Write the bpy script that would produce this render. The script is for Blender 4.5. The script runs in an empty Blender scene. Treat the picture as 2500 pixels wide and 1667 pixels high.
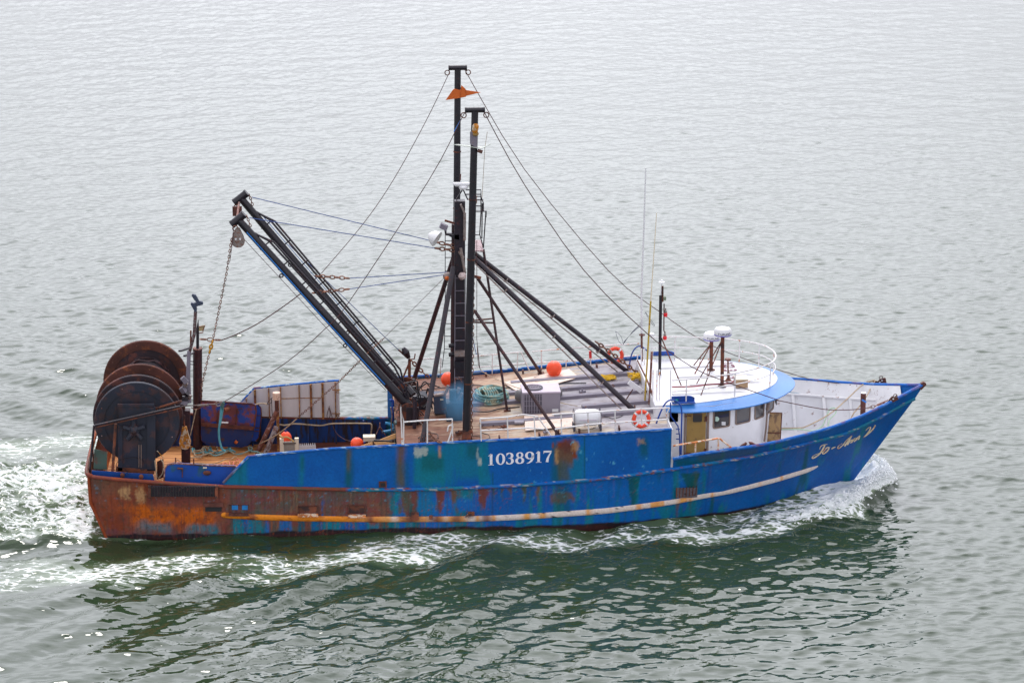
import bpy, math, random
import numpy as np
from mathutils import Vector, Matrix, noise as mnoise

S = bpy.context.scene
COL = S.collection
rad = math.radians
random.seed(7)
RNG = np.random.default_rng(11)

# ------------------------------------------------------------------ camera
F_PX, CX, CY = 5910.0, 1250.0, 833.5
PSI, PIT = rad(4.3), rad(17.0)
CAM = np.array([8.11, -75.5, 28.4])
vR = np.array([math.cos(PSI), -math.sin(PSI), 0.0])
vF = np.array([math.sin(PSI) * math.cos(PIT), math.cos(PSI) * math.cos(PIT), -math.sin(PIT)])
vU = np.cross(vR, vF)
cam_data = bpy.data.cameras.new('camera')
cam = bpy.data.objects.new('camera', cam_data)
COL.objects.link(cam)
M = Matrix(((vR[0], vU[0], -vF[0], CAM[0]), (vR[1], vU[1], -vF[1], CAM[1]), (vR[2], vU[2], -vF[2], CAM[2]), (0, 0, 0, 1)))
cam.matrix_world = M
cam_data.sensor_width = 36.0
cam_data.lens = 36.0 * F_PX / 2500.0
cam_data.clip_start = 1.0
cam_data.clip_end = 6000.0
S.camera = cam

# ------------------------------------------------------------------ world and sun (bright overcast)
SUN_EL, SUN_AZ = rad(64), rad(-6)        # azimuth from +Y (beyond the boat) towards +X
w = bpy.data.worlds.new('World')
S.world = w
w.use_nodes = True
nt = w.node_tree
for n in list(nt.nodes):
    nt.nodes.remove(n)
out = nt.nodes.new('ShaderNodeOutputWorld')
bg = nt.nodes.new('ShaderNodeBackground')
sky = nt.nodes.new('ShaderNodeTexSky')
sky.sky_type = 'NISHITA'
sky.sun_disc = False
sky.sun_elevation = SUN_EL
sky.sun_rotation = SUN_AZ
hs = nt.nodes.new('ShaderNodeHueSaturation')
hs.inputs['Saturation'].default_value = 0.35
tc = nt.nodes.new('ShaderNodeTexCoord')
mp = nt.nodes.new('ShaderNodeMapping')
mp.inputs['Scale'].default_value = (1, 1, 2.2)
nz = nt.nodes.new('ShaderNodeTexNoise')
nz.inputs['Scale'].default_value = 2.6
nz.inputs['Detail'].default_value = 6
rp = nt.nodes.new('ShaderNodeValToRGB')
rp.color_ramp.elements[0].position = 0.3
rp.color_ramp.elements[0].color = (9.6, 9.5, 10.6, 1)
rp.color_ramp.elements[1].position = 0.72
rp.color_ramp.elements[1].color = (12.6, 12.7, 13.6, 1)
mx = nt.nodes.new('ShaderNodeMix')
mx.data_type = 'RGBA'
mx.inputs[0].default_value = 0.85
L = nt.links.new
L(tc.outputs['Generated'], mp.inputs['Vector'])
L(mp.outputs[0], nz.inputs['Vector'])
L(nz.outputs[0], rp.inputs[0])
L(sky.outputs[0], hs.inputs['Color'])
L(hs.outputs[0], mx.inputs[6])
L(rp.outputs[0], mx.inputs[7])
# thin cloud beyond the boat, where the sun stands behind it, is far brighter than the cloud at the viewer's back
dt = nt.nodes.new('ShaderNodeVectorMath')
dt.operation = 'DOT_PRODUCT'
gl = Vector((.05, .75, .66)).normalized()
dt.inputs[1].default_value = gl
mr0 = nt.nodes.new('ShaderNodeMapRange')
mr0.interpolation_type = 'SMOOTHSTEP'
mr0.inputs[1].default_value = .78
mr0.inputs[2].default_value = 1.0
mr0.inputs[3].default_value = .95
mr0.inputs[4].default_value = 3.05
sc0 = nt.nodes.new('ShaderNodeVectorMath')
sc0.operation = 'SCALE'
L(tc.outputs['Generated'], dt.inputs[0])
L(dt.outputs['Value'], mr0.inputs[0])
L(mx.outputs[2], sc0.inputs[0])
L(mr0.outputs[0], sc0.inputs['Scale'])
L(sc0.outputs[0], bg.inputs['Color'])
bg.inputs['Strength'].default_value = 0.12
L(bg.outputs[0], out.inputs['Surface'])

sd = bpy.data.lights.new('sun', 'SUN')
sd.energy = 0.9
sd.angle = rad(10)
sd.color = (1.0, 0.96, 0.9)
so = bpy.data.objects.new('sun', sd)
COL.objects.link(so)
sdir = Vector((math.sin(SUN_AZ) * math.cos(SUN_EL), math.cos(SUN_AZ) * math.cos(SUN_EL), math.sin(SUN_EL)))
so.rotation_euler = sdir.to_track_quat('Z', 'Y').to_euler()
so.location = (0, 40, 60)

S.view_settings.view_transform = 'Standard'
S.view_settings.look = 'None'
S.view_settings.exposure = 0.1
S.view_settings.gamma = 1.0

# ------------------------------------------------------------------ measuring helpers
# points measured on the photograph are turned into points of the boat by naming the plane they lie in
CR = dict(A=(180, 800, .3444), B=(600, 860, .3061), D=(960, 820, .2296), E=(1400, 660, .3189), G=(1850, 860, .2551),
          H=(960, 140, .2678), I=(960, 480, .2678), J=(520, 440, .3699), K=(440, 700, .1148), L=(940, 800, .1913),
          M=(1530, 780, .1786), N=(440, 840, .2041), O=(620, 900, .1467), Q=(820, 900, .1339), R=(1700, 860, .07653),
          T=(550, 450, .1212), V=(1980, 900, .1531), W=(1640, 960, .1361), S=(0, 0, 1.0))


def P(c, X, Y, **k):
    x0, y0, s = CR[c]
    (a, v), = k.items()
    u_, v_ = x0 + X * s, y0 + Y * s
    d = (u_ - CX) / F_PX * vR - (v_ - CY) / F_PX * vU + vF
    i = 'xyz'.index(a)
    t = (v - CAM[i]) / d[i]
    return Vector((CAM + t * d).tolist())


def srgb(r, g, b, k=1.0):
    o = []
    for c in (r, g, b):
        c = c / 255.0
        c = c / 12.92 if c <= 0.04045 else ((c + 0.055) / 1.055) ** 2.4
        o.append(c * k)
    return tuple(o)


# ------------------------------------------------------------------ numpy noise
def _hash(ix, iy, seed):
    h = (ix.astype(np.int64) * 374761393 + iy.astype(np.int64) * 668265263 + seed * 1442695041) & 0x7fffffff
    h = ((h ^ (h >> 13)) * 1274126177) & 0x7fffffff
    h = h ^ (h >> 16)
    return (h & 0xffff) / 65535.0


def vnoise(x, y, seed=0):
    ix, iy = np.floor(x), np.floor(y)
    fx, fy = x - ix, y - iy
    fx = fx * fx * (3 - 2 * fx)
    fy = fy * fy * (3 - 2 * fy)
    a, b = _hash(ix, iy, seed), _hash(ix + 1, iy, seed)
    c, d = _hash(ix, iy + 1, seed), _hash(ix + 1, iy + 1, seed)
    return (a * (1 - fx) + b * fx) * (1 - fy) + (c * (1 - fx) + d * fx) * fy


def fbm(x, y, seed=0, octaves=4):
    s, a, t = 0, 0.5, 0
    for o in range(octaves):
        s = s + a * vnoise(x * 2 ** o, y * 2 ** o, seed + o * 17)
        t += a
        a *= 0.55
    return s / t


def sstep(a, b, x):
    t = np.clip((x - a) / (b - a), 0, 1)
    return t * t * (3 - 2 * t)


# ------------------------------------------------------------------ materials
def new_mat(name):
    m = bpy.data.materials.new(name)
    m.use_nodes = True
    return m, m.node_tree, m.node_tree.nodes['Principled BSDF']


def mat(name, base, rough=0.5, metal=0.0, rust=0.0, rustcol=(0.16, 0.06, 0.03), scale=6.0, var=0.25, bump=0.15, spec=0.5,
        streak=False, cover=None):
    """painted / bare surface with tone variation, patches of rust and fine bump"""
    m, t, b = new_mat(name)
    N, Lk = t.nodes.new, t.links.new
    g = N('ShaderNodeNewGeometry')
    mpn = N('ShaderNodeMapping')
    if streak:
        mpn.inputs['Scale'].default_value = (2.2, 2.2, 0.35)
    Lk(g.outputs['Position'], mpn.inputs['Vector'])
    n1 = N('ShaderNodeTexNoise')
    n1.inputs['Scale'].default_value = scale
    n1.inputs['Detail'].default_value = 7
    n1.inputs['Roughness'].default_value = 0.65
    Lk(mpn.outputs[0], n1.inputs['Vector'])
    n2 = N('ShaderNodeTexNoise')
    n2.inputs['Scale'].default_value = scale * 0.35
    n2.inputs['Detail'].default_value = 4
    Lk(mpn.outputs[0], n2.inputs['Vector'])
    r1 = N('ShaderNodeValToRGB')
    r1.color_ramp.elements[0].position = 0.3
    r1.color_ramp.elements[1].position = 0.7
    r1.color_ramp.elements[0].color = tuple(c * (1 - var) for c in base) + (1,)
    r1.color_ramp.elements[1].color = tuple(min(1, c * (1 + var * .5)) for c in base) + (1,)
    Lk(n2.outputs[0], r1.inputs[0])
    src = r1.outputs[0]
    if rust > 0:
        r2 = N('ShaderNodeValToRGB')
        c = 0.72 - 0.42 * rust
        r2.color_ramp.elements[0].position = max(0, c - 0.03)
        r2.color_ramp.elements[1].position = min(1, c + 0.05)
        Lk(n1.outputs[0], r2.inputs[0])
        mixr = N('ShaderNodeMix')
        mixr.data_type = 'RGBA'
        Lk(r2.outputs[0], mixr.inputs[0])
        Lk(src, mixr.inputs[6])
        r3 = N('ShaderNodeValToRGB')
        r3.color_ramp.elements[0].color = tuple(c_ * .5 for c_ in rustcol) + (1,)
        r3.color_ramp.elements[1].color = tuple(min(1, c_ * 1.6) for c_ in rustcol) + (1,)
        r3.color_ramp.elements[0].position = .35
        r3.color_ramp.elements[1].position = .7
        Lk(n2.outputs[0], r3.inputs[0])
        Lk(r3.outputs[0], mixr.inputs[7])
        src = mixr.outputs[2]
    Lk(src, b.inputs['Base Color'])
    b.inputs['Roughness'].default_value = rough
    b.inputs['Metallic'].default_value = metal
    b.inputs['Specular IOR Level'].default_value = spec
    if bump:
        bp = N('ShaderNodeBump')
        bp.inputs['Strength'].default_value = bump
        bp.inputs['Distance'].default_value = 0.02
        Lk(n1.outputs[0], bp.inputs['Height'])
        Lk(bp.outputs[0], b.inputs['Normal'])
    return m


def mat_attr(name, rough=0.55, bump=0.22, attr='paint', scale=14.0):
    m, t, b = new_mat(name)
    N, Lk = t.nodes.new, t.links.new
    a = N('ShaderNodeAttribute')
    a.attribute_name = attr
    g = N('ShaderNodeNewGeometry')
    n1 = N('ShaderNodeTexNoise')
    n1.inputs['Scale'].default_value = scale
    n1.inputs['Detail'].default_value = 8
    n1.inputs['Roughness'].default_value = .7
    Lk(g.outputs['Position'], n1.inputs['Vector'])
    r = N('ShaderNodeMapRange')
    r.inputs[1].default_value = .3
    r.inputs[2].default_value = .7
    r.inputs[3].default_value = .78
    r.inputs[4].default_value = 1.16
    Lk(n1.outputs[0], r.inputs[0])
    mu = N('ShaderNodeVectorMath')
    mu.operation = 'SCALE'
    Lk(a.outputs['Color'], mu.inputs[0])
    Lk(r.outputs[0], mu.inputs['Scale'])
    Lk(mu.outputs[0], b.inputs['Base Color'])
    b.inputs['Roughness'].default_value = rough
    b.inputs['Specular IOR Level'].default_value = .25
    n2 = N('ShaderNodeTexNoise')
    n2.inputs['Scale'].default_value = 1.7
    n2.inputs['Detail'].default_value = 3
    Lk(g.outputs['Position'], n2.inputs['Vector'])
    ad = N('ShaderNodeMath')
    ad.operation = 'MULTIPLY_ADD'
    ad.inputs[1].default_value = 6.0
    Lk(n2.outputs[0], ad.inputs[0])
    Lk(n1.outputs[0], ad.inputs[2])
    bp = N('ShaderNodeBump')
    bp.inputs['Strength'].default_value = bump
    bp.inputs['Distance'].default_value = 0.015
    Lk(ad.outputs[0], bp.inputs['Height'])
    Lk(bp.outputs[0], b.inputs['Normal'])
    return m


# ------------------------------------------------------------------ mesh builder
ORIG = {}


def _frame(d):
    d = d.normalized()
    a = Vector((0, 0, 1)) if abs(d.z) < .9 else Vector((1, 0, 0))
    u = d.cross(a).normalized()
    return u, d.cross(u).normalized()


class MB:
    def __init__(s):
        s.v, s.f, s.m, s.cm = [], [], [], 0

    def add(s, vs, fs):
        o = len(s.v)
        s.v += [tuple(a) for a in vs]
        s.f += [tuple(i + o for i in f) for f in fs]
        s.m += [s.cm] * len(fs)
        return s

    def mat(s, i):
        s.cm = i
        return s

    def box(s, c, size, rz=0, mtx=None, taper=1.0):
        c = Vector(c)
        x, y, z = (q / 2 for q in size)
        vs = []
        for dz in (-1, 1):
            k = taper if dz > 0 else 1
            for dx, dy in ((-1, -1), (1, -1), (1, 1), (-1, 1)):
                q = Vector((dx * x * k, dy * y * k, dz * z))
                if mtx is not None:
                    q = mtx @ q
                elif rz:
                    q = Matrix.Rotation(rz, 3, 'Z') @ q
                vs.append(c + q)
        return s.add(vs, [(3, 2, 1, 0), (4, 5, 6, 7), (0, 1, 5, 4), (1, 2, 6, 5), (2, 3, 7, 6), (3, 0, 4, 7)])

    def beam(s, a, b, w_, h_):
        a, b = Vector(a), Vector(b)
        d = (b - a)
        u, v = _frame(d)
        mt = Matrix((u, v, d.normalized())).transposed()
        return s.box((a + b) / 2, (w_, h_, d.length), mtx=mt)

    def tube(s, pts, r, seg=8, caps=True, closed=False):
        pts = [Vector(p) for p in pts]
        n = len(pts)
        rs = r if isinstance(r, (list, tuple)) else [r] * n
        vs, fs = [], []
        d0 = (pts[1] - pts[0])
        u, v = _frame(d0)
        pd = d0.normalized()
        for i, p in enumerate(pts):
            if closed:
                d = (pts[(i + 1) % n] - pts[i - 1])
            else:
                d = (pts[min(i + 1, n - 1)] - pts[max(i - 1, 0)])
            d = d.normalized() if d.length > 1e-9 else pd
            q = pd.rotation_difference(d)
            u = (q @ u)
            u = (u - d * u.dot(d)).normalized()
            v = d.cross(u)
            pd = d
            for k in range(seg):
                a = 2 * math.pi * k / seg
                vs.append(p + (u * math.cos(a) + v * math.sin(a)) * rs[i])
        for i in range(n if closed else n - 1):
            j = (i + 1) % n
            for k in range(seg):
                k2 = (k + 1) % seg
                fs.append((i * seg + k, i * seg + k2, j * seg + k2, j * seg + k))
        if caps and not closed:
            fs.append(tuple(reversed(range(seg))))
            fs.append(tuple((n - 1) * seg + k for k in range(seg)))
        return s.add(vs, fs)

    def cyl(s, a, b, r, r2=None, seg=14):
        return s.tube([a, b], [r, r if r2 is None else r2], seg)

    def lathe(s, c, prof, axis=(0, 0, 1), seg=24):
        """prof: list of (r, h) along axis"""
        c, ax = Vector(c), Vector(axis).normalized()
        u, v = _frame(ax)
        vs, fs = [], []
        for r, h in prof:
            for k in range(seg):
                a = 2 * math.pi * k / seg
                vs.append(c + ax * h + (u * math.cos(a) + v * math.sin(a)) * max(r, 1e-4))
        for i in range(len(prof) - 1):
            for k in range(seg):
                k2 = (k + 1) % seg
                fs.append((i * seg + k, i * seg + k2, (i + 1) * seg + k2, (i + 1) * seg + k))
        fs.append(tuple(reversed(range(seg))))
        fs.append(tuple((len(prof) - 1) * seg + k for k in range(seg)))
        return s.add(vs, fs)

    def prism(s, poly, off):
        """planar polygon (3D points) extruded by vector off"""
        poly = [Vector(p) for p in poly]
        off = Vector(off)
        n = len(poly)
        vs = poly + [p + off for p in poly]
        fs = [tuple(reversed(range(n))), tuple(range(n, 2 * n))]
        for i in range(n):
            j = (i + 1) % n
            fs.append((i, j, n + j, n + i))
        return s.add(vs, fs)

    def grid(s, rows):
        """rows of equal length of points -> quads"""
        n = len(rows[0])
        vs = [p for r in rows for p in r]
        fs = []
        for i in range(len(rows) - 1):
            for j in range(n - 1):
                fs.append((i * n + j, i * n + j + 1, (i + 1) * n + j + 1, (i + 1) * n + j))
        return s.add(vs, fs)

    def sphere(s, c, r, seg=20, rings=12, sc=(1, 1, 1)):
        c = Vector(c)
        prof = [(math.sin(math.pi * i / rings), -math.cos(math.pi * i / rings)) for i in range(rings + 1)]
        o = len(s.v)
        s.lathe((0, 0, 0), prof, seg=seg)
        for i in range(o, len(s.v)):
            q = s.v[i]
            s.v[i] = (c.x + q[0] * r * sc[0], c.y + q[1] * r * sc[1], c.z + q[2] * r * sc[2])
        return s

    def torus(s, c, R, r, axis=(0, 0, 1), seg=28, ts=8, sx=1.0, side=None):
        c, ax = Vector(c), Vector(axis).normalized()
        if side is None:
            u, v = _frame(ax)
        else:
            u = Vector(side).normalized()
            v = ax.cross(u).normalized()
        pts = [c + u * math.cos(2 * math.pi * k / seg) * R * sx + v * math.sin(2 * math.pi * k / seg) * R for k in range(seg)]
        return s.tube(pts, r, ts, closed=True)

    def chain(s, pts, link=0.13, r=0.014, wid=0.55):
        pts = [Vector(p) for p in pts]
        segs = [(pts[i + 1] - pts[i]).length for i in range(len(pts) - 1)]
        tot = sum(segs)
        n = max(2, int(tot / (link * .78)))
        for k in range(n):
            d = (k + .5) / n * tot
            i = 0
            while i < len(segs) - 1 and d > segs[i]:
                d -= segs[i]
                i += 1
            dr = (pts[i + 1] - pts[i]).normalized()
            c = pts[i] + dr * d
            u, v = _frame(dr)
            if k % 2:
                u, v = v, u
            ring = []
            for a in range(8):
                t_ = 2 * math.pi * a / 8
                ring.append(c + dr * math.cos(t_) * link / 2 + u * math.sin(t_) * link * wid / 2)
            s.tube(ring, r, 4, closed=True)
        return s

    def build(s, name, mats, parent=None, smooth=True, angle=35, label=None):
        o3 = ORIG.get(parent.name, Vector()) if parent else Vector()
        me = bpy.data.meshes.new(name)
        me.from_pydata([(a[0] - o3.x, a[1] - o3.y, a[2] - o3.z) for a in s.v], [], s.f)
        if not isinstance(mats, (list, tuple)):
            mats = [mats]
        for m_ in mats:
            me.materials.append(m_)
        if len(mats) > 1:
            me.polygons.foreach_set('material_index', s.m)
        ob = bpy.data.objects.new(name, me)
        COL.objects.link(ob)
        if smooth:
            me.polygons.foreach_set('use_smooth', [True] * len(me.polygons))
            me.set_sharp_from_angle(angle=rad(angle))
        me.update()
        if parent:
            ob.parent = parent
        ORIG[ob.name] = o3.copy()
        if label:
            ob['label'] = label
        return ob


def origin_to(ob, c):
    """move a top-level mesh's origin to c without moving the shape"""
    c = Vector(c)
    ob.data.transform(Matrix.Translation(-c))
    ob.location = c
    ORIG[ob.name] = c.copy()
    return ob


def tag(o, label=None, cat=None, group=None, kind=None):
    if label: o['label'] = label
    if cat: o['category'] = cat
    if group: o['group'] = group
    if kind: o['kind'] = kind
    return o


def empty(name, loc, label, cat, group=None):
    o = bpy.data.objects.new(name, None)
    COL.objects.link(o)
    o.location = loc
    o.empty_display_size = .3
    ORIG[o.name] = Vector(loc)
    tag(o, label, cat, group)
    return o


def sag(a, b, drop, n=14):
    a, b = Vector(a), Vector(b)
    return [a.lerp(b, i / n) - Vector((0, 0, drop * 4 * (i / n) * (1 - i / n))) for i in range(n + 1)]


def smooth_path(pts, n=6):
    pts = [Vector(p) for p in pts]
    o = []
    for i in range(len(pts) - 1):
        p0, p1, p2, p3 = pts[max(i - 1, 0)], pts[i], pts[i + 1], pts[min(i + 2, len(pts) - 1)]
        for k in range(n):
            t = k / n
            o.append(0.5 * ((2 * p1) + (p2 - p0) * t + (2 * p0 - 5 * p1 + 4 * p2 - p3) * t * t + (3 * p1 - p0 - 3 * p2 + p3) * t ** 3))
    o.append(pts[-1])
    return o

# ================================================================== hull lines
BG = ([-1, 0, 1, 4, 8, 12, 16, 18, 20, 21, 22, 23, 24, 25, 26, 27, 27.5], [3.2, 3.25, 3.35, 3.42, 3.46, 3.5, 3.7, 3.82, 3.9, 3.76, 3.45, 3.0, 2.5, 1.85, 1.1, .35, .0])
bg_ = lambda x: np.interp(x, *BG)
BK = ([-1, 0, 1, 4, 8, 12, 16, 18, 20, 21, 22, 23, 24, 25, 26, 27, 27.28], [3.2, 3.25, 3.35, 3.42, 3.46, 3.5, 3.7, 3.78, 3.78, 3.58, 3.22, 2.75, 2.2, 1.55, .85, .15, 0])
bk_ = lambda x: np.interp(x, *BK)
BW = ([0, .6, 4, 8, 12, 14, 16, 18, 19.7, 21.4, 22.6, 24, 24.9, 25.25], [3.2, 3.25, 3.48, 3.52, 3.55, 3.62, 3.62, 3.42, 3.02, 2.3, 1.62, .72, .15, 0])
bw_ = lambda x: np.interp(x, *BW)


def side_point(u, v, bf):
    y = 3.5
    for _ in range(12):
        q = P('S', u, v, y=-y)
        y = .5 * y + .5 * float(bf(q.x))
    return q


_k = [(222, 1163), (368, 1176), (540, 1187), (734, 1192), (900, 1195), (1076, 1193), (1260, 1185), (1436, 1172), (1543, 1159), (1640, 1145),
      (1753, 1127), (1849, 1110), (1960, 1084), (2069, 1056), (2148, 1018)]
_kp = [side_point(u, v, bk_) for u, v in _k]
KX = [q.x for q in _kp] + [27.28]
KZ = [q.z for q in _kp] + [2.96]
KX[0] = min(KX[0], .3)
zk_ = lambda x: np.interp(x, KX, KZ)
_g = [(1644, 1120.5), (1695.6, 1110), (1753, 1102), (1791, 1095.6), (1856, 1087), (1925, 1072), (1982.6, 1057.4), (2023, 1046), (2105, 1015.6), (2164, 987.5)]
_gp = [side_point(u, v, bg_) for u, v in _g]
GX = [q.x for q in _gp] + [27.55]
GZ = [q.z for q in _gp] + [3.42]
for i in range(1, len(GZ)):
    GZ[i] = max(GZ[i], GZ[i - 1] + .01)
zg_ = lambda x: np.interp(x, GX, GZ)
_u = [(545, 1179), (607, 1114), (806, 1096), (987, 1087), (1260, 1073), (1454, 1060), (1640, 1048)]
_up = [side_point(u, v, bg_) for u, v in _u]
UX = [q.x for q in _up]
UZ = [q.z for q in _up]
UX_END = UX[-1]
zu_ = lambda x: np.interp(x, UX, UZ)
print('knuckle', [(round(a, 2), round(b, 2)) for a, b in zip(KX, KZ)])
print('gunwale', [(round(a, 2), round(b, 2)) for a, b in zip(GX, GZ)])
print('upper', [(round(a, 2), round(b, 2)) for a, b in zip(UX, UZ)])

# ================================================================== water
def wave_tile(n, size, wind, lam_min, lam_max, peak, seed, spread=2.0, slope=.13):
    r = np.random.default_rng(seed)
    k = np.fft.fftfreq(n, size / n) * 2 * np.pi
    kx, ky = np.meshgrid(k, k, indexing='xy')
    kk = np.hypot(kx, ky)
    kk[0, 0] = 1e9
    lam = 2 * np.pi / kk
    amp = kk ** -1.9 * np.exp(-0.8 * (peak / (2 * np.pi / kk)) ** -2.0 * 0 - 0.6 * (lam / peak) ** 2)
    amp[(lam < lam_min) | (lam > lam_max)] = 0
    c = np.abs((kx * math.cos(wind) + ky * math.sin(wind)) / kk)
    amp = amp * (c ** spread + .05)
    ph = r.normal(size=(n, n)) + 1j * r.normal(size=(n, n))
    spec = amp * ph
    h = np.real(np.fft.ifft2(spec))
    dx = size / n
    gx = np.gradient(h, dx, axis=1)
    gy = np.gradient(h, dx, axis=0)
    s = math.sqrt((gx ** 2 + gy ** 2).mean())
    q = slope / s
    ex = np.real(np.fft.ifft2(-1j * kx / kk * spec)) * q
    ey = np.real(np.fft.ifft2(-1j * ky / kk * spec)) * q
    return h * q, ex, ey


def sample(tile, size, x, y):
    n = tile.shape[0]
    fx, fy = (x / size * n) % n, (y / size * n) % n
    ix, iy = fx.astype(int), fy.astype(int)
    tx, ty = fx - ix, fy - iy
    ix2, iy2 = (ix + 1) % n, (iy + 1) % n
    return (tile[iy, ix] * (1 - tx) + tile[iy, ix2] * tx) * (1 - ty) + (tile[iy2, ix] * (1 - tx) + tile[iy2, ix2] * tx) * ty


WIND = rad(90 + 17)
T_small = wave_tile(640, 47.0, WIND, .3, 1.7, .75, 3, spread=.9, slope=.145)
T_big = wave_tile(512, 83.0, WIND - .15, 1.2, 6.0, 3.0, 5, spread=1.6, slope=.038)


def axis(lo, m0, f0, f1, m1, hi, fine, grow):
    a = list(np.arange(f0, f1, fine))
    st, q, L0 = fine, f0, []
    while q > lo:
        st *= grow if q > m0 else 1.09
        q -= st
        L0.append(q)
    st, q, R0 = fine, a[-1], []
    while q < hi:
        st *= grow if q < m1 else 1.09
        q += st
        R0.append(q)
    return np.array(L0[::-1] + a + R0)


gx = axis(-1500, -28, -9, 31, 68, 1500, .1, 1.0055)
gy = axis(-1200, -24, -18, 12, 118, 4000, .08, 1.0032)
X, Y = np.meshgrid(gx, gy)
cellx = np.gradient(gx)[None, :] + 0 * Y
celly = np.gradient(gy)[:, None] + 0 * X
cell = np.maximum(cellx, celly)
fs, fbg = sstep(1.1, .5, cell), sstep(1.9, .9, cell)
H = sample(T_small[0], 47.0, X, Y) * fs + sample(T_big[0], 83.0, X + 11, Y + 5) * fbg
EX = sample(T_small[1], 47.0, X, Y) * fs * 1.1 + sample(T_big[1], 83.0, X + 11, Y + 5) * fbg
EY = sample(T_small[2], 47.0, X, Y) * fs * 1.1 + sample(T_big[2], 83.0, X + 11, Y + 5) * fbg
gust = fbm(X / 22, Y / 40, 90, 3)
gm = .5 + .98 * gust
H *= gm
EX *= gm
EY *= gm
# --- ship waves: arms that leave the bow on both sides
ay = np.abs(Y)
xa = 26.3 - X
hull_b = np.where((X > .4) & (X < 25.2), bw_(np.clip(X, 0, 25.25)), 0)
out_d = ay - np.interp(X, [-6, .4, 20, 25.2], [2.5, 3.3, 3.0, 0])      # distance from the side
ratio = ay / np.maximum(xa, .5)
warp = fbm(X / 3.0, Y / 3.0, 41, 3) - .5
arm = np.exp(-((ratio - .36) / .17) ** 2) * (xa > 0) * sstep(0, 3, xa) * sstep(60, 25, xa)
arm2 = np.exp(-((ratio - .75) / .4) ** 2) * (xa > 0) * sstep(0, 2.5, xa) * sstep(40, 16, xa) * (out_d > -1)
th = rad(42)
phase = (xa * math.sin(th) - ay * math.cos(th) * 1.0)
H += arm * .10 * np.sin(2 * np.pi * (phase + warp * 1.2) / 2.3) * sstep(.6, .2, cell)
H += arm2 * .045 * np.sin(2 * np.pi * (phase * .9 + warp * 1.5 + .3 * ay) / 1.25) * sstep(.5, .2, cell)
# transverse swell along the side
near_side = np.exp(-np.maximum(out_d, 0) / 5.0) * (X < 26) * (X > -12)
H += near_side * .07 * np.sin(2 * np.pi * (X + .35 * ay + warp * 2) / 4.6)

# --- foam mask
foam = np.zeros_like(X)
n_lo = fbm(X / 1.3, Y / .6, 51, 4)
n_hi = fbm(X / .45, Y / .22, 52, 4)
# bow breaker thrown out to both sides of the stem
y_out = np.interp(X, [12, 16, 20.6, 22.7, 24.84, 26.1, 26.55, 26.8], [5.6, 5.2, 4.6, 3.95, 2.75, 1.25, .55, 0])
y_out = y_out + (fbm(X / .9, Y / .9, 55, 4) - .5) * .55
hgt_c = np.interp(X, [17, 20.6, 22.7, 24.2, 25.2, 26.0, 26.5, 26.8], [0, .12, .24, .40, .58, .72, .55, .1])
wid = np.interp(X, [17, 20, 24, 26, 26.8], [.7, .7, .85, .9, .7])
cen = np.maximum(y_out - wid * .62, 0)
dd_ = (ay - cen) / wid
crest = np.exp(-np.where(dd_ > 0, dd_ * 1.5, dd_ * .8) ** 2) * hgt_c
n_l3 = fbm(X / .28, Y / .28, 57, 3)
H += crest * (.78 + .5 * (n_lo - .5) + .5 * (n_hi - .5) + .35 * (n_l3 - .5))
dout = y_out - ay
bowf = sstep(-.02, .25, dout) * np.interp(X, [18.5, 21, 23, 24.5, 26.8, 26.9], [0, .46, .68, 1.05, 1.25, 0]) * np.interp(dout, [0, .9, 1.8, 3.5], [1, 1, .8, .66])
bowf = bowf * (out_d > -.6)
foam = np.maximum(foam, bowf)
# inner churn between crest and hull, running aft as a band that leaves the side slowly
band_c = np.interp(X, [-10, 0, 6, 12, 17, 21, 24.5], [6.7, 5.7, 5.3, 4.8, 4.4, 4.1, 3.3])
band_w = np.interp(X, [-10, 0, 10, 17, 21, 25], [1.7, 1.5, 1.15, .9, 1.1, 1.0])
dens = np.interp(X, [-12, -3, 3, 8, 12, 16, 19, 22, 24, 25], [.42, .54, .62, .62, .56, .56, .60, .56, .3, 0])
band = np.exp(-((ay - band_c + (fbm(X / 3.5, Y / 2, 58, 3) - .5) * 2.2) / band_w) ** 2) * dens * (.62 + .75 * fbm(X / 2.2, Y / 1.1, 59, 3))
foam = np.maximum(foam, band)
band2 = np.exp(-np.clip(out_d - .1, 0, 9) / .45) * np.interp(X, [0, 4, 12, 18, 24, 25], [.38, .36, .36, .42, .5, 0]) * (X < 25) * (X > .2)
foam = np.maximum(foam, band2)
mid = (ay < band_c) * (out_d > 0) * np.interp(X, [0, 12, 17, 22, 25, 25.5], [.22, .22, .38, .5, .6, 0]) * (X < 25.5) * (X > 0)
foam = np.maximum(foam, mid)
# stern wash
sx = .4 - X
wash_w = 3.7 + .11 * np.maximum(sx, 0)
wash = sstep(-.2, .5, sx) * sstep(1.12, .82, ay / wash_w + (n_lo - .5) * .35) * np.interp(sx, [0, 6, 16, 40], [.70, .66, .50, .12])
wash = wash * (.80 + .95 * (fbm(X / 1.5, Y / .9, 61, 4) - .42))
foam = np.maximum(foam, wash)
wl = sstep(-.2, .8, sx) * sstep(1.1, .8, ay / wash_w)
billow = np.abs(fbm(X / 1.5, Y / 1.6, 71, 4) - .5) * -2 + .55
H += wl * np.interp(sx, [0, 2, 8, 20], [.45, .75, .55, .12]) * (billow + .35 * (n_hi - .5))
H += np.where(foam > .3, (n_hi - .5) * .12 * np.clip(foam, 0, 1), 0)
H += np.exp(-np.clip(out_d, 0, 9) / .7) * np.interp(X, [0, 6, 12, 17, 21, 24, 26], [.05, .08, .15, .23, .20, .12, 0]) * (X > 0) * (X < 26)
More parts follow.
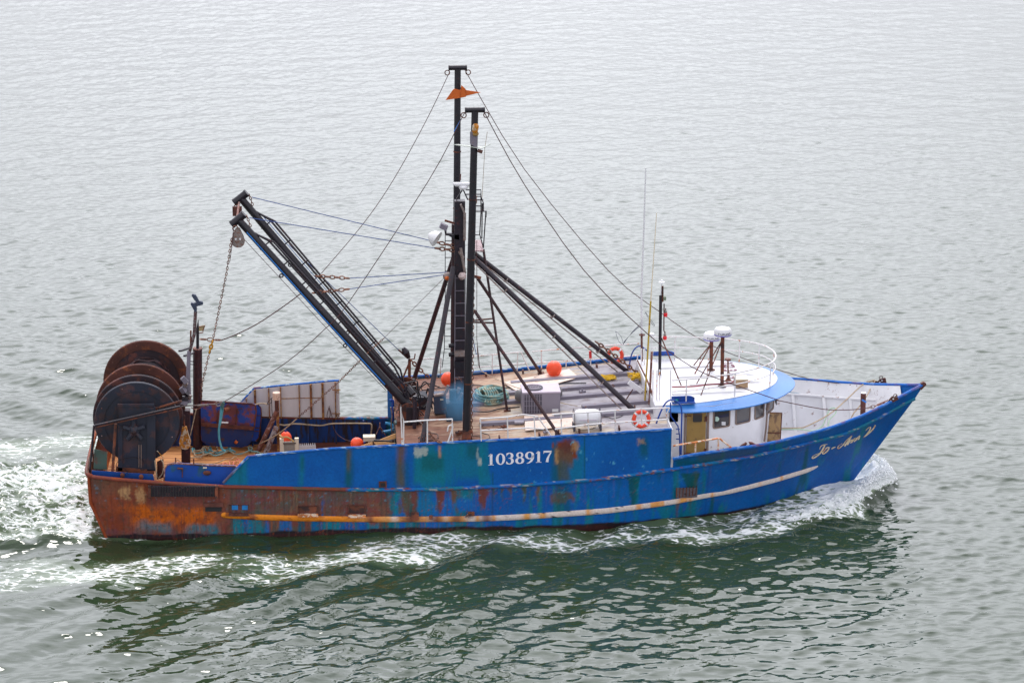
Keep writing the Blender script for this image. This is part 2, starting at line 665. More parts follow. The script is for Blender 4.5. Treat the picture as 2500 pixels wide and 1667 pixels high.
# flat under the hull
inside = (ay < bw_(np.clip(X, 0, 25.25)) - .35) & (X > .9) & (X < 24.6)
H = np.where(inside, -.12, H)
ny, nx = X.shape
calm = np.where((ay < 4.6) & (X > -.5) & (X < 26), .25, 1.0)
verts = np.stack([X - EX * calm, Y - EY * calm, H], -1).reshape(-1, 3)
idx = np.arange(nx * ny).reshape(ny, nx)
quads = np.stack([idx[:-1, :-1], idx[:-1, 1:], idx[1:, 1:], idx[1:, :-1]], -1).reshape(-1, 4)
me = bpy.data.meshes.new('water')
me.vertices.add(len(verts))
me.vertices.foreach_set('co', verts.astype(np.float32).ravel())
me.loops.add(quads.size)
me.loops.foreach_set('vertex_index', quads.ravel().astype(np.int32))
me.polygons.add(len(quads))
me.polygons.foreach_set('loop_start', np.arange(0, quads.size, 4, dtype=np.int32))
me.polygons.foreach_set('loop_total', np.full(len(quads), 4, dtype=np.int32))
me.polygons.foreach_set('use_smooth', np.ones(len(quads), dtype=bool))
me.update(calc_edges=True)
at = me.attributes.new('foam', 'FLOAT', 'POINT')
at.data.foreach_set('value', foam.astype(np.float32).ravel())
water = bpy.data.objects.new('water', me)
COL.objects.link(water)
tag(water, 'grey green choppy sea water with white foam around the boat', 'water', kind='structure')
print('water verts', len(verts))

wm, t, b = new_mat('sea_water')
N, Lk = t.nodes.new, t.links.new
tcn = N('ShaderNodeNewGeometry')
b.inputs['Base Color'].default_value = srgb(42, 58, 37) + (1,)
b.inputs['Roughness'].default_value = .03
b.inputs['IOR'].default_value = 1.45
# fine ripples
mp1 = N('ShaderNodeMapping')
mp1.inputs['Rotation'].default_value = (0, 0, rad(-17))
mp1.inputs['Scale'].default_value = (.45, 1.0, 1.0)
Lk(tcn.outputs['Position'], mp1.inputs['Vector'])
r1 = N('ShaderNodeTexNoise')
r1.inputs['Scale'].default_value = 2.7
r1.inputs['Detail'].default_value = 2.0
r1.inputs['Roughness'].default_value = .5
Lk(mp1.outputs[0], r1.inputs['Vector'])
bp1 = N('ShaderNodeBump')
bp1.inputs['Strength'].default_value = .8
bp1.inputs['Distance'].default_value = .05
Lk(r1.outputs[0], bp1.inputs['Height'])
Lk(bp1.outputs[0], b.inputs['Normal'])
# foam
fa = N('ShaderNodeAttribute')
fa.attribute_name = 'foam'
mp2 = N('ShaderNodeMapping')
mp2.inputs['Scale'].default_value = (.55, 1.25, 1.0)
Lk(tcn.outputs['Position'], mp2.inputs['Vector'])
f1 = N('ShaderNodeTexNoise')
f1.inputs['Scale'].default_value = 5.0
f1.inputs['Detail'].default_value = 9
f1.inputs['Roughness'].default_value = .68
f1.inputs['Distortion'].default_value = .6
Lk(mp2.outputs[0], f1.inputs['Vector'])
f2 = N('ShaderNodeTexVoronoi')
f2.feature = 'DISTANCE_TO_EDGE'
f2.inputs['Scale'].default_value = 5.5
dv = N('ShaderNodeMix')
dv.data_type = 'VECTOR'
dv.inputs[0].default_value = .12
Lk(mp2.outputs[0], dv.inputs[4])
Lk(f1.outputs['Color'], dv.inputs[5])
Lk(dv.outputs[1], f2.inputs['Vector'])
# value = noise*1.0 - edge distance*.6
f3 = N('ShaderNodeTexVoronoi')
f3.feature = 'DISTANCE_TO_EDGE'
f3.inputs['Scale'].default_value = 2.1
Lk(dv.outputs[1], f3.inputs['Vector'])
e1 = N('ShaderNodeMath'); e1.operation = 'MULTIPLY_ADD'; e1.inputs[1].default_value = -1.1
Lk(f2.outputs['Distance'], e1.inputs[0]); Lk(f1.outputs[0], e1.inputs[2])
e3 = N('ShaderNodeMath'); e3.operation = 'MULTIPLY_ADD'; e3.inputs[1].default_value = -.75
Lk(f3.outputs['Distance'], e3.inputs[0]); Lk(e1.outputs[0], e3.inputs[2])
ed = N('ShaderNodeMath'); ed.operation = 'ADD'; ed.inputs[1].default_value = .14
Lk(e3.outputs[0], ed.inputs[0])
su = N('ShaderNodeMath'); su.operation = 'MULTIPLY_ADD'; su.inputs[1].default_value = 1.0
Lk(fa.outputs['Fac'], su.inputs[0]); Lk(ed.outputs[0], su.inputs[2])
mr = N('ShaderNodeMapRange')
mr.interpolation_type = 'SMOOTHSTEP'
mr.inputs[1].default_value = .90
mr.inputs[2].default_value = 1.12
Lk(su.outputs[0], mr.inputs[0])
fb = N('ShaderNodeBsdfPrincipled')
fb.inputs['Roughness'].default_value = .65
fb.inputs['Specular IOR Level'].default_value = .3
fr = N('ShaderNodeValToRGB')
fr.color_ramp.elements[0].position = .35
fr.color_ramp.elements[0].color = srgb(214, 224, 218, .9) + (1,)
fr.color_ramp.elements[1].position = .62
fr.color_ramp.elements[1].color = (.93, .94, .94, 1)
Lk(f1.outputs[0], fr.inputs[0])
Lk(fr.outputs[0], fb.inputs['Base Color'])
bp2 = N('ShaderNodeBump')
bp2.inputs['Strength'].default_value = .5
bp2.inputs['Distance'].default_value = .06
Lk(f1.outputs[0], bp2.inputs['Height'])
Lk(bp2.outputs[0], fb.inputs['Normal'])
# aerated pale green body close to dense foam
ae = N('ShaderNodeMapRange')
ae.inputs[1].default_value = .25
ae.inputs[2].default_value = 1.0
Lk(fa.outputs['Fac'], ae.inputs[0])
ac = N('ShaderNodeMix'); ac.data_type = 'RGBA'
ac.inputs[6].default_value = srgb(42, 58, 37) + (1,)
ac.inputs[7].default_value = srgb(128, 148, 112) + (1,)
Lk(ae.outputs[0], ac.inputs[0])
Lk(ac.outputs[2], b.inputs['Base Color'])
ms = N('ShaderNodeMixShader')
Lk(mr.outputs[0], ms.inputs[0])
Lk(b.outputs[0], ms.inputs[1])
Lk(fb.outputs[0], ms.inputs[2])
Lk(ms.outputs[0], t.nodes['Material Output'].inputs['Surface'])
me.materials.append(wm)

# spray thrown up along the breaking crest
rg = np.random.default_rng(21)
sv, sf = [], []
def drops(n, fx):
    global sv, sf
    for _ in range(n):
        x_, y_, z_, r_ = fx()
        o = len(sv)
        q = rg.normal(size=(6, 3)) * .18
        for i_, d_ in enumerate(((1, 0, 0), (-1, 0, 0), (0, 1, 0), (0, -1, 0), (0, 0, 1), (0, 0, -1))):
            sv.append((x_ + (d_[0] + q[i_, 0]) * r_, y_ + (d_[1] + q[i_, 1]) * r_, z_ + (d_[2] + q[i_, 2]) * r_))
        for f_ in ((0, 2, 4), (2, 1, 4), (1, 3, 4), (3, 0, 4), (2, 0, 5), (1, 2, 5), (3, 1, 5), (0, 3, 5)):
            sf.append(tuple(o + k_ for k_ in f_))
def bow_drop():
    x_ = 26.75 - abs(rg.normal()) * 1.6
    sg_ = 1 if rg.random() < .5 else -1
    yo = np.interp(x_, [20.6, 22.7, 24.84, 26.1, 26.55, 26.8], [4.6, 3.95, 2.75, 1.25, .55, 0])
    h_ = np.interp(x_, [20.6, 22.7, 24.2, 25.2, 26.0, 26.5, 26.8], [.12, .24, .40, .58, .72, .55, .2])
    y_ = yo - .35 + rg.normal() * .28
    return x_, sg_ * max(y_, .02), h_ * (.7 + .45 * rg.random()) * math.exp(-max(0, y_ - yo) * 1.5), rg.uniform(.012, .04)
drops(2600, bow_drop)
def stern_drop():
    x_ = .2 - abs(rg.normal()) * 3.5
    return x_, rg.uniform(-3.4, 3.4), rg.uniform(.12, .5), rg.uniform(.012, .035)
drops(700, stern_drop)
me2 = bpy.data.meshes.new('spray')
me2.from_pydata(sv, [], sf)
spray = bpy.data.objects.new('spray', me2)
COL.objects.link(spray)
tag(spray, 'white spray thrown up by the bow and the wake', 'spray', kind='stuff')
mw, t2, b2 = new_mat('white_spray')
b2.inputs['Base Color'].default_value = (.88, .9, .9, 1)
b2.inputs['Roughness'].default_value = .5
me2.materials.append(mw)

# ================================================================== boat root
BOAT = empty('fishing_boat', (13.6, 0, 0), 'blue and rust streaked steel fishing boat under way with white wheelhouse and black masts', 'fishing boat')

# ---- paint of the plating: colours that belong to the plate (fresh and old paint, rust runs, bare patches)
K_ = .82
C_blue = np.array(srgb(0, 102, 184, K_))
C_blue2 = np.array(srgb(0, 90, 172, K_))
C_teal = np.array(srgb(0, 122, 142, K_))
C_green = np.array(srgb(0, 88, 88, K_))
C_brown = np.array(srgb(108, 82, 66, K_))
C_purple = np.array(srgb(118, 64, 62, K_))
C_rust = np.array(srgb(150, 68, 34, K_))
C_orange = np.array(srgb(196, 94, 10, K_))
C_olive = np.array(srgb(74, 86, 72, K_))
C_dark = np.array(srgb(34, 26, 34, K_))
C_cream = np.array(srgb(228, 214, 206, K_))
C_tan = np.array(srgb(205, 160, 110, K_))
C_boot = np.array(srgb(56, 24, 26, K_))


class Chart:
    """plate chart: a point (x, z) of the near side <-> numbers read off the photograph"""
    def __init__(s, x, z):
        yy = -3.55
        d = np.stack([x - CAM[0], yy - CAM[1] + 0 * x, z - CAM[2]], -1)
        zz = d @ vF
        s.u = CX + F_PX * (d @ vR) / zz
        s.v = CY - F_PX * (d @ vU) / zz
        s.x, s.z = x, z


def mixc(c, new, a):
    a = np.clip(a, 0, 1)[..., None]
    return c * (1 - a) + np.asarray(new) * a


def patch(ch, c, u0, u1, v0, v1, col, alpha=1.0, su=6.0, sv=6.0, amp=10.0, seed=1, fu=25., fv=25.):
    n = fbm(ch.u / fu, ch.v / fv, seed, 4) - .5
    n2 = fbm(ch.u / fu + 9, ch.v / fv, seed + 5, 4) - .5
    U, V = ch.u + n * amp * 2, ch.v + n2 * amp * 2
    su, sv = su * 1.5, sv * 1.6
    a = sstep(u0 - su, u0 + su, U) * sstep(u1 + su, u1 - su, U) * sstep(v0 - sv, v0 + sv, V) * sstep(v1 + sv, v1 - sv, V)
    k = fbm(ch.u / 3.5, ch.v / 45., seed + 11, 3)          # streaky wear inside the patch
    k2 = fbm(ch.u / 9., ch.v / 9., seed + 12, 4)
    a = a * np.clip(.35 + 1.5 * (k * .6 + k2 * .4), 0, 1)
    return mixc(c, col, a * alpha)


def run(ch, c, u0, u1, v0, v1, col, alpha=1.0, seed=1):
    """vertical run of rust or weed from v0 down, ragged, fading at the end"""
    n = fbm(ch.u / 7., ch.v / 60., seed, 3)
    e = v0 + (v1 - v0) * (.45 + .9 * n)
    pr = np.clip((ch.v - v0) / max(v1 - v0, 1), 0, 1) ** .8 * .42 * (u1 - u0)
    w_ = (fbm(ch.u / 9., ch.v / 14., seed + 3, 4) - .5) * 12
    a = sstep(u0 - 3 + pr, u0 + 3 + pr, ch.u + (n - .5) * 8 + w_) * sstep(u1 + 3 - pr, u1 - 3 - pr, ch.u + (n - .5) * 8 + w_) * sstep(v0 - 2, v0 + 2, ch.v) * sstep(e + 10, e - 14, ch.v)
    return mixc(c, col, a * alpha * (.75 + .5 * n))


def paint_lower(x, z, t):
    ch = Chart(x, z)
    u, v = ch.u, ch.v
    st = fbm(x * 3.2, z * .35 + 3, 5, 5)            # vertical streaks
    sf = fbm(x * 11, z * .8, 15, 4)
    bl = fbm(x * .9, z * .9, 25, 4)
    fine = fbm(x * 7, z * 7, 35, 4)
    c = C_blue2 + (C_blue - C_blue2) * sstep(.3, .7, bl)[..., None]
    # teal and weed streaks everywhere, dense aft of midships
    te = np.interp(u, [300, 1000, 1250, 1500, 1900, 2200], [1.0, .8, .45, .22, .10, .03])
    c = mixc(c, C_teal, sstep(.70, .50, 1 - te * .55 - (st - .5)) * 0)
    c = mixc(c, C_teal, sstep(.62 - te * .22, .72 - te * .22, st) * .85)
    c = mixc(c, C_green, sstep(.66 - te * .14, .8 - te * .14, fbm(x * 2.2 + 40, z * .3, 6, 4)) * .8)
    # rust
    ru = np.interp(u, [200, 520, 900, 1080, 1180, 1280, 1450, 1700, 2250], [1.0, .96, .72, .42, .30, .12, .07, .05, .02])
    up = sstep(.30, .55, t)                        # above the fender bar rust is heavier amidships
    ruv = np.clip(ru * np.where(u > 520, .62 + .42 * up, 1.0), 0, 1)
    a = sstep(.80 - ruv * .62, .88 - ruv * .62, st * .65 + bl * .35)
    rc = C_brown * (1 - sstep(.3, .65, fine)[..., None]) + C_purple * sstep(.3, .65, fine)[..., None]
    rc = mixc(rc, C_olive, sstep(.45, .7, fbm(x * 1.3, z * 1.8, 77, 4)) * .55)
    rc = mixc(rc, C_rust, sstep(.5, .75, fbm(x * 1.1 + 5, z * 1.6, 78, 4)) * np.interp(u, [200, 520, 700, 1200], [.8, .7, .4, .4]))
    c = mixc(c, rc, a * .95)
    # fine runs from the rub rail and from the bar
    fr1 = fbm(x * 13, z * .25, 301, 3)
    c = mixc(c, C_rust * .8, sstep(.62, .74, fr1) * sstep(.35, 1.0, t) * np.interp(u, [200, 1200, 1400, 2250], [.55, .5, .22, .06]))
    c = mixc(c, C_tan * .8, sstep(.70, .8, fbm(x * 17, z * .3, 302, 3)) * sstep(.2, .8, t) * np.interp(u, [200, 900, 1200], [.35, .25, .0]))
    c = mixc(c, C_green, sstep(.60, .75, fbm(x * 6, z * .2, 303, 4)) * np.interp(u, [1100, 1300, 1800, 2200], [.3, .35, .2, .05]))
    # aft quarter
    c = patch(ch, c, 205, 560, 1150, 1300, C_rust, .55, 10, 10, 14, 3)
    c = patch(ch, c, 255, 370, 1170, 1262, C_rust, .6, 14, 10, 20, 4)
    c = patch(ch, c, 330, 520, 1244, 1288, C_orange, 1, 10, 10, 24, 7)
    c = patch(ch, c, 350, 500, 1250, 1282, C_orange, .5, 8, 9, 20, 107)
    c = mixc(c, C_rust * .75, sstep(.52, .66, fbm(x * 4.5, z * 4.5, 311, 5)) * sstep(560, 480, u) * .75)
    c = mixc(c, C_purple * .7, sstep(.55, .7, fbm(x * 2.4 + 3, z * 1.6, 312, 5)) * sstep(600, 480, u) * .6)
    c = patch(ch, c, 285, 430, 1240, 1262, C_orange, .55, 12, 8, 20, 8)
    c = patch(ch, c, 330, 420, 1278, 1306, C_teal, .6, 9, 6, 14, 9)
    c = patch(ch, c, 455, 535, 1284, 1307, C_teal, .75, 8, 6, 12, 10)
    c = patch(ch, c, 215, 330, 1160, 1215, C_olive, .35, 12, 12, 20, 12)
    c = patch(ch, c, 288, 318, 1195, 1222, C_tan, .75, 3, 3, 12, 13, 9, 9)
    c = patch(ch, c, 333, 352, 1195, 1232, C_tan * .9, .75, 3, 4, 8, 14, 7, 7)
    c = patch(ch, c, 375, 545, 1212, 1240, C_purple, .6, 8, 8, 14, 15)
    c = mixc(c, C_brown * .5, sstep(.66, .72, fbm(x * 9, z * 9, 99, 3)) * np.interp(u, [200, 900, 1100], [.5, .4, .0]))
    # below the bar: teal windows between rust
    for i, (a0, a1, cc, al) in enumerate([(567, 596, C_teal, .95), (604, 640, C_teal, .75), (648, 657, C_blue, .8), (682, 712, C_blue * .9 + C_teal * .1, .9),
                                          (786, 830, C_teal, .95), (873, 884, C_blue, .6), (950, 975, C_teal, .85), (1096, 1125, C_teal, .4), (1155, 1185, C_teal, .6)]):
        c = patch(ch, c, a0, a1, 1268, 1330, cc, al, 3.5, 5, 7, 20 + i, 9, 45)
    # above the bar amidships: paint left between runs
    for i, (a0, a1, v0, v1, cc, al) in enumerate([(953, 975, 1195, 1255, C_teal, .9), (985, 1002, 1195, 1235, C_olive, .8), (1022, 1058, 1193, 1256, C_teal * .5 + C_blue * .5, .95),
                                                  (1092, 1112, 1222, 1256, C_blue, .9), (1118, 1160, 1215, 1253, C_blue, .95), (1128, 1150, 1192, 1216, C_teal, .8),
                                                  (1195, 1290, 1190, 1252, C_blue2, .95), (1000, 1012, 1230, 1256, C_green, .7)]):
        c = patch(ch, c, a0, a1, v0, v1, cc, al, 4, 6, 14, 40 + i, 16, 22)
    for i, (a0, a1, v1, cc) in enumerate([(1000, 1022, 1260, C_purple), (1062, 1090, 1262, C_purple), (1096, 1118, 1236, C_brown), (1165, 1196, 1262, C_purple), (1200, 1212, 1225, C_olive),
                                          (1222, 1230, 1222, C_olive), (1236, 1254, 1215, C_brown), (1272, 1290, 1226, C_olive), (1308, 1318, 1228, C_brown)]):
        c = run(ch, c, a0, a1, 1186, v1, cc, .95, 60 + i)
    # blotch under the number, weed runs forward
    c = patch(ch, c, 1348, 1398, 1198, 1222, C_brown, .9, 4, 4, 12, 71, 16, 16)
    c = patch(ch, c, 1355, 1392, 1178, 1250, C_green, .55, 6, 8, 10, 72)
    for i, (a0, a1, v0, v1, cc, al) in enumerate([(1530, 1560, 1160, 1240, C_green, .8), (1500, 1520, 1160, 1200, C_green, .3), (1660, 1712, 1150, 1200, C_green, .85), (1690, 1706, 1145, 1215, C_olive, .5),
                                                  (1600, 1650, 1236, 1275, C_teal, .8), (1652, 1662, 1225, 1280, C_brown, .8), (1685, 1690, 1215, 1275, C_olive, .8), (1365, 1370, 1262, 1290, C_green, .9),
                                                  (1379, 1384, 1262, 1290, C_green, .9), (1524, 1532, 1240, 1270, C_green, .6), (1590, 1600, 1240, 1275, C_teal, .7), (1795, 1815, 1120, 1180, C_green, .3)]):
        c = run(ch, c, a0, a1, v0, v1 + 12, cc, al, 80 + i)
    # scour and boot-top
    bz = np.interp(x, [0, 4, 8, 12, 14, 18, 20, 22, 24, 26], [.16, .17, .22, .22, .2, .24, .2, .12, .03, -.2])
    bz = bz + (fbm(x * 1.6, z * 0 + 2, 101, 4) - .5) * .12
    c = mixc(c, C_dark, sstep(bz + .03, bz - .02, z))
    c = mixc(c, C_boot, sstep(.45, .6, fbm(x * .8, z * 4, 102, 3)) * sstep(bz - .04, bz - .1, z) * .9)
    fr2 = fbm(x * 22, z * .5, 341, 4)
    c = mixc(c, C_purple * .6, sstep(.58, .7, fr2) * np.interp(u, [200, 560, 1000, 1300], [.35, .5, .4, 0]))
    c = mixc(c, C_olive * .8, sstep(.6, .72, fbm(x * 18 + 3, z * .4, 342, 4)) * np.interp(u, [300, 560, 1100, 1350], [.25, .5, .4, 0]))
    c = mixc(c, C_orange * .8, sstep(.64, .74, fbm(x * 20 + 9, z * .45, 343, 4)) * sstep(.5, .25, t) * sstep(.1, .2, t) * np.interp(u, [300, 560, 1100, 1350], [.5, .4, .25, 0]))
    # specks and pits
    c = mixc(c, C_rust * .7, sstep(.70, .76, fbm(x * 14, z * 14, 321, 3)) * np.interp(u, [200, 1100, 1400, 2200], [.6, .6, .25, .1]))
    c = mixc(c, np.array(srgb(70, 160, 190, K_)), sstep(.73, .78, fbm(x * 10 + 7, z * 12, 322, 3)) * sstep(.3, .9, t) * np.interp(u, [540, 1100, 1400, 2200], [.3, .5, .4, .15]))
    # seams of the plates
    for sxm in (1.95, 6.3, 9.7, 12.9, 16.6, 19.8):
        c = mixc(c, c * .55, np.exp(-((x - sxm) / .02) ** 2) * .7)
    return c


def paint_upper(x, z):
    ch = Chart(x, z)
    bl = fbm(x * .9, z * .9, 125, 4)
    c = C_blue2 + (C_blue - C_blue2) * sstep(.3, .7, bl)[..., None]
    st = fbm(x * 2.6, z * .3 + 3, 126, 4)
    te = np.interp(ch.u, [540, 640, 700, 980, 1040, 1180, 1260, 1600, 1700, 2250], [.8, .3, .1, .3, .9, .7, .1, .1, .5, .2])
    c = mixc(c, C_teal, sstep(.78 - te * .34, .9 - te * .34, st) * .7)
    for i, (a0, a1, v0, v1, cc, al) in enumerate([(552, 606, 1100, 1190, C_teal, .75), (583, 588, 1120, 1190, C_green, .7), (729, 742, 1110, 1190, C_teal, .7), (733, 740, 1115, 1150, C_green, .8),
                                                  (843, 860, 1098, 1192, C_green, .8), (849, 856, 1098, 1150, C_brown, .9), (971, 988, 1086, 1192, C_brown, .95), (962, 998, 1130, 1192, C_green, .4),
                                                  (1010, 1085, 1100, 1185, C_teal, .9), (1030, 1080, 1110, 1150, C_green, .6), (1120, 1182, 1085, 1170, C_teal, .7), (1140, 1165, 1080, 1120, C_green, .6),
                                                  (1345, 1368, 1080, 1178, C_green, .7), (1388, 1425, 1085, 1178, C_teal, .6), (1558, 1580, 1065, 1110, C_green, .7), (1620, 1642, 1060, 1140, C_green, .35),
                                                  (1645, 1760, 1108, 1135, C_green, .75), (1700, 1850, 1092, 1118, C_olive, .55), (1940, 2060, 1050, 1070, C_green, .5), (1020, 1110, 1000, 1001, C_teal, 0)]):
        c = patch(ch, c, a0, a1, v0, v1, cc, al, 5, 8, 6, 130 + i, 14, 60)
    # rust sheet beside the number
    c = patch(ch, c, 1360, 1408, 1073, 1118, C_rust * .8, 1, 3, 5, 10, 160, 10, 10)
    c = patch(ch, c, 1356, 1396, 1085, 1132, C_brown, .95, 4, 8, 8, 161, 12, 16)
    c = patch(ch, c, 1360, 1388, 1120, 1172, C_olive, .85, 5, 10, 8, 162, 12, 30)
    c = patch(ch, c, 1396, 1411, 1074, 1098, C_tan * .8, .8, 2, 4, 8, 163, 5, 5)
    c = patch(ch, c, 1354, 1362, 1095, 1128, C_tan * .8, .85, 2, 3, 5, 164, 5, 6)
    c = patch(ch, c, 1370, 1396, 1074, 1100, C_purple * .7, .7, 4, 5, 10, 165, 6, 6)
    c = patch(ch, c, 1347, 1351, 1078, 1090, C_rust, 1, 1, 2, 1, 166)
    # bare patches
    pale = np.array(srgb(176, 186, 180, K_))
    c = patch(ch, c, 1010, 1044, 1094, 1112, pale, .9, 1.5, 1.5, 5, 170, 6, 4)
    c = patch(ch, c, 1012, 1030, 1108, 1118, pale, .8, 1.5, 1.5, 4, 171, 5, 4)
    c = patch(ch, c, 1070, 1077, 1090, 1118, np.array(srgb(190, 140, 115, K_)), .9, 1.5, 2, 3, 172, 6, 20)
    c = patch(ch, c, 1168, 1175, 1118, 1136, pale, .9, 1, 2, 4, 173, 5, 6)
    c = patch(ch, c, 1164, 1168, 1094, 1120, pale, .6, 1, 2, 4, 174, 5, 6)
    c = patch(ch, c, 1552, 1570, 1063, 1078, C_tan, .5, 2, 2, 8, 175, 5, 5)
    chips = sstep(.74, .78, fbm(x * 9, z * 9, 180, 3)) * sstep(.5, .62, fbm(x * .8, z * 1.3, 181, 3)) * sstep(1240, 1300, ch.u)
    c = mixc(c, np.array(srgb(90, 180, 215, K_)), chips * .8)
    c = mixc(c, C_green, np.exp(-((ch.u - 1426) / 1.5) ** 2) * .8)
    c = mixc(c, C_green, np.exp(-((ch.u - 1203) / 1.5) ** 2) * sstep(1150, 1156, ch.v) * .8)
    return c


def attr_mesh(name, P3, colors, material, parent, flip=False, mask=None):
    """P3: (rows, cols, 3) grid, colors the same"""
    r, cN = P3.shape[:2]
    o3 = np.array(ORIG[parent.name])
    me_ = bpy.data.meshes.new(name)
    idx_ = np.arange(r * cN).reshape(r, cN)
    q = np.stack([idx_[:-1, :-1], idx_[:-1, 1:], idx_[1:, 1:], idx_[1:, :-1]], -1)
    if mask is not None:
        q = q[mask[:-1, :-1] & mask[:-1, 1:] & mask[1:, 1:] & mask[1:, :-1]]
    q = q.reshape(-1, 4)
    if flip:
        q = q[:, ::-1]
    me_.from_pydata((P3.reshape(-1, 3) - o3).tolist(), [], q.tolist())
    ca = me_.attributes.new('paint', 'FLOAT_COLOR', 'POINT')
    ca.data.foreach_set('color', np.concatenate([colors.reshape(-1, 3), np.ones((r * cN, 1))], 1).astype(np.float32).ravel())
    me_.polygons.foreach_set('use_smooth', [True] * len(me_.polygons))
    me_.materials.append(material)
    ob = bpy.data.objects.new(name, me_)
    COL.objects.link(ob)
    ob.parent = parent
    ORIG[ob.name] = Vector(o3.tolist())
    return ob


M_plate = mat_attr('weathered_hull_paint')
STEM = lambda z: 25.25 + .69 * z


def lower_grid(sgn, nr=56, nc=900):
    s = np.linspace(0, 1, nc)
    rows = []
    xk = .2 + (27.28 - .2) * s
    zk = zk_(xk)
    bk = bk_(xk)
    bk = np.where(xk < .5, bk - .12 * ((.5 - xk) / .3) ** 2, bk)
    x0 = np.where(1, .66, 0)
    xw = .66 + (25.25 - .66) * s
    bw = bw_(xw)
    xb = 1.2 + (24.3 - 1.2) * s
    bb = bw_(xw) * .86
    for j in range(nr):
        f = j / (nr - 1)
        if f < .2:
            g = f / .2
            x = xb + (xw - xb) * g
            y = bb + (bw - bb) * g
            z = -1.0 + 1.0 * g + 0 * x
        else:
            g = (f - .2) / .8
            # aft: vertical above z 1.3, raked below; forward: concave flare
            z = zk * g
            xx = xw + (xk - xw) * g
            aft = sstep(3.0, .6, xx)
            gg = np.clip(z / 1.3, 0, 1)
            xa_ = .66 + (.2 - .66) * gg
            xx = xx * (1 - aft) + (xa_ + (xx - (xw + (xk - xw) * g)[0])) * aft
            fl = sstep(17, 24, xx)
            gb = g * (1 - fl) + (g ** 1.25) * fl
            y = bw + (bk - bw) * gb
            x = xx
        rows.append(np.stack([x, sgn * -y * 1.0, z], -1))
    return np.array(rows)


for sgn in (1, -1):
    G = lower_grid(sgn)
    t_ = G[..., 2] / np.maximum(zk_(G[..., 0]), .1)
    colr = paint_lower(G[..., 0], G[..., 2], t_)
    if sgn == 1:
        Gn = G
    hl = attr_mesh('hull_side', G, colr, M_plate, BOAT, flip=(sgn == -1))
# transom
tr = []
for j in range(0, 56):
    a = Gn[j, 0]
    row = []
    for k in range(25):
        f = k / 24 * 2 - 1
        xx = a[0] + 0.0
        row.append((xx, f * abs(a[1]), a[2] + (.06 * (1 - f * f) if j == 55 else 0)))
    tr.append(row)
tr = np.array(tr)
tcx = tr[..., 1] * .5 + 2
attr_mesh('transom', tr, paint_lower(tcx, tr[..., 2], tr[..., 2] / 2.2), M_plate, BOAT, flip=True)

# upper plating: aft shelter side (both sides; the far one is open from 9.9 aft to 8.2) and forward bulwark
def upper_grid(xa_, xb_, ztop, sgn, nr=30, nc=500, off=0.0):
    x = np.linspace(xa_, xb_, nc)
    zk = zk_(x)
    zt = ztop(x)
    rows = []
    for j in range(nr):
        f = j / (nr - 1)
        z = zk + (zt - zk) * f
        y = bk_(x) + (bg_(x) - bk_(x)) * f + off
        rows.append(np.stack([x, -sgn * y, z], -1))
    return np.array(rows)


def bow_grid(sgn, nr=18, nc=420, off=0.0):
    s = np.linspace(0, 1, nc)
    rows = []
    xk = 18.62 + (27.28 - 18.62) * s
    xg = 18.62 + (27.55 - 18.62) * s
    for j in range(nr):
        f = j / (nr - 1)
        x = xk + (xg - xk) * f
        z = zk_(xk) * (1 - f) + zg_(xg) * f
        y = np.maximum(bk_(xk) * (1 - f) + bg_(xg) * f + off * sstep(27.5, 26.5, x), 0.004)
        rows.append(np.stack([x, -sgn * y, z], -1))
    return np.array(rows)


FAR_A, FAR_B = 8.12, 9.85      # gangway gap in the far side
for sgn in (1, -1):
    spans = [(UX[0], UX_END)] if sgn == 1 else [(UX[0], FAR_A), (FAR_B, UX_END)]
    for xa_, xb_ in spans:
        G = upper_grid(xa_, xb_, zu_, sgn)
        attr_mesh('shelter_plating', G, paint_upper(G[..., 0], G[..., 2]), M_plate, BOAT, flip=(sgn == -1))
    G = bow_grid(sgn)
    attr_mesh('bow_bulwark', G, paint_upper(G[..., 0], G[..., 2]), M_plate, BOAT, flip=(sgn == -1))

# ================================================================== materials of the boat
M_black = mat('black_painted_steel', srgb(26, 22, 32), .38, 0, .22, srgb(64, 34, 34), 9, .35)
M_mast2 = mat('dark_brown_mast_paint', srgb(34, 26, 38), .42, 0, .28, srgb(76, 38, 38), 10, .35)
M_darkrust = mat('dark_rusty_steel', srgb(64, 40, 38), .8, 0, .62, srgb(108, 58, 38), 3.2, .5, .3)
M_flange = mat('maroon_black_flange', srgb(46, 32, 40), .75, 0, .5, srgb(82, 44, 38), 2.4, .45, .25)
M_flrim = mat('rust_brown_rim', srgb(84, 46, 38), .85, 0, .35, srgb(118, 66, 40), 3.5, .5, .4)
M_whitebow = mat('scuffed_white_paint', (.72, .72, .74), .5, 0, .2, srgb(150, 120, 110), 4.5, .08, .08)
M_navy = mat('navy_black_steel', srgb(34, 38, 54), .6, 0, .42, srgb(62, 42, 46), 2.6, .45)
M_leg = mat('dark_maroon_steel', srgb(54, 30, 36), .5, 0, .35, srgb(84, 42, 40), 9, .3)
M_rust = mat('rusty_steel', srgb(120, 66, 44), .8, 0, .8, srgb(88, 48, 40), 8, .35, .4)
M_pinkrust = mat('pale_worn_pipe_paint', srgb(165, 135, 132), .7, 0, .7, srgb(110, 66, 52), 10, .3, .3)
M_blue = mat('blue_paint', srgb(10, 70, 160, .9), .45, 0, .25, srgb(60, 60, 70), 6, .2)
M_blue_rub = mat('blue_rail_paint', srgb(20, 95, 185, .9), .4, 0, .35, srgb(120, 120, 115), 12, .2)
M_bluein = mat('dark_blue_inner_bulwark', srgb(4, 58, 122), .55, 0, .48, srgb(40, 34, 44), 3.2, .45, .2, streak=True)
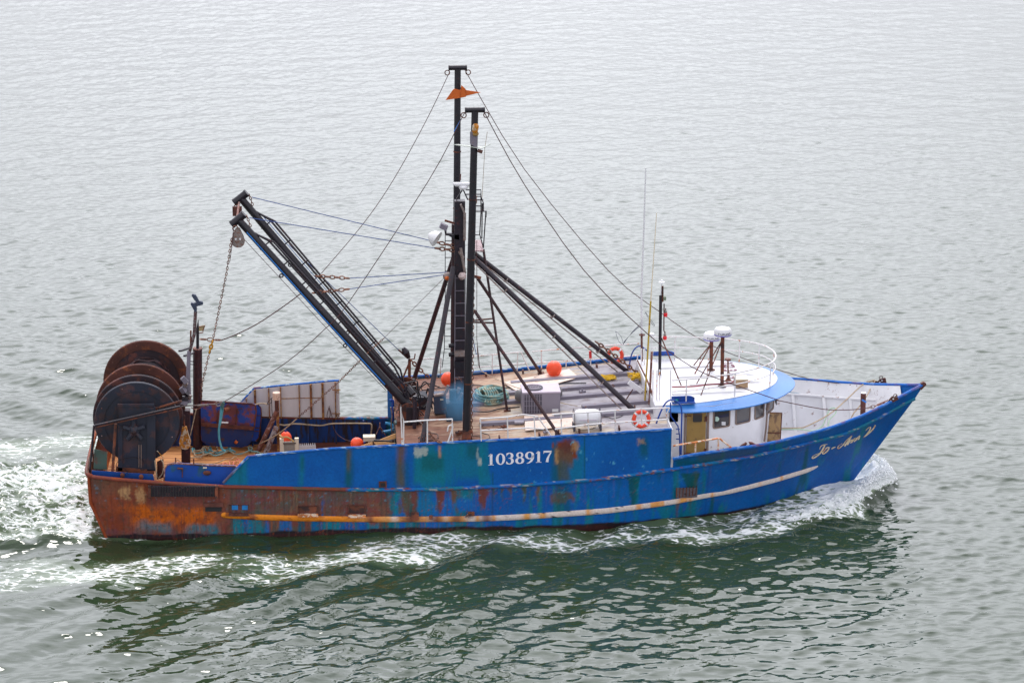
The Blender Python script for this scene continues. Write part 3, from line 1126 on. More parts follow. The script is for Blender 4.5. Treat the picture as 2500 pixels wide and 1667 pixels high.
M_white = mat('white_paint', (.73, .73, .76), .4, 0, .12, srgb(150, 110, 90), 7, .06, .05)
M_whiterust = mat('white_rail_paint', (.74, .72, .72), .5, 0, .3, srgb(190, 120, 70), 7, .1, .15)
M_whitepanel = mat('white_panel_paint', srgb(208, 202, 202), .5, 0, .12, srgb(170, 120, 60), 3.5, .1, .08, streak=True)
M_rustframe = mat('ochre_rusted_frame', srgb(172, 128, 70), .8, 0, .6, srgb(120, 70, 40), 9, .3, .3)
M_roof = mat('white_roof_paint', (.66, .66, .68), .5, 0, .02, srgb(190, 180, 180), 3, .04, .05)
M_visor = mat('sky_blue_visor_paint', srgb(62, 132, 208, .85), .35, 0, .03, srgb(90, 130, 190), 2, .15, .02)
M_door = mat('ochre_door_paint', srgb(150, 120, 62), .5, 0, .25, srgb(110, 84, 50), 8, .18, .1)
M_frame = mat('taupe_window_frame', srgb(128, 108, 98), .6, 0, .2, srgb(90, 70, 60), 10, .15, .05)
M_bronze = mat('weathered_plywood_door', srgb(158, 126, 84), .45, 0, .55, srgb(110, 84, 60), 4, .3, .05)
M_grey = mat('grey_deck_paint', srgb(150, 146, 156), .75, 0, .25, srgb(150, 100, 80), 5, .15, .1)
M_greydark = mat('grey_rib_paint', srgb(120, 114, 126), .7, 0, .2, srgb(120, 84, 72), 6, .15, .1)
M_foredeck = mat('grey_foredeck_paint', srgb(176, 176, 184), .7, 0, .12, srgb(150, 130, 120), 5, .12, .06)
M_chain = mat('rusty_chain', srgb(96, 60, 54), .7, .3, .6, srgb(140, 100, 80), 20, .3, .2)
M_wire = mat('rusty_wire', srgb(84, 48, 48), .7, 0, .4, srgb(60, 36, 36), 16, .3, 0)
M_bluewire = mat('blue_coated_wire', srgb(60, 88, 150), .5, 0, 0, var=.2, bump=0)
M_bluehose = mat('bright_blue_hose', srgb(12, 110, 190), .4, 0, 0, var=.15, bump=0)
M_orange = mat('orange_buoy_vinyl', (.95, .085, .02), .38, 0, .04, (.5, .06, .02), 5, .08, .02)
M_ring = mat('red_orange_ring', (.82, .06, .02), .5, 0, .05, (.5, .08, .05), 8, .1, .02)
M_yellow = mat('yellow_rope', srgb(222, 180, 30), .8, 0, 0, var=.3, bump=.3, scale=30)
M_ropeg = mat('blue_green_rope', srgb(112, 158, 158), .85, 0, .5, srgb(150, 150, 128), 5, .3, .4)
M_ropew = mat('tan_rope', srgb(178, 158, 132), .85, 0, .3, srgb(130, 110, 90), 14, .3, .3)
M_teal_rope = mat('teal_rope', srgb(80, 150, 160), .85, 0, .3, srgb(130, 140, 120), 14, .3, .3)
M_ply = mat('weathered_plywood', srgb(226, 206, 192), .8, 0, .3, srgb(196, 164, 140), 5, .1, .08)
M_plastic = mat('white_plastic', (.72, .72, .74), .35, 0, 0, var=.05, bump=.02)
M_cream = mat('cream_paint', srgb(226, 214, 190), .6, 0, .15, srgb(170, 130, 90), 8, .1, .05)
M_acbody = mat('grey_enamel', srgb(132, 126, 138), .5, 0, .06, srgb(110, 100, 110), 6, .08, .03)
M_aclight = mat('pale_grey_enamel', srgb(190, 178, 192), .5, 0, .04, srgb(130, 110, 110), 6, .08, .03)
M_acdark = mat('dark_grey_grille', srgb(70, 66, 78), .6, 0, 0, var=.2)
M_tank = mat('grey_tank', srgb(112, 110, 112), .6, 0, .1, srgb(80, 76, 76), 6, .15)
M_hose = mat('black_hose', srgb(36, 32, 36), .5, 0, 0, var=.2, bump=.1)
M_steelblock = mat('galvanised_block', srgb(140, 128, 124), .5, .3, .35, srgb(120, 76, 60), 14, .2)
M_red = mat('red_lamp', (.75, .02, .03), .25, 0, 0, var=.1, bump=0)
M_green_l = mat('green_lamp', (.01, .18, .12), .25, 0, 0, var=.1, bump=0)
M_letter = mat('white_letter_paint', srgb(232, 230, 238), .5, 0, .22, srgb(226, 198, 158), 3.5, .06, 0)
M_gold = mat('gold_letter_paint', srgb(240, 220, 186), .5, 0, .4, srgb(200, 146, 92), 7, .12, 0)
M_roofnum = mat('maroon_number_paint', srgb(120, 60, 80), .6, 0, .3, srgb(190, 160, 170), 12, .2, 0)
M_dark_int = mat('dark_interior', (.012, .011, .014), .7, var=.1, bump=0)
M_orangefly = mat('orange_vane_paint', srgb(205, 98, 28), .5, 0, .15, srgb(130, 70, 40), 9, .15)
M_block_y = mat('ochre_worn_block', srgb(205, 190, 165), .5, 0, .62, srgb(190, 120, 20), 6, .15)


def glass_mat(name, col):
    m, t, b = new_mat(name)
    b.inputs['Base Color'].default_value = col + (1,)
    b.inputs['Roughness'].default_value = .08
    b.inputs['Specular IOR Level'].default_value = .8
    return m


M_glass = glass_mat('dark_window_glass', (.03, .026, .032))
M_glass2 = glass_mat('grey_window_glass', (.075, .07, .075))

# wooden working deck: planks, orange and worn
M_wood, t, b = new_mat('worn_orange_deck_planks')
N, Lk = t.nodes.new, t.links.new
g = N('ShaderNodeNewGeometry')
mp_ = N('ShaderNodeMapping'); mp_.inputs['Scale'].default_value = (.5, 5.0, 1)
Lk(g.outputs['Position'], mp_.inputs['Vector'])
n1 = N('ShaderNodeTexNoise'); n1.inputs['Scale'].default_value = 1.6; n1.inputs['Detail'].default_value = 7
Lk(mp_.outputs[0], n1.inputs['Vector'])
sp = N('ShaderNodeSeparateXYZ'); Lk(g.outputs['Position'], sp.inputs[0])
xr = N('ShaderNodeMapRange'); xr.inputs[1].default_value = 4.4; xr.inputs[2].default_value = 6.4
n2_ = N('ShaderNodeTexNoise'); n2_.inputs['Scale'].default_value = 1.1; n2_.inputs['Detail'].default_value = 5
Lk(g.outputs['Position'], n2_.inputs['Vector'])
ad_ = N('ShaderNodeMath'); ad_.operation = 'MULTIPLY_ADD'; ad_.inputs[1].default_value = 2.0
Lk(n2_.outputs[0], ad_.inputs[0]); Lk(sp.outputs[0], ad_.inputs[2])
xr.inputs[1].default_value = 5.5; xr.inputs[2].default_value = 7.2
Lk(ad_.outputs[0], xr.inputs[0])
rr = N('ShaderNodeValToRGB')
rr.color_ramp.elements[0].position = .3; rr.color_ramp.elements[0].color = srgb(150, 84, 40) + (1,)
rr.color_ramp.elements[1].position = .68; rr.color_ramp.elements[1].color = srgb(226, 160, 96) + (1,)
Lk(n1.outputs[0], rr.inputs[0])
r2_ = N('ShaderNodeValToRGB')
r2_.color_ramp.elements[0].position = .3; r2_.color_ramp.elements[0].color = srgb(52, 26, 20) + (1,)
r2_.color_ramp.elements[1].position = .75; r2_.color_ramp.elements[1].color = srgb(120, 58, 36) + (1,)
Lk(n1.outputs[0], r2_.inputs[0])
mm = N('ShaderNodeMix'); mm.data_type = 'RGBA'
Lk(xr.outputs[0], mm.inputs[0]); Lk(rr.outputs[0], mm.inputs[6]); Lk(r2_.outputs[0], mm.inputs[7])
Lk(mm.outputs[2], b.inputs['Base Color'])
b.inputs['Roughness'].default_value = .7

# shelter deck: rust red aft running into grey paint forward
M_updeck, t, b = new_mat('grey_and_rust_steel_deck')
N, Lk = t.nodes.new, t.links.new
g = N('ShaderNodeNewGeometry')
mp_ = N('ShaderNodeMapping'); mp_.inputs['Scale'].default_value = (.45, 1.3, 1)
Lk(g.outputs['Position'], mp_.inputs['Vector'])
n1 = N('ShaderNodeTexNoise'); n1.inputs['Scale'].default_value = 1.5; n1.inputs['Detail'].default_value = 9; n1.inputs['Roughness'].default_value = .68
Lk(mp_.outputs[0], n1.inputs['Vector'])
n3 = N('ShaderNodeTexNoise'); n3.inputs['Scale'].default_value = 5; n3.inputs['Detail'].default_value = 8; n3.inputs['Roughness'].default_value = .7
Lk(mp_.outputs[0], n3.inputs['Vector'])
sp = N('ShaderNodeSeparateXYZ'); Lk(g.outputs['Position'], sp.inputs[0])
xr = N('ShaderNodeMapRange'); xr.inputs[1].default_value = 10.5; xr.inputs[2].default_value = 17.5; xr.inputs[3].default_value = .34; xr.inputs[4].default_value = -.12
Lk(sp.outputs[0], xr.inputs[0])
# more rust along the sides
ab = N('ShaderNodeMath'); ab.operation = 'ABSOLUTE'; Lk(sp.outputs[1], ab.inputs[0])
yr = N('ShaderNodeMapRange'); yr.inputs[1].default_value = 1.6; yr.inputs[2].default_value = 3.6; yr.inputs[3].default_value = -.03; yr.inputs[4].default_value = .10
Lk(ab.outputs[0], yr.inputs[0])
a1 = N('ShaderNodeMath'); Lk(n1.outputs[0], a1.inputs[0]); Lk(xr.outputs[0], a1.inputs[1])
a2 = N('ShaderNodeMath'); Lk(a1.outputs[0], a2.inputs[0]); Lk(yr.outputs[0], a2.inputs[1])
rr = N('ShaderNodeValToRGB')
e = rr.color_ramp.elements
e[0].position = .47; e[0].color = srgb(150, 146, 152) + (1,)
e[1].position = .56; e[1].color = srgb(178, 168, 152) + (1,)
e2 = e.new(.66); e2.color = srgb(176, 146, 120) + (1,)
e3 = e.new(.80); e3.color = srgb(124, 82, 62) + (1,)
Lk(a2.outputs[0], rr.inputs[0])
mu_ = N('ShaderNodeMix'); mu_.data_type = 'RGBA'; mu_.blend_type = 'MULTIPLY'; mu_.inputs[0].default_value = 1
r4 = N('ShaderNodeValToRGB')
r4.color_ramp.elements[0].position = .32; r4.color_ramp.elements[0].color = (.5, .4, .38, 1)
r4.color_ramp.elements[1].position = .52; r4.color_ramp.elements[1].color = (1, 1, 1, 1)
Lk(n3.outputs[0], r4.inputs[0])
Lk(rr.outputs[0], mu_.inputs[6]); Lk(r4.outputs[0], mu_.inputs[7])
Lk(mu_.outputs[2], b.inputs['Base Color'])
b.inputs['Roughness'].default_value = .75

# ================================================================== hull surface lookups
def low_y(x, z):
    zs = np.array([np.interp(x, Gn[j, :, 0], Gn[j, :, 2]) for j in range(0, 56, 3)] + [float(zk_(x))])
    ys = np.array([np.interp(x, Gn[j, :, 0], -Gn[j, :, 1]) for j in range(0, 56, 3)] + [float(bk_(x))])
    return float(np.interp(z, zs, ys))


def low_pt(u, v, off=.012):
    y = 3.4
    q = None
    for _ in range(14):
        q = P('S', u, v, y=-y)
        y = .5 * y + .5 * (low_y(q.x, q.z) + off)
    return Vector((q.x, -y, q.z))


def up_y(x, z):
    zt = float(zu_(x)) if x < UX_END else float(zg_(x))
    zk = float(zk_(x))
    f = min(max((z - zk) / max(zt - zk, .05), 0), 1)
    return float(bk_(x)) * (1 - f) + float(bg_(x)) * f


def up_pt(u, v, off=.012):
    y = 3.5
    for _ in range(14):
        q = P('S', u, v, y=-y)
        y = .5 * y + .5 * (up_y(q.x, q.z) + off)
    return Vector((q.x, -y, q.z))


# ================================================================== decks and inner skins
zwd = lambda x: .72 + .012 * max(0, 5 - x)                      # working deck
zfd = lambda x: 1.02 + .07 * max(0, x - 19)                     # foredeck
zud = lambda x: float(zu_(x)) - .07                             # shelter deck


def deck(name, xa_, xb_, zf, yf, m, step=.25, camber=.05, thick=.06):
    mb = MB()
    xs = np.arange(xa_, xb_ + 1e-6, step).tolist()
    if xs[-1] < xb_ - 1e-3: xs.append(xb_)
    rows = []
    for x in xs:
        y = yf(x)
        rows.append([Vector((x, y * f, zf(x) + camber * (1 - f * f))) for f in np.linspace(-1, 1, 9)])
    mb.grid(rows)
    mb.grid([[p - Vector((0, 0, thick)) for p in reversed(r)] for r in rows])
    return mb.build(name, m, BOAT)


deck('working_deck', .35, 9.95, zwd, lambda x: low_y(max(x, .7), zwd(x)) - .05, M_wood, camber=.03)
deck('shelter_deck', 9.9, 18.6, zud, lambda x: float(bg_(x)) - .035, M_updeck)
deck('foredeck', 18.62, 26.1, zfd, lambda x: max(low_y(x, zfd(x)) - .05, .05), M_foredeck, camber=.02)

# raised longitudinal stiffeners on the shelter deck
for y0, xa_, xb_ in ((2.05, 13.9, 18.1), (.95, 13.6, 18.1), (.05, 12.2, 18.1), (-1.95, 12.6, 18.4), (-1.05, 16.0, 18.3)):
    rb = MB()
    n = 12
    rows = []
    for i in range(n + 1):
        x = xa_ + (xb_ - xa_) * i / n
        z = zud(x) + .05 * (1 - (y0 / 3.5) ** 2)
        rows.append([(x, y0 + .22, z - .02), (x, y0 + .16, z + .1), (x, y0 - .05, z + .1), (x, y0 - .07, z - .02)])
    rb.grid(rows)
    rb.build('deck_stiffener', M_greydark, BOAT, smooth=False)

# inner side of the main bulwark (blue) from working deck to rim, both sides
for sgn in (1, -1):
    rows = []
    for x in np.arange(.45, 9.95, .25):
        zt = float(zk_(x)) + .01
        r = []
        for f in np.linspace(0, 1, 5):
            z = zwd(x) - .02 + (zt - zwd(x)) * f
            r.append((x, -sgn * (low_y(max(x, .72), min(z, zt)) - .07), z))
        rows.append(r)
    mb = MB().grid(rows)
    mb.build('inner_bulwark', M_bluein, BOAT)
    for x in np.arange(1.3, 9.9, .95):
        fr_ = MB()
        zt = float(zk_(x))
        yb, yt = low_y(x, zwd(x)) - .1, low_y(x, zt) - .1
        fr_.prism([(x, -sgn * yb, zwd(x)), (x, -sgn * yt, zt), (x, -sgn * (yt - .07), zt), (x, -sgn * (yb - .16), zwd(x))], (.05, 0, 0))
        fr_.build('bulwark_frame', M_bluein, BOAT, smooth=False)
    # white skin of the shelter plating with rusted frames
    for xa_, xb_ in ([(UX[0], 9.9)] if sgn == 1 else [(UX[0], FAR_A)]):
        rows = []
        for x in np.arange(xa_ + .02, xb_, .1).tolist() + [xb_]:
            zk, zt = float(zk_(x)) + .05, float(zu_(x))
            rows.append([(x, -sgn * (up_y(x, zk + (zt - zk) * f) - .05), zk + (zt - zk) * f) for f in (0, .5, 1)])
        MB().grid(rows).build('inner_plating', M_whitepanel, BOAT)
        fr_ = MB()
        for x in [4.95, 5.25, 5.72, 6.12, 6.75, 7.15, 7.55, 7.98, 8.6, 9.2, 9.7]:
            if x > xb_: continue
            zk, zt = float(zk_(x)) + .02, float(zu_(x))
            y = up_y(x, zt) - .1
            wdt = .075 if x in (5.25, 7.15, 7.55) else .035
            fr_.box((x, -sgn * y, (zk + zt) / 2), (wdt, .09, zt - zk))
        za = float(zk_(7)) + .75
        fr_.box(((5.9 + min(xb_, 7.6)) / 2, -sgn * (up_y(7, za) - .065), za), (min(xb_, 7.6) - 5.9, .02, .02))
        fr_.build('plating_frame', M_rustframe, BOAT, smooth=False)

# white inner skin of the bow bulwark with ribs and stringer
for sgn in (1, -1):
    rows = []
    xs = np.arange(18.75, 26.95, .15)
    for x in xs:
        zb, zt = max(zfd(min(x, 26)) - .02, (x - 25.25) / .69 + .12), float(zg_(x))
        yb = max(low_y(x, zb) - .07, .01) if x < 25.7 else .01
        yt = max(float(bg_(x)) - .06, .012)
        ym = max(low_y(x, (zb + zt) * .5) - .07, .011) if x < 26.4 else .011
        rows.append([(x, -sgn * yb, zb), (x, -sgn * ym, (zb + zt) * .5), (x, -sgn * yt, zt)])
    MB().grid(rows).build('inner_bow_bulwark', M_whitebow, BOAT)
    rb = MB()
    for x in (20.3, 21.4, 22.5, 23.55, 24.5, 25.3):
        zb, zt = zfd(x), float(zg_(x)) - .42
        rb.prism([(x, -sgn * (low_y(x, zb) - .09), zb), (x, -sgn * (low_y(x, zt) - .09), zt), (x, -sgn * (low_y(x, zt) - .18), zt), (x, -sgn * (low_y(x, zb) - .22), zb)], (.1, 0, 0))
    pts = [(x, -sgn * (low_y(x, float(zg_(x)) - .42) - .11), float(zg_(x)) - .42) for x in np.arange(19.2, 26.3, .3)]
    rb.tube(pts, .045, 6)
    rb.build('bow_rib_frame', M_whitebow, BOAT)

# bulkheads closing the ends of the shelter deck
mb = MB()
xb_ = 9.97
mb.prism([(xb_, -3.42, .7), (xb_, 3.42, .7), (xb_, 3.42, zud(xb_) - .01), (xb_, -3.42, zud(xb_) - .01)], (-.03, 0, 0))
mb.build('aft_bulkhead', mat('dark_green_bulkhead', srgb(60, 70, 72), .6, 0, .5, srgb(80, 52, 44), 4, .3), BOAT, smooth=False)
mb = MB()
xb_ = UX_END + .0
zt = float(zu_(xb_)) - .02
yq = float(bg_(xb_)) - .04
yl = low_y(xb_, 1.0) - .06
mb.prism([(xb_, -yl, 1.0), (xb_, yl, 1.0), (xb_, yq - .05, float(zk_(xb_))), (xb_, yq, zt), (xb_, -yq, zt), (xb_, -yq + .05, float(zk_(xb_)))], (.04, 0, 0))
mb.build('forward_bulkhead', M_white, BOAT, smooth=False)
# coaming at the aft end of the shelter deck, port and starboard gateway plates
mb = MB()
a, b_ = P('Q', 905, 330, y=3.42), P('Q', 905, 1000, y=3.42)
mb.box(((a.x + 9.98) / 2, 3.44, 2.3), (.16, .06, 1.45))
mb.build('gangway_cheek', M_visor, BOAT, smooth=False)
mb = MB()
mb.box((10.02, 3.36, 2.25), (.1, .05, 1.4))
mb.build('gangway_post', M_cream, BOAT, smooth=False)

# ---- rails (rims) of the hull, coloured by the paint they carry
def rim(name, pts, r, colf, seg=10, parent=BOAT):
    mb = MB().tube(pts, r, seg)
    ob = mb.build(name, M_plate, parent)
    co = np.array(mb.v)
    c = colf(co[:, 0], co[:, 2])
    ca = ob.data.attributes.new('paint', 'FLOAT_COLOR', 'POINT')
    ca.data.foreach_set('color', np.concatenate([c, np.ones((len(co), 1))], 1).astype(np.float32).ravel())
    return ob


def col_knuckle(x, z):
    c = np.tile(C_blue, (len(x), 1))
    n = fbm(x * 2.2, z * 0 + 1, 201, 4)
    n2 = fbm(x * 7, z * 30, 202, 4)
    c = mixc(c, C_teal, sstep(.4, .6, n) * np.interp(x, [7, 13, 18, 22, 24], [1, .8, .3, .7, .8]))
    c = mixc(c, C_rust * .8, sstep(.6, .68, n2) * np.interp(x, [7, 12, 20, 23, 25], [.9, .9, .9, .5, .2]))
    c = mixc(c, C_cream * .75, sstep(.66, .7, fbm(x * 5, z * 30, 203, 4)) * .8)
    br = C_purple * (1 - n2[..., None]) + C_rust * .9 * n2[..., None]
    c = mixc(c, br, sstep(8.35, 8.25, x))
    c = mixc(c, C_olive, sstep(.58, .66, fbm(x * 2.5, z * 9, 204, 4)) * sstep(8.4, 8.3, x) * .7)
    c = mixc(c, C_orange * .7 + C_rust * .3, sstep(.6, .7, fbm(x * 4, z * 9, 205, 4)) * sstep(4.5, 1.0, x) * .7)
    return c


def col_gun(x, z):
    c = np.tile(np.array(srgb(20, 105, 195, K_)), (len(x), 1))
    n2 = fbm(x * 6, z * 24, 212, 4)
    c = mixc(c, np.array(srgb(190, 215, 225, K_)), sstep(.58, .66, n2) * np.interp(x, [5, 8, 12, 18, 19, 27], [.9, .6, .8, .5, .3, .2]))
    c = mixc(c, C_rust * .8, sstep(.6, .7, fbm(x * 3, z * 9, 213, 4)) * np.interp(x, [4, 5.4, 6, 18.6, 18.8, 21.5, 27], [1, .8, .2, .15, .95, .7, .4]))
    c = mixc(c, C_brown, sstep(5.0, 4.6, x) * .8)
    return c


for sgn in (1, -1):
    xs = np.linspace(.32, 27.25, 420)
    rim('rub_rail', [(x, -sgn * (float(bk_(x)) + .015), float(zk_(x))) for x in xs], .062, col_knuckle)
    xs = np.linspace(18.6, 27.5, 160)
    rim('gunwale_rail', [(x, -sgn * float(bg_(x)), float(zg_(x)) + .01) for x in xs], .055, col_gun)
    ends = [(UX[0], UX_END)] if sgn == 1 else [(UX[0], FAR_A), (FAR_B, UX_END)]
    for a_, b__ in ends:
        xs = np.unique(np.concatenate([np.linspace(a_, b__, 200), [q for q in UX if a_ <= q <= b__]]))
        rim('shelter_rail', [(x, -sgn * float(bg_(x)), float(zu_(x)) + .01) for x in xs], .042, col_gun)
# stern rim
pts = [(.32, -3.27, float(zk_(.32))), (.17, -3.2, 2.2), (.12, -2.6, 2.22), (.1, 0, 2.27), (.12, 2.6, 2.22), (.17, 3.2, 2.2), (.32, 3.27, float(zk_(.32)))]
rim('stern_rim', smooth_path(pts, 8), .07, lambda x, z: col_knuckle(x, z))
# corner pipe down the quarter
for sg in (1, -1):
    rim('quarter_pipe', [(.2, -sg * 3.2, 2.15), (.22, -sg * 3.22, 1.25), (.66, -sg * 3.24, .05)], .05, lambda x, z: np.tile(C_rust * 1.0, (len(x), 1)))
    rim('transom_pipe', [(.16, -sg * 2.75, 2.15), (.18, -sg * 2.75, 1.25), (.6, -sg * 2.75, .05)], .05, lambda x, z: np.tile(C_rust * .9 + C_orange * .2, (len(x), 1)))

# fender bar
_s = [(540, 1256.5), (627, 1262), (734, 1265), (877, 1267), (1005, 1267), (1148, 1266), (1260, 1262), (1365, 1255), (1472, 1247), (1561, 1236), (1640, 1224.5),
      (1716, 1210), (1791, 1196), (1887, 1172), (1963.5, 1149), (1996, 1137.7)]


def col_bar(x, z):
    n, n2 = fbm(x * 1.3, z * 0 + 4, 221, 4), fbm(x * 6, z * 14, 222, 4)
    c = np.tile(C_cream, (len(x), 1))
    orr = np.interp(x, [4, 9, 11.5, 13, 14.5, 15.2, 16, 18.5, 19.2, 20, 23.3], [1.2, 1.1, .85, .35, .5, .35, .05, .5, .6, .15, .1])
    st_ = fbm(x * 4.2, z * .2, 223, 3)
    a = sstep(.72 - orr * .5, .86 - orr * .5, st_)
    o = np.array(srgb(226, 130, 50, K_)) * (1 - n2[..., None]) + np.array(srgb(240, 180, 80, K_)) * n2[..., None]
    c = mixc(c, o, a * .9)
    c = mixc(c, np.array(srgb(238, 140, 20, K_)), sstep(9.2, 7.8, x + n * 2 - 1) * .9)
    c = mixc(c, C_rust * .7, sstep(.58, .68, n2) * np.interp(x, [4, 10, 13, 24], [.8, .5, .15, .05]))
    for px, wd in ((9.0, .12), (10.3, .3), (11.1, .22), (11.75, .16), (5.3, .1), (12.7, .18)):
        c = mixc(c, C_purple * .9, np.exp(-((x - px) / wd) ** 2) * .85)
    c = mixc(c, C_dark * 2, sstep(.72, .75, fbm(x * 8, z * 16, 224, 3)) * np.interp(x, [13, 14, 17, 18, 20], [0, 1, 1, .6, 0]))
    return c


bpts = smooth_path([low_pt(u, v, .0) for u, v in _s], 14)
nB = len(bpts)
rs = [.098 * min(1, .35 + i / 2) * min(1, .3 + (nB - 1 - i) / 18) for i in range(nB)]
fbo = rim('fender_bar', bpts, rs, col_bar, 12)
for i_, v_ in enumerate(fbo.data.vertices):       # half-round section, flat against the plating
    c_ = bpts[min(i_ // 12, nB - 1)]
    v_.co.y = c_.y + (v_.co.y - c_.y) * .42

# ================================================================== wheelhouse
zr0 = lambda x: 3.70 + .024 * (x - 18.2)            # roof level rises forward with the sheer
ROOFC = [(18.2, 2.45), (18.9, 2.42), (19.5, 2.36), (20.35, 2.16), (21.1, 1.88), (21.8, 1.46), (22.3, .9), (22.52, .42), (22.58, 0)]
VISC = [(18.62, 2.66), (19.2, 2.72), (19.9, 2.72), (20.75, 2.60), (21.5, 2.32), (22.3, 1.75), (22.85, 1.05), (23.1, .5), (23.17, 0)]
WALLC = [(18.66, 2.5), (20.05, 2.5), (20.75, 2.28), (21.45, 1.93), (21.95, 1.5), (22.4, .75), (22.5, 0)]


def both(c):
    return [(x, -y) for x, y in c] + [(x, y) for x, y in reversed(c[:-1])]


def densify(c, n=5):
    q = smooth_path([Vector((x, y, 0)) for x, y in c], n)
    return [(p.x, p.y) for p in q]


HOUSE = MB()
wl_ = both(WALLC)
low = [Vector((x, y, zfd(x) + .02)) for x, y in wl_]
top = [Vector((x, y, zr0(x) - .03)) for x, y in wl_]
HOUSE.grid([low, top])
HOUSE.prism([(18.66, -2.5, zr0(18.6) - .03), (18.66, 2.5, zr0(18.6) - .03), (18.66, 2.5, 1.1), (18.66, -2.5, 1.1)], (.03, 0, 0))
house = HOUSE.build('wheelhouse', M_white, BOAT, smooth=True, angle=30)

rc = densify(both(ROOFC), 5)
mb = MB()
mb.prism([(x, y, zr0(x)) for x, y in rc], (0, 0, .05))
# aft edge coaming of the roof dropping to the shelter deck
mb.prism([(18.2, -2.45, zr0(18.2)), (18.2, 2.45, zr0(18.2)), (18.2, 2.45, zud(18.2)), (18.2, -2.45, zud(18.2))], (.05, 0, 0))
for sg in (1, -1):
    mb.prism([(18.25, sg * 2.45, zr0(18.2)), (18.95, sg * 2.5, zr0(19) - .02), (18.95, sg * 2.5, 3.2), (18.1, sg * 2.5, 3.2)], (0, -sg * .04, 0))
roof = mb.build('roof', M_roof, house, smooth=False)
for y0, xa_, xb_ in ((1.35, 18.9, 21.3), (.30, 19.3, 22.0), (-.55, 19.6, 22.1), (-1.45, 18.9, 21.4)):
    rb = MB()
    rows = []
    for i in range(9):
        x = xa_ + (xb_ - xa_) * i / 8
        z = zr0(x) + .05
        k = min(1, (8 - i) / 1.0) if i > 7 else 1
        rows.append([(x, y0 + .09, z - .01), (x, y0 + .06, z + .05 * k), (x, y0 - .06, z + .05 * k), (x, y0 - .09, z - .01)])
    rb.grid(rows)
    rb.build('roof_rib', M_roof, house, smooth=False)

vis = MB()
inn = densify(both([(18.55, 2.45)] + ROOFC[1:]), 6)
ou = densify(both([(18.55, 2.55)] + VISC[1:]), 6)
n = min(len(inn), len(ou))
inn, ou = inn[:n], ou[:n]
zi = [Vector((x, y, zr0(x) + .03)) for x, y in inn]
zo = [Vector((x, y, zr0(x) - .13)) for x, y in ou]
vis.grid([zi, zo])
vis.grid([zo, [p - Vector((0, 0, .035)) for p in zo]])
vis.grid([[p - Vector((0, 0, .035)) for p in zo], [p - Vector((0, 0, .035)) for p in zi]])
vis.build('visor', M_visor, house, angle=60)


def wall_pt(s, z, off=0.0):
    """point at run-length s along the near wall, s = 0 at the aft corner"""
    L0 = [(x, -y) for x, y in WALLC]
    i = 0
    while i < len(L0) - 2:
        d = math.dist(L0[i], L0[i + 1])
        if s <= d: break
        s -= d
        i += 1
    a, b_ = Vector(L0[i]), Vector(L0[i + 1])
    dr = (b_ - a).normalized()
    nrm = Vector((dr.y, -dr.x))
    p = a + dr * s + nrm * off
    return Vector((p.x, p.y, z))


def seg_of(x):
    d = 0
    L0 = [(q, -y) for q, y in WALLC]
    for i in range(len(L0) - 1):
        if x <= L0[i + 1][0]:
            return d + math.dist(L0[i], L0[i + 1]) * (x - L0[i][0]) / (L0[i + 1][0] - L0[i][0])
        d += math.dist(L0[i], L0[i + 1])
    return d


def rrect(w_, h_, r, n=4):
    o = []
    for cx, cy, a0 in ((w_ / 2 - r, h_ / 2 - r, 0), (-w_ / 2 + r, h_ / 2 - r, 90), (-w_ / 2 + r, -h_ / 2 + r, 180), (w_ / 2 - r, -h_ / 2 + r, 270)):
        for k in range(n + 1):
            a = rad(a0 + 90 * k / n)
            o.append((cx + r * math.cos(a), cy + r * math.sin(a)))
    return o


def window(x0, x1, z0, z1, gm, mir=1, parent=None, name='window', fr=.045):
    s0, s1 = seg_of(x0), seg_of(x1)
    a, b_ = wall_pt(s0, z0), wall_pt(s1, z0)
    ux = (b_ - a); w_ = ux.length; ux.normalize()
    nn = Vector((ux.y, -ux.x, 0))
    dz = (x1 - x0) * .03
    c = (a + b_) / 2 + Vector((0, 0, (z1 - z0) / 2))
    h_ = z1 - z0
    mb = MB()
    fl = lambda p: Vector((p.x, p.y * mir, p.z))
    outer = [fl(c + ux * q[0] + Vector((0, 0, q[1] + q[0] * .03)) + nn * .012) for q in rrect(w_, h_, .07)]
    outf = [fl(c + ux * q[0] + Vector((0, 0, q[1] + q[0] * .03)) + nn * .03) for q in rrect(w_, h_, .07)]
    innf = [fl(c + ux * q[0] + Vector((0, 0, q[1] + q[0] * .03)) + nn * .03) for q in rrect(w_ - 2 * fr, h_ - 2 * fr, .05)]
    innb = [fl(c + ux * q[0] + Vector((0, 0, q[1] + q[0] * .03)) + nn * .014) for q in rrect(w_ - 2 * fr, h_ - 2 * fr, .05)]
    cl = lambda r: r + [r[0]]
    mb.grid([cl(outer), cl(outf), cl(innf), cl(innb)])
    ob = mb.build(name, M_frame, parent or house, smooth=False)
    g_ = MB()
    g_.add(innb, [tuple(range(len(innb)))])
    g_.build('window_pane', gm, parent or house, smooth=False)
    return ob, c, ux, nn


for mir in (1, -1):
    for x0, x1, gm in ((20.07, 20.66, M_glass), (20.84, 21.38, M_glass2), (21.53, 21.9, M_glass2), (22.0, 22.34, M_glass2)):
        zb = 2.93 + .03 * (x0 - 20)
        window(x0, x1, zb, zb + .66, gm, mir)
ww = MB()
for y0 in (-.36, .36):
    ww.box((22.49, y0, 3.3), (.03, .5, .5))
ww.build('front_window', M_glass2, house, smooth=False)
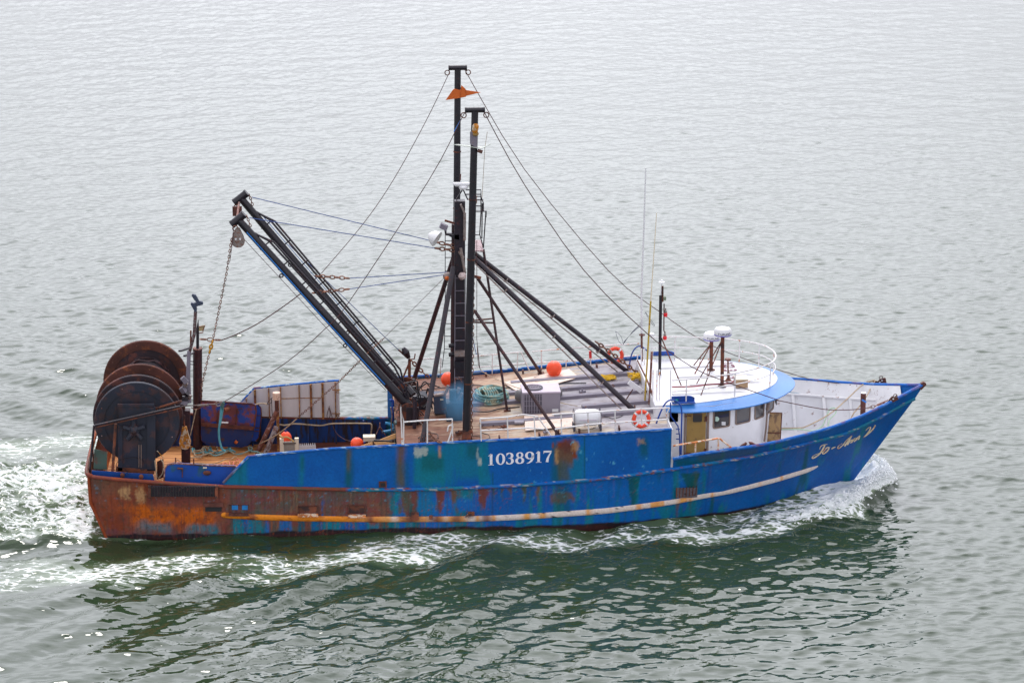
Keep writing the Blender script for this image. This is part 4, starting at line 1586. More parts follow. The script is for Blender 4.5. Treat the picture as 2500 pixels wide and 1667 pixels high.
# papers in the side window
pp = MB()
pp.box((20.42, -2.42, 3.08), (.17, .01, .12), rz=rad(-17))
pp.build('notice_paper', M_plastic, house, smooth=False)
pp = MB()
pp.lathe((20.2, -2.487, 3.26), [(.085, 0), (.085, .006)], axis=(-.3, -.95, 0), seg=14)
pp.build('round_sticker', mat('pale_green_sticker', srgb(190, 220, 205), .5, bump=0), house, smooth=False)

# side door
dr = MB()
xa_, xb_ = P('W', 265, 600, y=-2.52).x, P('W', 608, 600, y=-2.52).x
dr.box(((xa_ + xb_) / 2, -2.525, (1.25 + 3.6) / 2), (xb_ - xa_, .05, 3.6 - 1.25))
door = dr.build('side_door', M_door, house, smooth=False, label='ochre painted steel door with small square window')
pn = MB()
wa, wb = P('W', 375, 345, y=-2.56), P('W', 545, 515, y=-2.56)
pn.prism([((wa.x + wb.x) / 2 + q[0], -2.557, (wa.z + wb.z) / 2 + q[1]) for q in rrect(wb.x - wa.x, wa.z - wb.z, .05)], (0, .004, 0))
pn.build('door_window', M_glass, door, smooth=False)
pn = MB()
cx_, cz_ = (wa.x + wb.x) / 2, (wa.z + wb.z) / 2
o1, o2 = rrect(wb.x - wa.x + .06, wa.z - wb.z + .06, .07), rrect(wb.x - wa.x - .01, wa.z - wb.z - .01, .05)
pn.grid([[(cx_ + q[0], -2.551, cz_ + q[1]) for q in o1 + o1[:1]], [(cx_ + q[0], -2.568, cz_ + q[1]) for q in o1 + o1[:1]], [(cx_ + q[0], -2.568, cz_ + q[1]) for q in o2 + o2[:1]]])
pn.build('door_window_frame', M_door, door, smooth=False)
for zz in (3.3, 2.2, 1.6):
    hh = MB()
    hh.box((xb_ - .02, -2.56, zz), (.05, .04, .16)).cyl((xb_ + .02, -2.57, zz - .09), (xb_ + .02, -2.57, zz + .09), .015, seg=6)
    hh.build('door_hinge', M_rust, door, smooth=False)
for zz in (3.42, 2.15):
    hh = MB()
    hh.tube([(xa_ - .07, -2.56, zz - .04), (xa_ - .02, -2.58, zz), (xa_ + .14, -2.58, zz)], .018, 6)
    hh.build('door_dog', M_rust, door)
fr_ = MB()
fr_.box((xb_ + .07, -2.52, 2.45), (.07, .07, 2.35)).box((xa_ - .05, -2.52, 2.45), (.05, .05, 2.35))
fr_.build('door_frame', M_frame, house, smooth=False)
# leaning / open door leaf forward of the house
fd = MB()
q0, q1, q2, q3 = [P('W', a, b__, y=-1.55) for a, b__ in ((1760, 345), (1975, 350), (1945, 830), (1710, 840))]
q3.z -= .25; q2.z -= .25
fd.prism([q3, q2, q1, q0], (0, .05, 0))
leaf = fd.build('forward_door', M_bronze, house, smooth=False)
ff = MB()
ff.tube([q0, q1, q2], .018, 6).tube([P('W', 1712, 705, y=-1.57), P('W', 1950, 715, y=-1.57)], .016, 6)
ff.build('door_edge', M_rust, leaf)
vv = MB()
vv.tube([P('W', 1735, 180, y=-1.62), P('W', 1715, 300, y=-1.62)], .06, 8).tube([P('W', 1710, 380, y=-1.62), P('W', 1690, 640, y=-1.62), P('W', 1660, 860, y=-1.62)], .03, 6)
vv.build('corner_pipe', M_frame, house)

# roof railing
rail = [(18.75, 2.38)] + [(x, y - .05) for x, y in ROOFC[2:-2]] + [(22.5, 0)]
rl = densify(both(rail), 6)
RT = MB().tube([(x, y, zr0(x) + .05 + .80) for x, y in rl], .024, 8)
RT.tube([(x, y, zr0(x) + .05 + .42) for x, y in rl], .017, 6)
rr_ = RT.build('roof_railing', M_whiterust, house)
for k in (4, 16, 28, 37, 44, 50, 58, 66, 78, 90):
    if k < len(rl):
        x, y = rl[k]
        MB().cyl((x, y, zr0(x) + .04), (x, y, zr0(x) + .86), .022, seg=8).build('railing_post', M_whiterust, rr_)

# registration number across the roof
def stroke(mb, pts, wd, to3, closed=False):
    n = len(pts)
    Lq, Rq = [], []
    for i in range(n):
        a = pts[(i - 1) % n] if closed else pts[max(i - 1, 0)]
        b_ = pts[(i + 1) % n] if closed else pts[min(i + 1, n - 1)]
        dx, dy = b_[0] - a[0], b_[1] - a[1]
        l = math.hypot(dx, dy) or 1
        w_ = wd[i] if isinstance(wd, (list, tuple)) else wd
        Lq.append(to3(pts[i][0] - dy / l * w_ / 2, pts[i][1] + dx / l * w_ / 2))
        Rq.append(to3(pts[i][0] + dy / l * w_ / 2, pts[i][1] - dx / l * w_ / 2))
    if closed:
        Lq.append(Lq[0]); Rq.append(Rq[0])
    mb.grid([Rq, Lq])


def arc(cx, cy, rx, ry, a0, a1, n=16, thick=.2, thin=.07):
    pts, w_ = [], []
    for i in range(n + 1):
        a = rad(a0 + (a1 - a0) * i / n)
        pts.append((cx + rx * math.cos(a), cy + ry * math.sin(a)))
        w_.append(thin + (thick - thin) * abs(math.cos(a)) ** 1.5)
    return pts, w_


def glyph(ch, f=1.0):
    """serif digits in a unit box: list of (points, widths)"""
    T, t_ = .21 * f, .07
    if ch == '1': return [([(.48, 0), (.48, .96)], T), ([(.48, .99), (.18, .80)], [.10, .05]), ([(.16, .025), (.80, .025)], .05)]
    if ch == '0': return [arc(.5, .5, .34, .46, 0, 360, 26, T, t_)]
    if ch == '3': return [arc(.44, .74, .28, .23, 150, -60, 16, T, t_), arc(.44, .28, .32, .25, 75, -150, 18, T, t_), ([(.14, .80), (.20, .78)], .13), ([(.12, .18), (.20, .18)], .15), ([(.36, .53), (.52, .53)], .06)]
    if ch == '8': return [arc(.5, .75, .25, .21, 0, 360, 22, T * .85, t_), arc(.5, .27, .32, .24, 0, 360, 24, T, t_)]
    if ch == '9': return [arc(.5, .67, .33, .29, 0, 360, 24, T, t_), ([(.83, .66), (.80, .4), (.66, .18), (.45, .04), (.2, -.02)], [T, T, T * .8, .10, .03])]
    if ch == '7': return [([(.08, .91), (.92, .91)], .15), ([(.90, .93), (.66, .60), (.50, .30), (.44, 0)], [.08, .12, .18, .22]), ([(.10, .97), (.10, .74)], .05)]


def sans(ch):
    g_ = glyph(ch, .55)
    return [(p, ([.2] * len(p))) for p, w_ in g_] if ch != '1' else [([(.5, 0), (.5, 1)], .2), ([(.5, 1), (.25, .8)], .18)]


mb = MB()
x_base, hgt = 20.97, .40
for i, chh in enumerate('1038917'):
    y0 = 1.72 - i * .39
    for p, w_ in sans(chh):
        stroke(mb, p, w_, lambda a, b__, y0=y0: Vector((x_base + b__ * hgt, y0 - a * .27, zr0(x_base + b__ * hgt) + .07 + (.036 if min(abs(y0 - a * .27 - q_) for q_ in (1.35, .3, -.55)) < .1 else 0))))
mb.build('roof_number', M_roofnum, roof, smooth=False)

# registration number on the side
mb = MB()
us = [(1189, 1210), (1210, 1234), (1233, 1257), (1257, 1281), (1281, 1305), (1305, 1326), (1325, 1349)]
for chh, (ua, ub) in zip('1038917', us):
    vb = np.interp((ua + ub) / 2, [1200, 1337], [1136, 1128])
    p0, p1 = up_pt(ua, vb), up_pt(ub, vb - .05 * (ub - ua))
    w_, h_ = (p1 - p0).length, .385
    for p, wd in glyph(chh):
        wd = [q * .40 for q in wd] if isinstance(wd, list) else wd * .40
        def to3(a, b__, p0=p0, w_=w_):
            x = p0.x + a; z = p0.z + b__ + a * .03
            return Vector((x, -(up_y(x, z) + .008), z))
        stroke(mb, [(a * w_, b__ * h_) for a, b__ in p], wd, to3)
mb.build('registration_number', M_letter, BOAT, smooth=False)

# boat name in script on the bow
NAME = [([(140, 1285), (150, 1245), (190, 1215), (262, 1203)], [5, 8, 10, 5]),
        ([(225, 1215), (200, 1262), (170, 1315), (120, 1372), (60, 1412), (25, 1424), (28, 1396), (85, 1362), (175, 1335)], [10, 17, 17, 13, 15, 20, 7, 5, 5]),
        ([(215, 1305), (245, 1265), (278, 1252), (286, 1272), (262, 1308), (220, 1345), (188, 1358), (186, 1335), (215, 1305)], [8, 13, 10, 12, 15, 13, 9, 12, 8]),
        ([(280, 1262), (306, 1250)], [6, 4]), ([(328, 1278), (352, 1262), (392, 1244)], [10, 14, 7]),
        ([(500, 1190), (440, 1228), (428, 1262), (445, 1270), (500, 1225), (560, 1150), (652, 1068)], [5, 6, 12, 9, 8, 9, 10]),
        ([(655, 1066), (618, 1120), (575, 1180), (535, 1238)], [9, 16, 19, 13]), ([(470, 1245), (560, 1190)], [6, 6]),
        ([(630, 1135), (590, 1200), (580, 1214)], [10, 14, 9]), ([(598, 1192), (640, 1140), (662, 1130), (655, 1152), (630, 1188)], [5, 7, 9, 14, 9]),
        ([(695, 1108), (662, 1160), (650, 1180)], [9, 13, 9]), ([(664, 1158), (700, 1112), (724, 1104), (716, 1126), (690, 1160), (702, 1158)], [5, 7, 9, 13, 10, 5]),
        ([(752, 1086), (722, 1132), (712, 1150)], [9, 12, 8]), ([(724, 1130), (755, 1088), (778, 1068), (772, 1096), (748, 1130), (775, 1112)], [5, 7, 8, 12, 10, 4]),
        ([(872, 990), (900, 955), (945, 928), (948, 950), (915, 1015), (838, 1097)], [3, 6, 9, 13, 15, 5]),
        ([(838, 1097), (905, 1048), (985, 968), (1028, 900)], [4, 9, 14, 12])]
mb = MB()
ncache = {}


def to_name(a, b__):
    return low_pt(1980 + a * .1531, 900 + b__ * .1531, .01)


for p, w_ in NAME:
    # refine the centre line
    q = smooth_path([Vector((a, b__, 0)) for a, b__ in p], 3)
    ww_ = np.interp(np.linspace(0, len(p) - 1, len(q)), range(len(p)), w_)
    stroke(mb, [(v_.x, v_.y) for v_ in q], [float(k_) * 1.5 for k_ in ww_], to_name)
mb.f = [tuple(reversed(f)) for f in mb.f]
mb.build('bow_name', M_gold, BOAT, smooth=False)

# ---- gear on the wheelhouse roof
def radar(c, pole_top, pole_base, R, braces, label):
    pl = MB().cyl(pole_base, pole_top, .062, seg=12)
    pl.lathe(pole_base, [(.14, 0), (.14, .02), (.07, .03)], seg=14)
    r0 = pl.build('radar_mast', M_darkrust, house)
    for b_ in braces:
        MB().cyl(Vector(pole_top) - Vector((0, 0, .1)), b_, .02, seg=6).build('radar_brace', M_darkrust, r0)
    for k in range(0, len(braces) - 1):
        a = Vector(pole_top).lerp(Vector(braces[k]), .55), Vector(pole_top).lerp(Vector(braces[k + 1]), .72)
        MB().cyl(a[0], a[1], .012, seg=5).build('brace_tie', M_pinkrust, r0)
    d = MB().lathe(c, [(R * .35, -.02), (R * .9, 0), (R, .05), (R * 1.01, .11), (R * .97, .18), (R * .82, .235), (R * .5, .255), (.02, .262)], seg=30)
    do = d.build('radome', M_plastic, r0)
    bb_ = MB().lathe(Vector(c) + Vector((0, 0, .028)), [(R * .985, -.022), (R * 1.012, 0), (R * 1.012, .012)], seg=30)
    bb_.build('radome_band', mat('violet_band', srgb(110, 100, 190), .4, bump=0), do)
    # maker's lettering round the side facing starboard
    tb = MB()
    word = 'FURUNO'
    seg5 = {'F': [((0, 0), (0, 1)), ((0, 1), (1, 1)), ((0, .5), (.8, .5))], 'U': [((0, 1), (0, 0)), ((0, 0), (1, 0)), ((1, 0), (1, 1))],
            'R': [((0, 0), (0, 1)), ((0, 1), (1, 1)), ((1, 1), (1, .5)), ((1, .5), (0, .5)), ((.4, .5), (1, 0))],
            'N': [((0, 0), (0, 1)), ((0, 1), (1, 0)), ((1, 0), (1, 1))], 'O': [((0, 0), (0, 1)), ((0, 1), (1, 1)), ((1, 1), (1, 0)), ((1, 0), (0, 0))]}
    for i, chh in enumerate(word):
        for (a, b__), (c2, d2) in seg5[chh]:
            def pt(s_, t_):
                ang = rad(-90 + 4) + ((i - 2.9) * .072 + s_ * .048) / R
                z_ = .07 + t_ * .06
                rr__ = R * 1.013
                return Vector(c) + Vector((math.cos(ang) * rr__, math.sin(ang) * rr__, z_))
            tb.tube([pt(a, b__), pt(c2, d2)], .0055, 4)
    tb.build('radome_lettering', mat('navy_lettering', srgb(40, 40, 90), .5, bump=0), do, smooth=False)
    return r0


b1 = P('M', 1303, 915, z=zr0(20.9) + .05)
t1 = P('M', 1312, 228, y=b1.y)
radar(t1 + Vector((0, 0, .04)), t1, b1, .285, [P('M', 948, 890, z=3.80), P('M', 1014, 1035, z=3.80)], '')
b2 = P('M', 1152, 690, z=zr0(20.5) + .05)
t2 = P('M', 1160, 285, y=b2.y)
radar(t2 + Vector((0, 0, .03)), t2, b2, .275, [P('M', 905, 638, z=3.80), P('M', 930, 742, z=3.80)], '')

# signal mast of the wheelhouse
b3 = P('E', 660, 800, z=zr0(18.7) + .05)
t3_ = P('E', 668, 190, y=b3.y)
sm = MB().cyl(b3, t3_, .052, seg=10).build('signal_mast', M_black, house)
MB().cyl(t3_, P('E', 678, 90, y=b3.y), .02, seg=6).lathe(P('E', 676, 96, y=b3.y), [(.02, 0), (.11, .02), (.10, .04), (.03, .06), (.03, .1)], seg=14).build('mast_antenna', M_white, sm)
MB().cyl(P('E', 682, 240, y=b3.y - .02), P('E', 682, 120, y=b3.y - .02), .035, seg=8).build('light_bracket', M_darkrust, sm)
MB().box(P('E', 698, 214, y=b3.y), (.09, .09, .13)).build('deck_light', mat('grey_green_lamp', srgb(120, 130, 110), .5), sm, smooth=False)
MB().tube([P('E', 694, 255, y=b3.y), P('E', 692, 460, y=b3.y), P('E', 700, 480, y=b3.y)], .022, 6).build('lamp_arm', M_darkrust, sm)
for yy in (340, 517):
    c = P('E', 705 if yy < 400 else 700, yy, y=b3.y - .02)
    lm = MB().lathe(c, [(.03, -.07), (.062, -.05), (.068, .05), (.05, .07)], seg=14).build('red_light', M_red, sm)
    MB().lathe(c + Vector((0, 0, .07)), [(.045, 0), (.05, .05), (.02, .09), (.02, .16)], seg=12).build('lamp_cap', M_steelblock, lm)
MB().tube([P('E', 675, 520, y=b3.y), P('E', 825, 880, z=3.82)], .024, 6).build('mast_stay', M_darkrust, sm)

# side light boards
for sg, (u0, v0, u1, v1) in ((1, (612, 1040, 930, 1125)), (-1, (365, 430, 655, 500))):
    yy = -2.32 if sg == 1 else 2.3
    a, b_ = P('M', u0, v1, y=yy), P('M', u1, v0, y=yy)
    bx_ = MB()
    w_, h_ = b_.x - a.x, b_.z - a.z
    c = (a + b_) / 2
    bx_.prism([(c.x - w_ / 2, yy, c.z - h_ / 2), (c.x + w_ / 2, yy, c.z - h_ / 2 + .02), (c.x + w_ / 2, yy, c.z + h_ * .15), (c.x + w_ / 2 - .1, yy, c.z + h_ * .42), (c.x + w_ / 2 - .2, yy, c.z + h_ / 2), (c.x - w_ / 2, yy, c.z + h_ * .42)], (0, .04, 0))
    bx_.prism([(c.x - w_ / 2, yy, c.z - h_ / 2), (c.x + w_ / 2, yy, c.z - h_ / 2), (c.x + w_ / 2, yy - sg * .2, c.z - h_ / 2), (c.x - w_ / 2, yy - sg * .2, c.z - h_ / 2)], (0, 0, .02))
    bd = bx_.build('side_light_board', M_blue, house, smooth=False)
    for dx in (-.25, .22):
        MB().cyl((c.x + dx, yy + .02, c.z - h_ / 2), (c.x + dx, yy + .02, zr0(c.x) + .04), .016, seg=6).build('board_leg', M_whiterust, bd)
    if sg == 1:
        MB().cyl((c.x - .22, yy - .1, c.z - h_ * .32), (c.x - .22, yy - .1, c.z + h_ * .05), .055, seg=10).build('green_side_light', M_green_l, bd)
        MB().cyl((c.x - .34, yy - .1, c.z - h_ * .3), (c.x - .34, yy - .1, c.z + .02), .04, seg=8).build('lamp_housing', M_plastic, bd)
    else:
        MB().cyl((c.x - .22, yy + .1, c.z - h_ * .32), (c.x - .22, yy + .1, c.z + h_ * .05), .055, seg=10).build('red_side_light', M_red, bd)

# search light stand and its box
bq = P('M', 1388, 838, z=3.84)
st_ = MB().lathe(bq, [(.13, 0), (.1, .03), (.05, .1), (.04, .3)], seg=14)
st_.cyl(bq + Vector((0, 0, .1)), P('M', 1384, 560, y=bq.y), .028, seg=8).lathe(P('M', 1384, 566, y=bq.y), [(.03, 0), (.1, .02), (.1, .08), (.03, .1)], seg=12)
st_.build('search_light_stand', M_pinkrust, house)
# whip aerials and their pipes at the aft edge of the roof
def pipe(name, pts, r, m, parent=house, seg=8):
    return MB().tube(pts, r, seg).build(name, m, parent)


y1 = P('E', 525, 790, z=3.3)
pipe('aerial_pipe', [y1, P('E', 522, 480, y=y1.y)], .038, M_pinkrust)
MB().lathe(P('E', 525, 497, y=y1.y), [(.1, 0), (.1, .03)], seg=12).build('aerial_clamp', M_rust, house)
pipe('white_whip_aerial', [P('E', 523, 490, y=y1.y), P('S', 1566, 720, y=y1.y), P('S', 1572, 560, y=y1.y), P('S', 1576.5, 410, y=y1.y)], [.035, .034, .028, .018], M_plastic)
y2 = P('E', 545, 1030, z=3.3)
pipe('yellow_whip_pipe', [y2, P('E', 592, 235, y=y2.y)], .028, mat('yellow_pipe', srgb(190, 160, 50), .6, 0, .3, srgb(130, 90, 50), 8, .2))
pipe('whip_aerial', [P('E', 592, 235, y=y2.y), P('S', 1603, 520, y=y2.y)], [.02, .012], M_cream)
y3 = P('E', 580, 1040, z=3.3)
pipe('vent_pipe', [y3, P('E', 600, 622, y=y3.y)], .038, M_pinkrust)
MB().sphere(P('E', 600, 490, y=1.9), .1, sc=(1, 1, .6)).cyl(P('E', 600, 500, y=1.9), P('E', 600, 640, y=1.9), .015, seg=6).build('satellite_puck', M_plastic, house)
# blue hose loops and ladder at the break of the shelter deck
pipe('blue_pipe_hoop', smooth_path([P('E', a, b__, y=-3.0) for a, b__ in ((620, 1210), (665, 1090), (710, 1010), (760, 990), (805, 1015), (828, 1070), (826, 1250), (824, 1410))], 5), .026, M_blue)
pipe('blue_pipe_hoop', smooth_path([P('E', a, b__, y=2.9) for a, b__ in ((425, 760), (440, 660), (470, 600), (510, 578), (545, 600), (570, 620))], 5), .024, M_blue)
ld = MB().tube([P('Y5', 0, 0, x=0) if False else P('E', 742, 1010, y=-2.9), P('E', 745, 1115, y=-2.9), P('E', 800, 1190, y=-2.9), P('E', 812, 1260, y=-2.9)], .022, 6)
ld.tube([P('E', 812, 1250, y=-2.9), P('E', 814, 1420, y=-2.9)], .022, 6)
for z_ in (1215, 1250, 1290):
    ld.tube([P('E', 785, z_, y=-2.9), P('E', 814, z_, y=-2.9)], .018, 6)
ld.build('blue_ladder', M_blue, BOAT)
# wind-torn net on wire frames (between the aerials)
nf = MB()
A1, A2, B1, B2 = [P('E', a, b__, y=1.2) for a, b__ in ((552, 320), (622, 420), (322, 465), (380, 570))]
nf.tube(smooth_path([A1, A2, P('E', 605, 415, y=1.2), P('E', 556, 335, y=1.2), A1], 2), .008, 5)
nf.tube(smooth_path([B1, P('E', 345, 540, y=1.2), B2, P('E', 365, 505, y=1.2), B1], 2), .008, 5)
for k in range(9):
    f = k / 8
    a, b_ = A1.lerp(A2, f), B2.lerp(P('E', 385, 545, y=1.2), f)
    nf.tube(smooth_path([a, P('E', 505 + 10 * f, 410 + 22 * f, y=1.2), P('E', 450, 470 + 10 * f, y=1.2), b_], 4), .0035, 3)
nf.build('torn_wire_net', mat('grey_net_twine', srgb(120, 124, 134), .8, bump=0), house)

# ---- walkway rail, fairlead, bitts and bow fittings
def side_rail(name, segs, posts, y, r=.022, m=None):
    mb = MB()
    for s_ in segs:
        mb.tube([P(c, a, b__, y=y) for c, a, b__ in s_], r, 7)
    ob = mb.build(name, m or M_whiterust, BOAT)
    for c, a0, b0, a1, b1 in posts:
        MB().tube([P(c, a0, b0, y=y), P(c, a1, b1, y=y)], r * .95, 7).build('rail_post', m or M_whiterust, ob)
    return ob


M_railrust = mat('rust_stained_rail', srgb(222, 200, 178), .6, 0, .55, srgb(190, 110, 50), 8, .1, .1)
side_rail('walkway_rail', [[('W', 25, 940), ('W', 400, 880), ('W', 820, 808), ('W', 870, 815), ('W', 905, 850), ('W', 1110, 1005)]], [('W', 425, 885, 425, 1120), ('W', 835, 810, 835, 1045)], -3.8, .03, M_railrust)
fl_ = MB()
pr = [(1185, 1000), (1270, 935), (1335, 893), (1358, 905), (1330, 925), (1345, 950), (1395, 950), (1415, 920), (1388, 895), (1400, 885), (1450, 890), (1520, 930), (1590, 955)]
fl_.prism([P('W', a, b__, y=-3.62) for a, b__ in pr], (0, .12, 0))
fl_.build('fairlead', M_rust, BOAT, smooth=False)
bb = P('V', 832, 770, z=2.0)
by = -.2
b0, b1_ = P('V', 832, 750, y=by), P('V', 836, 385, y=by)
bt = MB().cyl((b0.x, by, 1.42), b1_, .088, seg=18).build('mooring_bitt', M_rust, BOAT)
MB().lathe(b1_, [(.09, 0), (.088, .01)], seg=18).build('bitt_cap', M_plastic, bt)
MB().cyl(P('V', 815, 495, y=by - .1), P('V', 880, 535, y=by - .1), .03, seg=8).build('bitt_pin', M_bluehose, bt)
# stem head
sh = MB()
sh.prism([P('V', a, b__, y=-.06) for a, b__ in ((1730, 310), (1760, 235), (1800, 220), (1835, 232), (1840, 262), (1800, 300), (1760, 340))], (0, .12, 0))
sh.cyl(P('V', 1798, 250, y=-.07), P('V', 1798, 250, y=.07), .04, seg=10)
sh.build('stem_head', M_rust, BOAT, smooth=False)
# pad plates for the forestays
for sg in (1, -1):
    if sg == 1:
        pl = [(1180, 605), (1225, 530), (1262, 478), (1300, 440), (1330, 455), (1372, 420), (1395, 490), (1300, 540)]
        y = -.95
    else:
        pl = [(1000, 265), (985, 200), (1030, 195), (1070, 205), (1110, 160), (1190, 148), (1212, 255), (1110, 268)]
        y = 1.35
    pm = MB().prism([P('V', a, b__, y=y) for a, b__ in pl], (0, .05, 0))
    po = pm.build('stay_plate', M_rust, BOAT, smooth=False)
    hole = [(1270, 515), (1312, 480)] if sg == 1 else [(1095, 215), (1132, 190)]
    for a, b__ in hole:
        q = P('V', a, b__, y=y)
        MB().cyl(q - Vector((0, .004, 0)), q + Vector((0, .054, 0)), .028, seg=10).build('plate_hole', M_white, po)
    a, b__ = (1345, 430) if sg == 1 else (1115, 140)
    MB().torus(P('V', a, b__, y=y), .06, .016, axis=(0, 1, 0), seg=12, ts=5).build('stay_shackle', M_steelblock, po)
# stern and side fittings of the hull
def plate_box(name, u0, u1, v0, v1, m, depth=.05, out=.02, parent=BOAT):
    mb = MB()
    f = low_pt
    a, b_, c, d = f(u0, v1, out), f(u1, v1, out), f(u1, v0, out), f(u0, v0, out)
    mb.prism([a, b_, c, d], (0, -depth, 0))
    return mb.build(name, m, parent, smooth=False)


M_portblue = mat('blue_seen_through_port', srgb(20, 120, 190), .6, bump=0)
for (u0, u1, v0, v1, kind) in ((560, 606, 1231, 1252, 0), (728, 776, 1234, 1254, 1), (850, 892, 1232, 1256, 2)):
    fp = MB()
    a, b_, c, d = low_pt(u0, v1, .03), low_pt(u1, v1, .03), low_pt(u1, v0, .03), low_pt(u0, v0, .03)
    fp.tube([a, d, c, b_], .018, 6)
    fo = fp.build('freeing_port', M_rust, BOAT)
    plate_box('port_lip', u0 - 1, u1 + 1, v1 - 1, v1 + 5, M_railrust if kind else M_rust, .1, .02, fo)
    if kind == 0:
        plate_box('port_opening', u0 + 6, u0 + 21, v0 + 2, v1 - 8, M_portblue, .004, .014, fo)
        plate_box('port_opening', u0 + 31, u0 + 45, v0 + 2, v1 - 8, M_portblue, .004, .014, fo)
    else:
        plate_box('port_flap', u0 + 3, u1 - 3, v0 + 2, v1 - 4, M_darkrust, .012, .014, fo)
plate_box('scupper_slot', 501, 541, 1236, 1248, M_dark_int, .004, .014)
plate_box('scupper_cover', 498, 545, 1226, 1236, M_rust, .05, .012)
# ribbed rubber pad on the quarter
pad = plate_box('rubber_pad', 366, 525, 1184, 1209, mat('black_worn_rubber', srgb(44, 36, 46), .8, 0, .3, srgb(80, 52, 56), 9, .4, .3), .10, .02)
for k in range(24):
    u = 370 + k * 6.5
    plate_box('pad_rib', u, u + 2.6, 1185, 1208, M_hose, .13, .02, pad)
for u in (362, 525):
    plate_box('pad_bracket', u, u + 7, 1182, 1213, M_darkrust, .15, .02, pad)
# small square port
sp_ = MB()
a, b_ = up_pt(925, 1189, .02), up_pt(944, 1174, .02)
sp_.prism([a, Vector((b_.x, a.y, a.z)), b_, Vector((a.x, b_.y, b_.z))], (0, -.03, 0))
so_ = sp_.build('square_port', M_rust, BOAT, smooth=False)
sp_ = MB()
sp_.prism([a + Vector((.05, -.034, .04)), Vector((b_.x - .05, a.y - .034, a.z + .04)), b_ + Vector((-.05, -.034, -.05)), Vector((a.x + .05, b_.y - .034, b_.z - .05))], (0, -.004, 0))
sp_.build('port_opening', M_dark_int, so_, smooth=False)
# overboard discharges in front of the bar
for u0, u1, v0, v1 in ((1003, 1022, 1250, 1266), (1048, 1056, 1257, 1264), (1142, 1158, 1248, 1256)):
    plate_box('discharge_cover', u0, u1, v0, v1, M_darkrust, .12, .03)
MB().tube([low_pt(1136, 1263, .1), low_pt(1147, 1249, .1)], .03, 7).build('discharge_pipe', M_pinkrust, BOAT)
MB().tube([low_pt(1144, 1263, .1), low_pt(1153, 1249, .1)], .03, 7).build('discharge_pipe', M_pinkrust, BOAT)
# keel cooler grating
gr = plate_box('grating', 1650, 1702, 1190, 1214, mat('grey_grating', srgb(110, 100, 108), .7, 0, .3, srgb(70, 60, 66), 12, .3), .03, .012)
for k in range(7):
    u = 1651 + k * 8
    MB().tube([low_pt(u, 1216 - k * 1.3, .06), low_pt(u + 1.5, 1192 - k * 1.1, .06)], .014, 5).build('grating_bar', M_darkrust, gr)

# ================================================================== masts, booms, stays
def tee(c, ax, r, L_, m, parent, name='tee_head'):
    c = Vector(c); ax = Vector(ax).normalized()
    h = MB().cyl(c - ax * L_ / 2, c + ax * L_ / 2, r, seg=16)
    h.lathe(c - ax * L_ / 2, [(r * 1.08, -.005), (r * 1.08, .05)], axis=ax, seg=16).lathe(c + ax * L_ / 2, [(r * 1.08, -.05), (r * 1.08, .005)], axis=ax, seg=16)
    return h.build(name, m, parent)


# upright outriggers, one each side
OUT = {}
for sg, top, base in ((1, P('H', 745, 490, y=-3.2), Vector((12.1, -3.2, zud(12.1)))), (-1, P('H', 588, 105, y=3.2), Vector((12.1, 3.2, zud(12.1))))):
    og = MB().tube([base + Vector((0, 0, .35)), base.lerp(top, .5), top], [.125, .12, .105], 16).build('outrigger', M_black, BOAT, label='tall black outrigger boom standing upright at the ship side')
    OUT[sg] = (og, top, base)
    tee(top + Vector((0, 0, .03)), (1, 0, 0), .085, .60, M_black, og)
    MB().box(base + Vector((0, 0, .18)), (.3, .26, .4), taper=.8).cyl(base + Vector((-.2, 0, .3)), base + Vector((.2, 0, .3)), .05, seg=8).build('boom_heel', M_darkrust, og)
    for f in (.18, .37, .56, .74):
        MB().lathe(base.lerp(top, f), [(.128, -.02), (.132, 0), (.128, .02)], axis=(top - base), seg=16).build('boom_band', M_darkrust, og)
    for dx in (-.30, .30):
        MB().torus(top + Vector((dx * 1.15, 0, -.13)), .08, .018, axis=(0, 1, 0), seg=12, ts=5).build('shackle', M_chain, og)
og, top, base = OUT[1]
# spotlight, weather board and thin wing on the near outrigger
q = P('H', 750, 640, y=-3.34)
MB().lathe(q, [(.05, -.2), (.09, -.15), (.10, .05), (.07, .1)], axis=(.1, -.2, .8), seg=14).build('spot_lamp', M_block_y, og)
MB().lathe(q + Vector((0, 0, -.2)), [(.09, -.02), (.1, .02), (.07, .05)], axis=(.1, -.5, .8), seg=14).build('lamp_rim', mat('brass_rim', srgb(130, 100, 40), .5), og)
MB().prism([P('H', a, b_, y=-3.36) for a, b_ in ((700, 680), (700, 790), (765, 830), (765, 690))], (0, .03, 0)).build('weather_board', M_greydark, og, smooth=False)
wg = [P('H', 548, 800, y=-3.4), P('H', 810, 835, y=-3.4), P('H', 893, 795, y=-2.9), P('H', 815, 822, y=-3.0), P('H', 600, 800, y=-3.1)]
MB().prism(wg, (0, 0, .02)).build('vane_board', mat('pale_green_board', srgb(200, 206, 196), .6), og, smooth=False)
MB().cyl(P('H', 770, 850, y=-3.3), P('H', 812, 865, y=-3.3), .055, seg=12).build('wooden_peg', M_pinkrust, og)
MB().tube([P('H', 858, 680, y=-3.0), P('H', 835, 830, y=-3.0), P('H', 810, 1280, y=-3.0)], .008, 5).build('flag_halyard', M_ropew, og)
# orange vane on the far outrigger
ogf = OUT[-1][0]
MB().prism([P('H', a, b_, y=3.05) for a, b_ in ((478, 390), (545, 295), (560, 288), (612, 300), (622, 255), (655, 285), (665, 300), (798, 320), (665, 352), (660, 362), (560, 378))], (0, -.03, 0)).build('orange_vane', M_orangefly, ogf, smooth=False)
MB().prism([P('H', a, b_, y=3.0) for a, b_ in ((620, 255), (655, 285), (662, 362), (618, 366))], (0, -.02, 0)).build('vane_fin', M_orangefly, ogf, smooth=False)

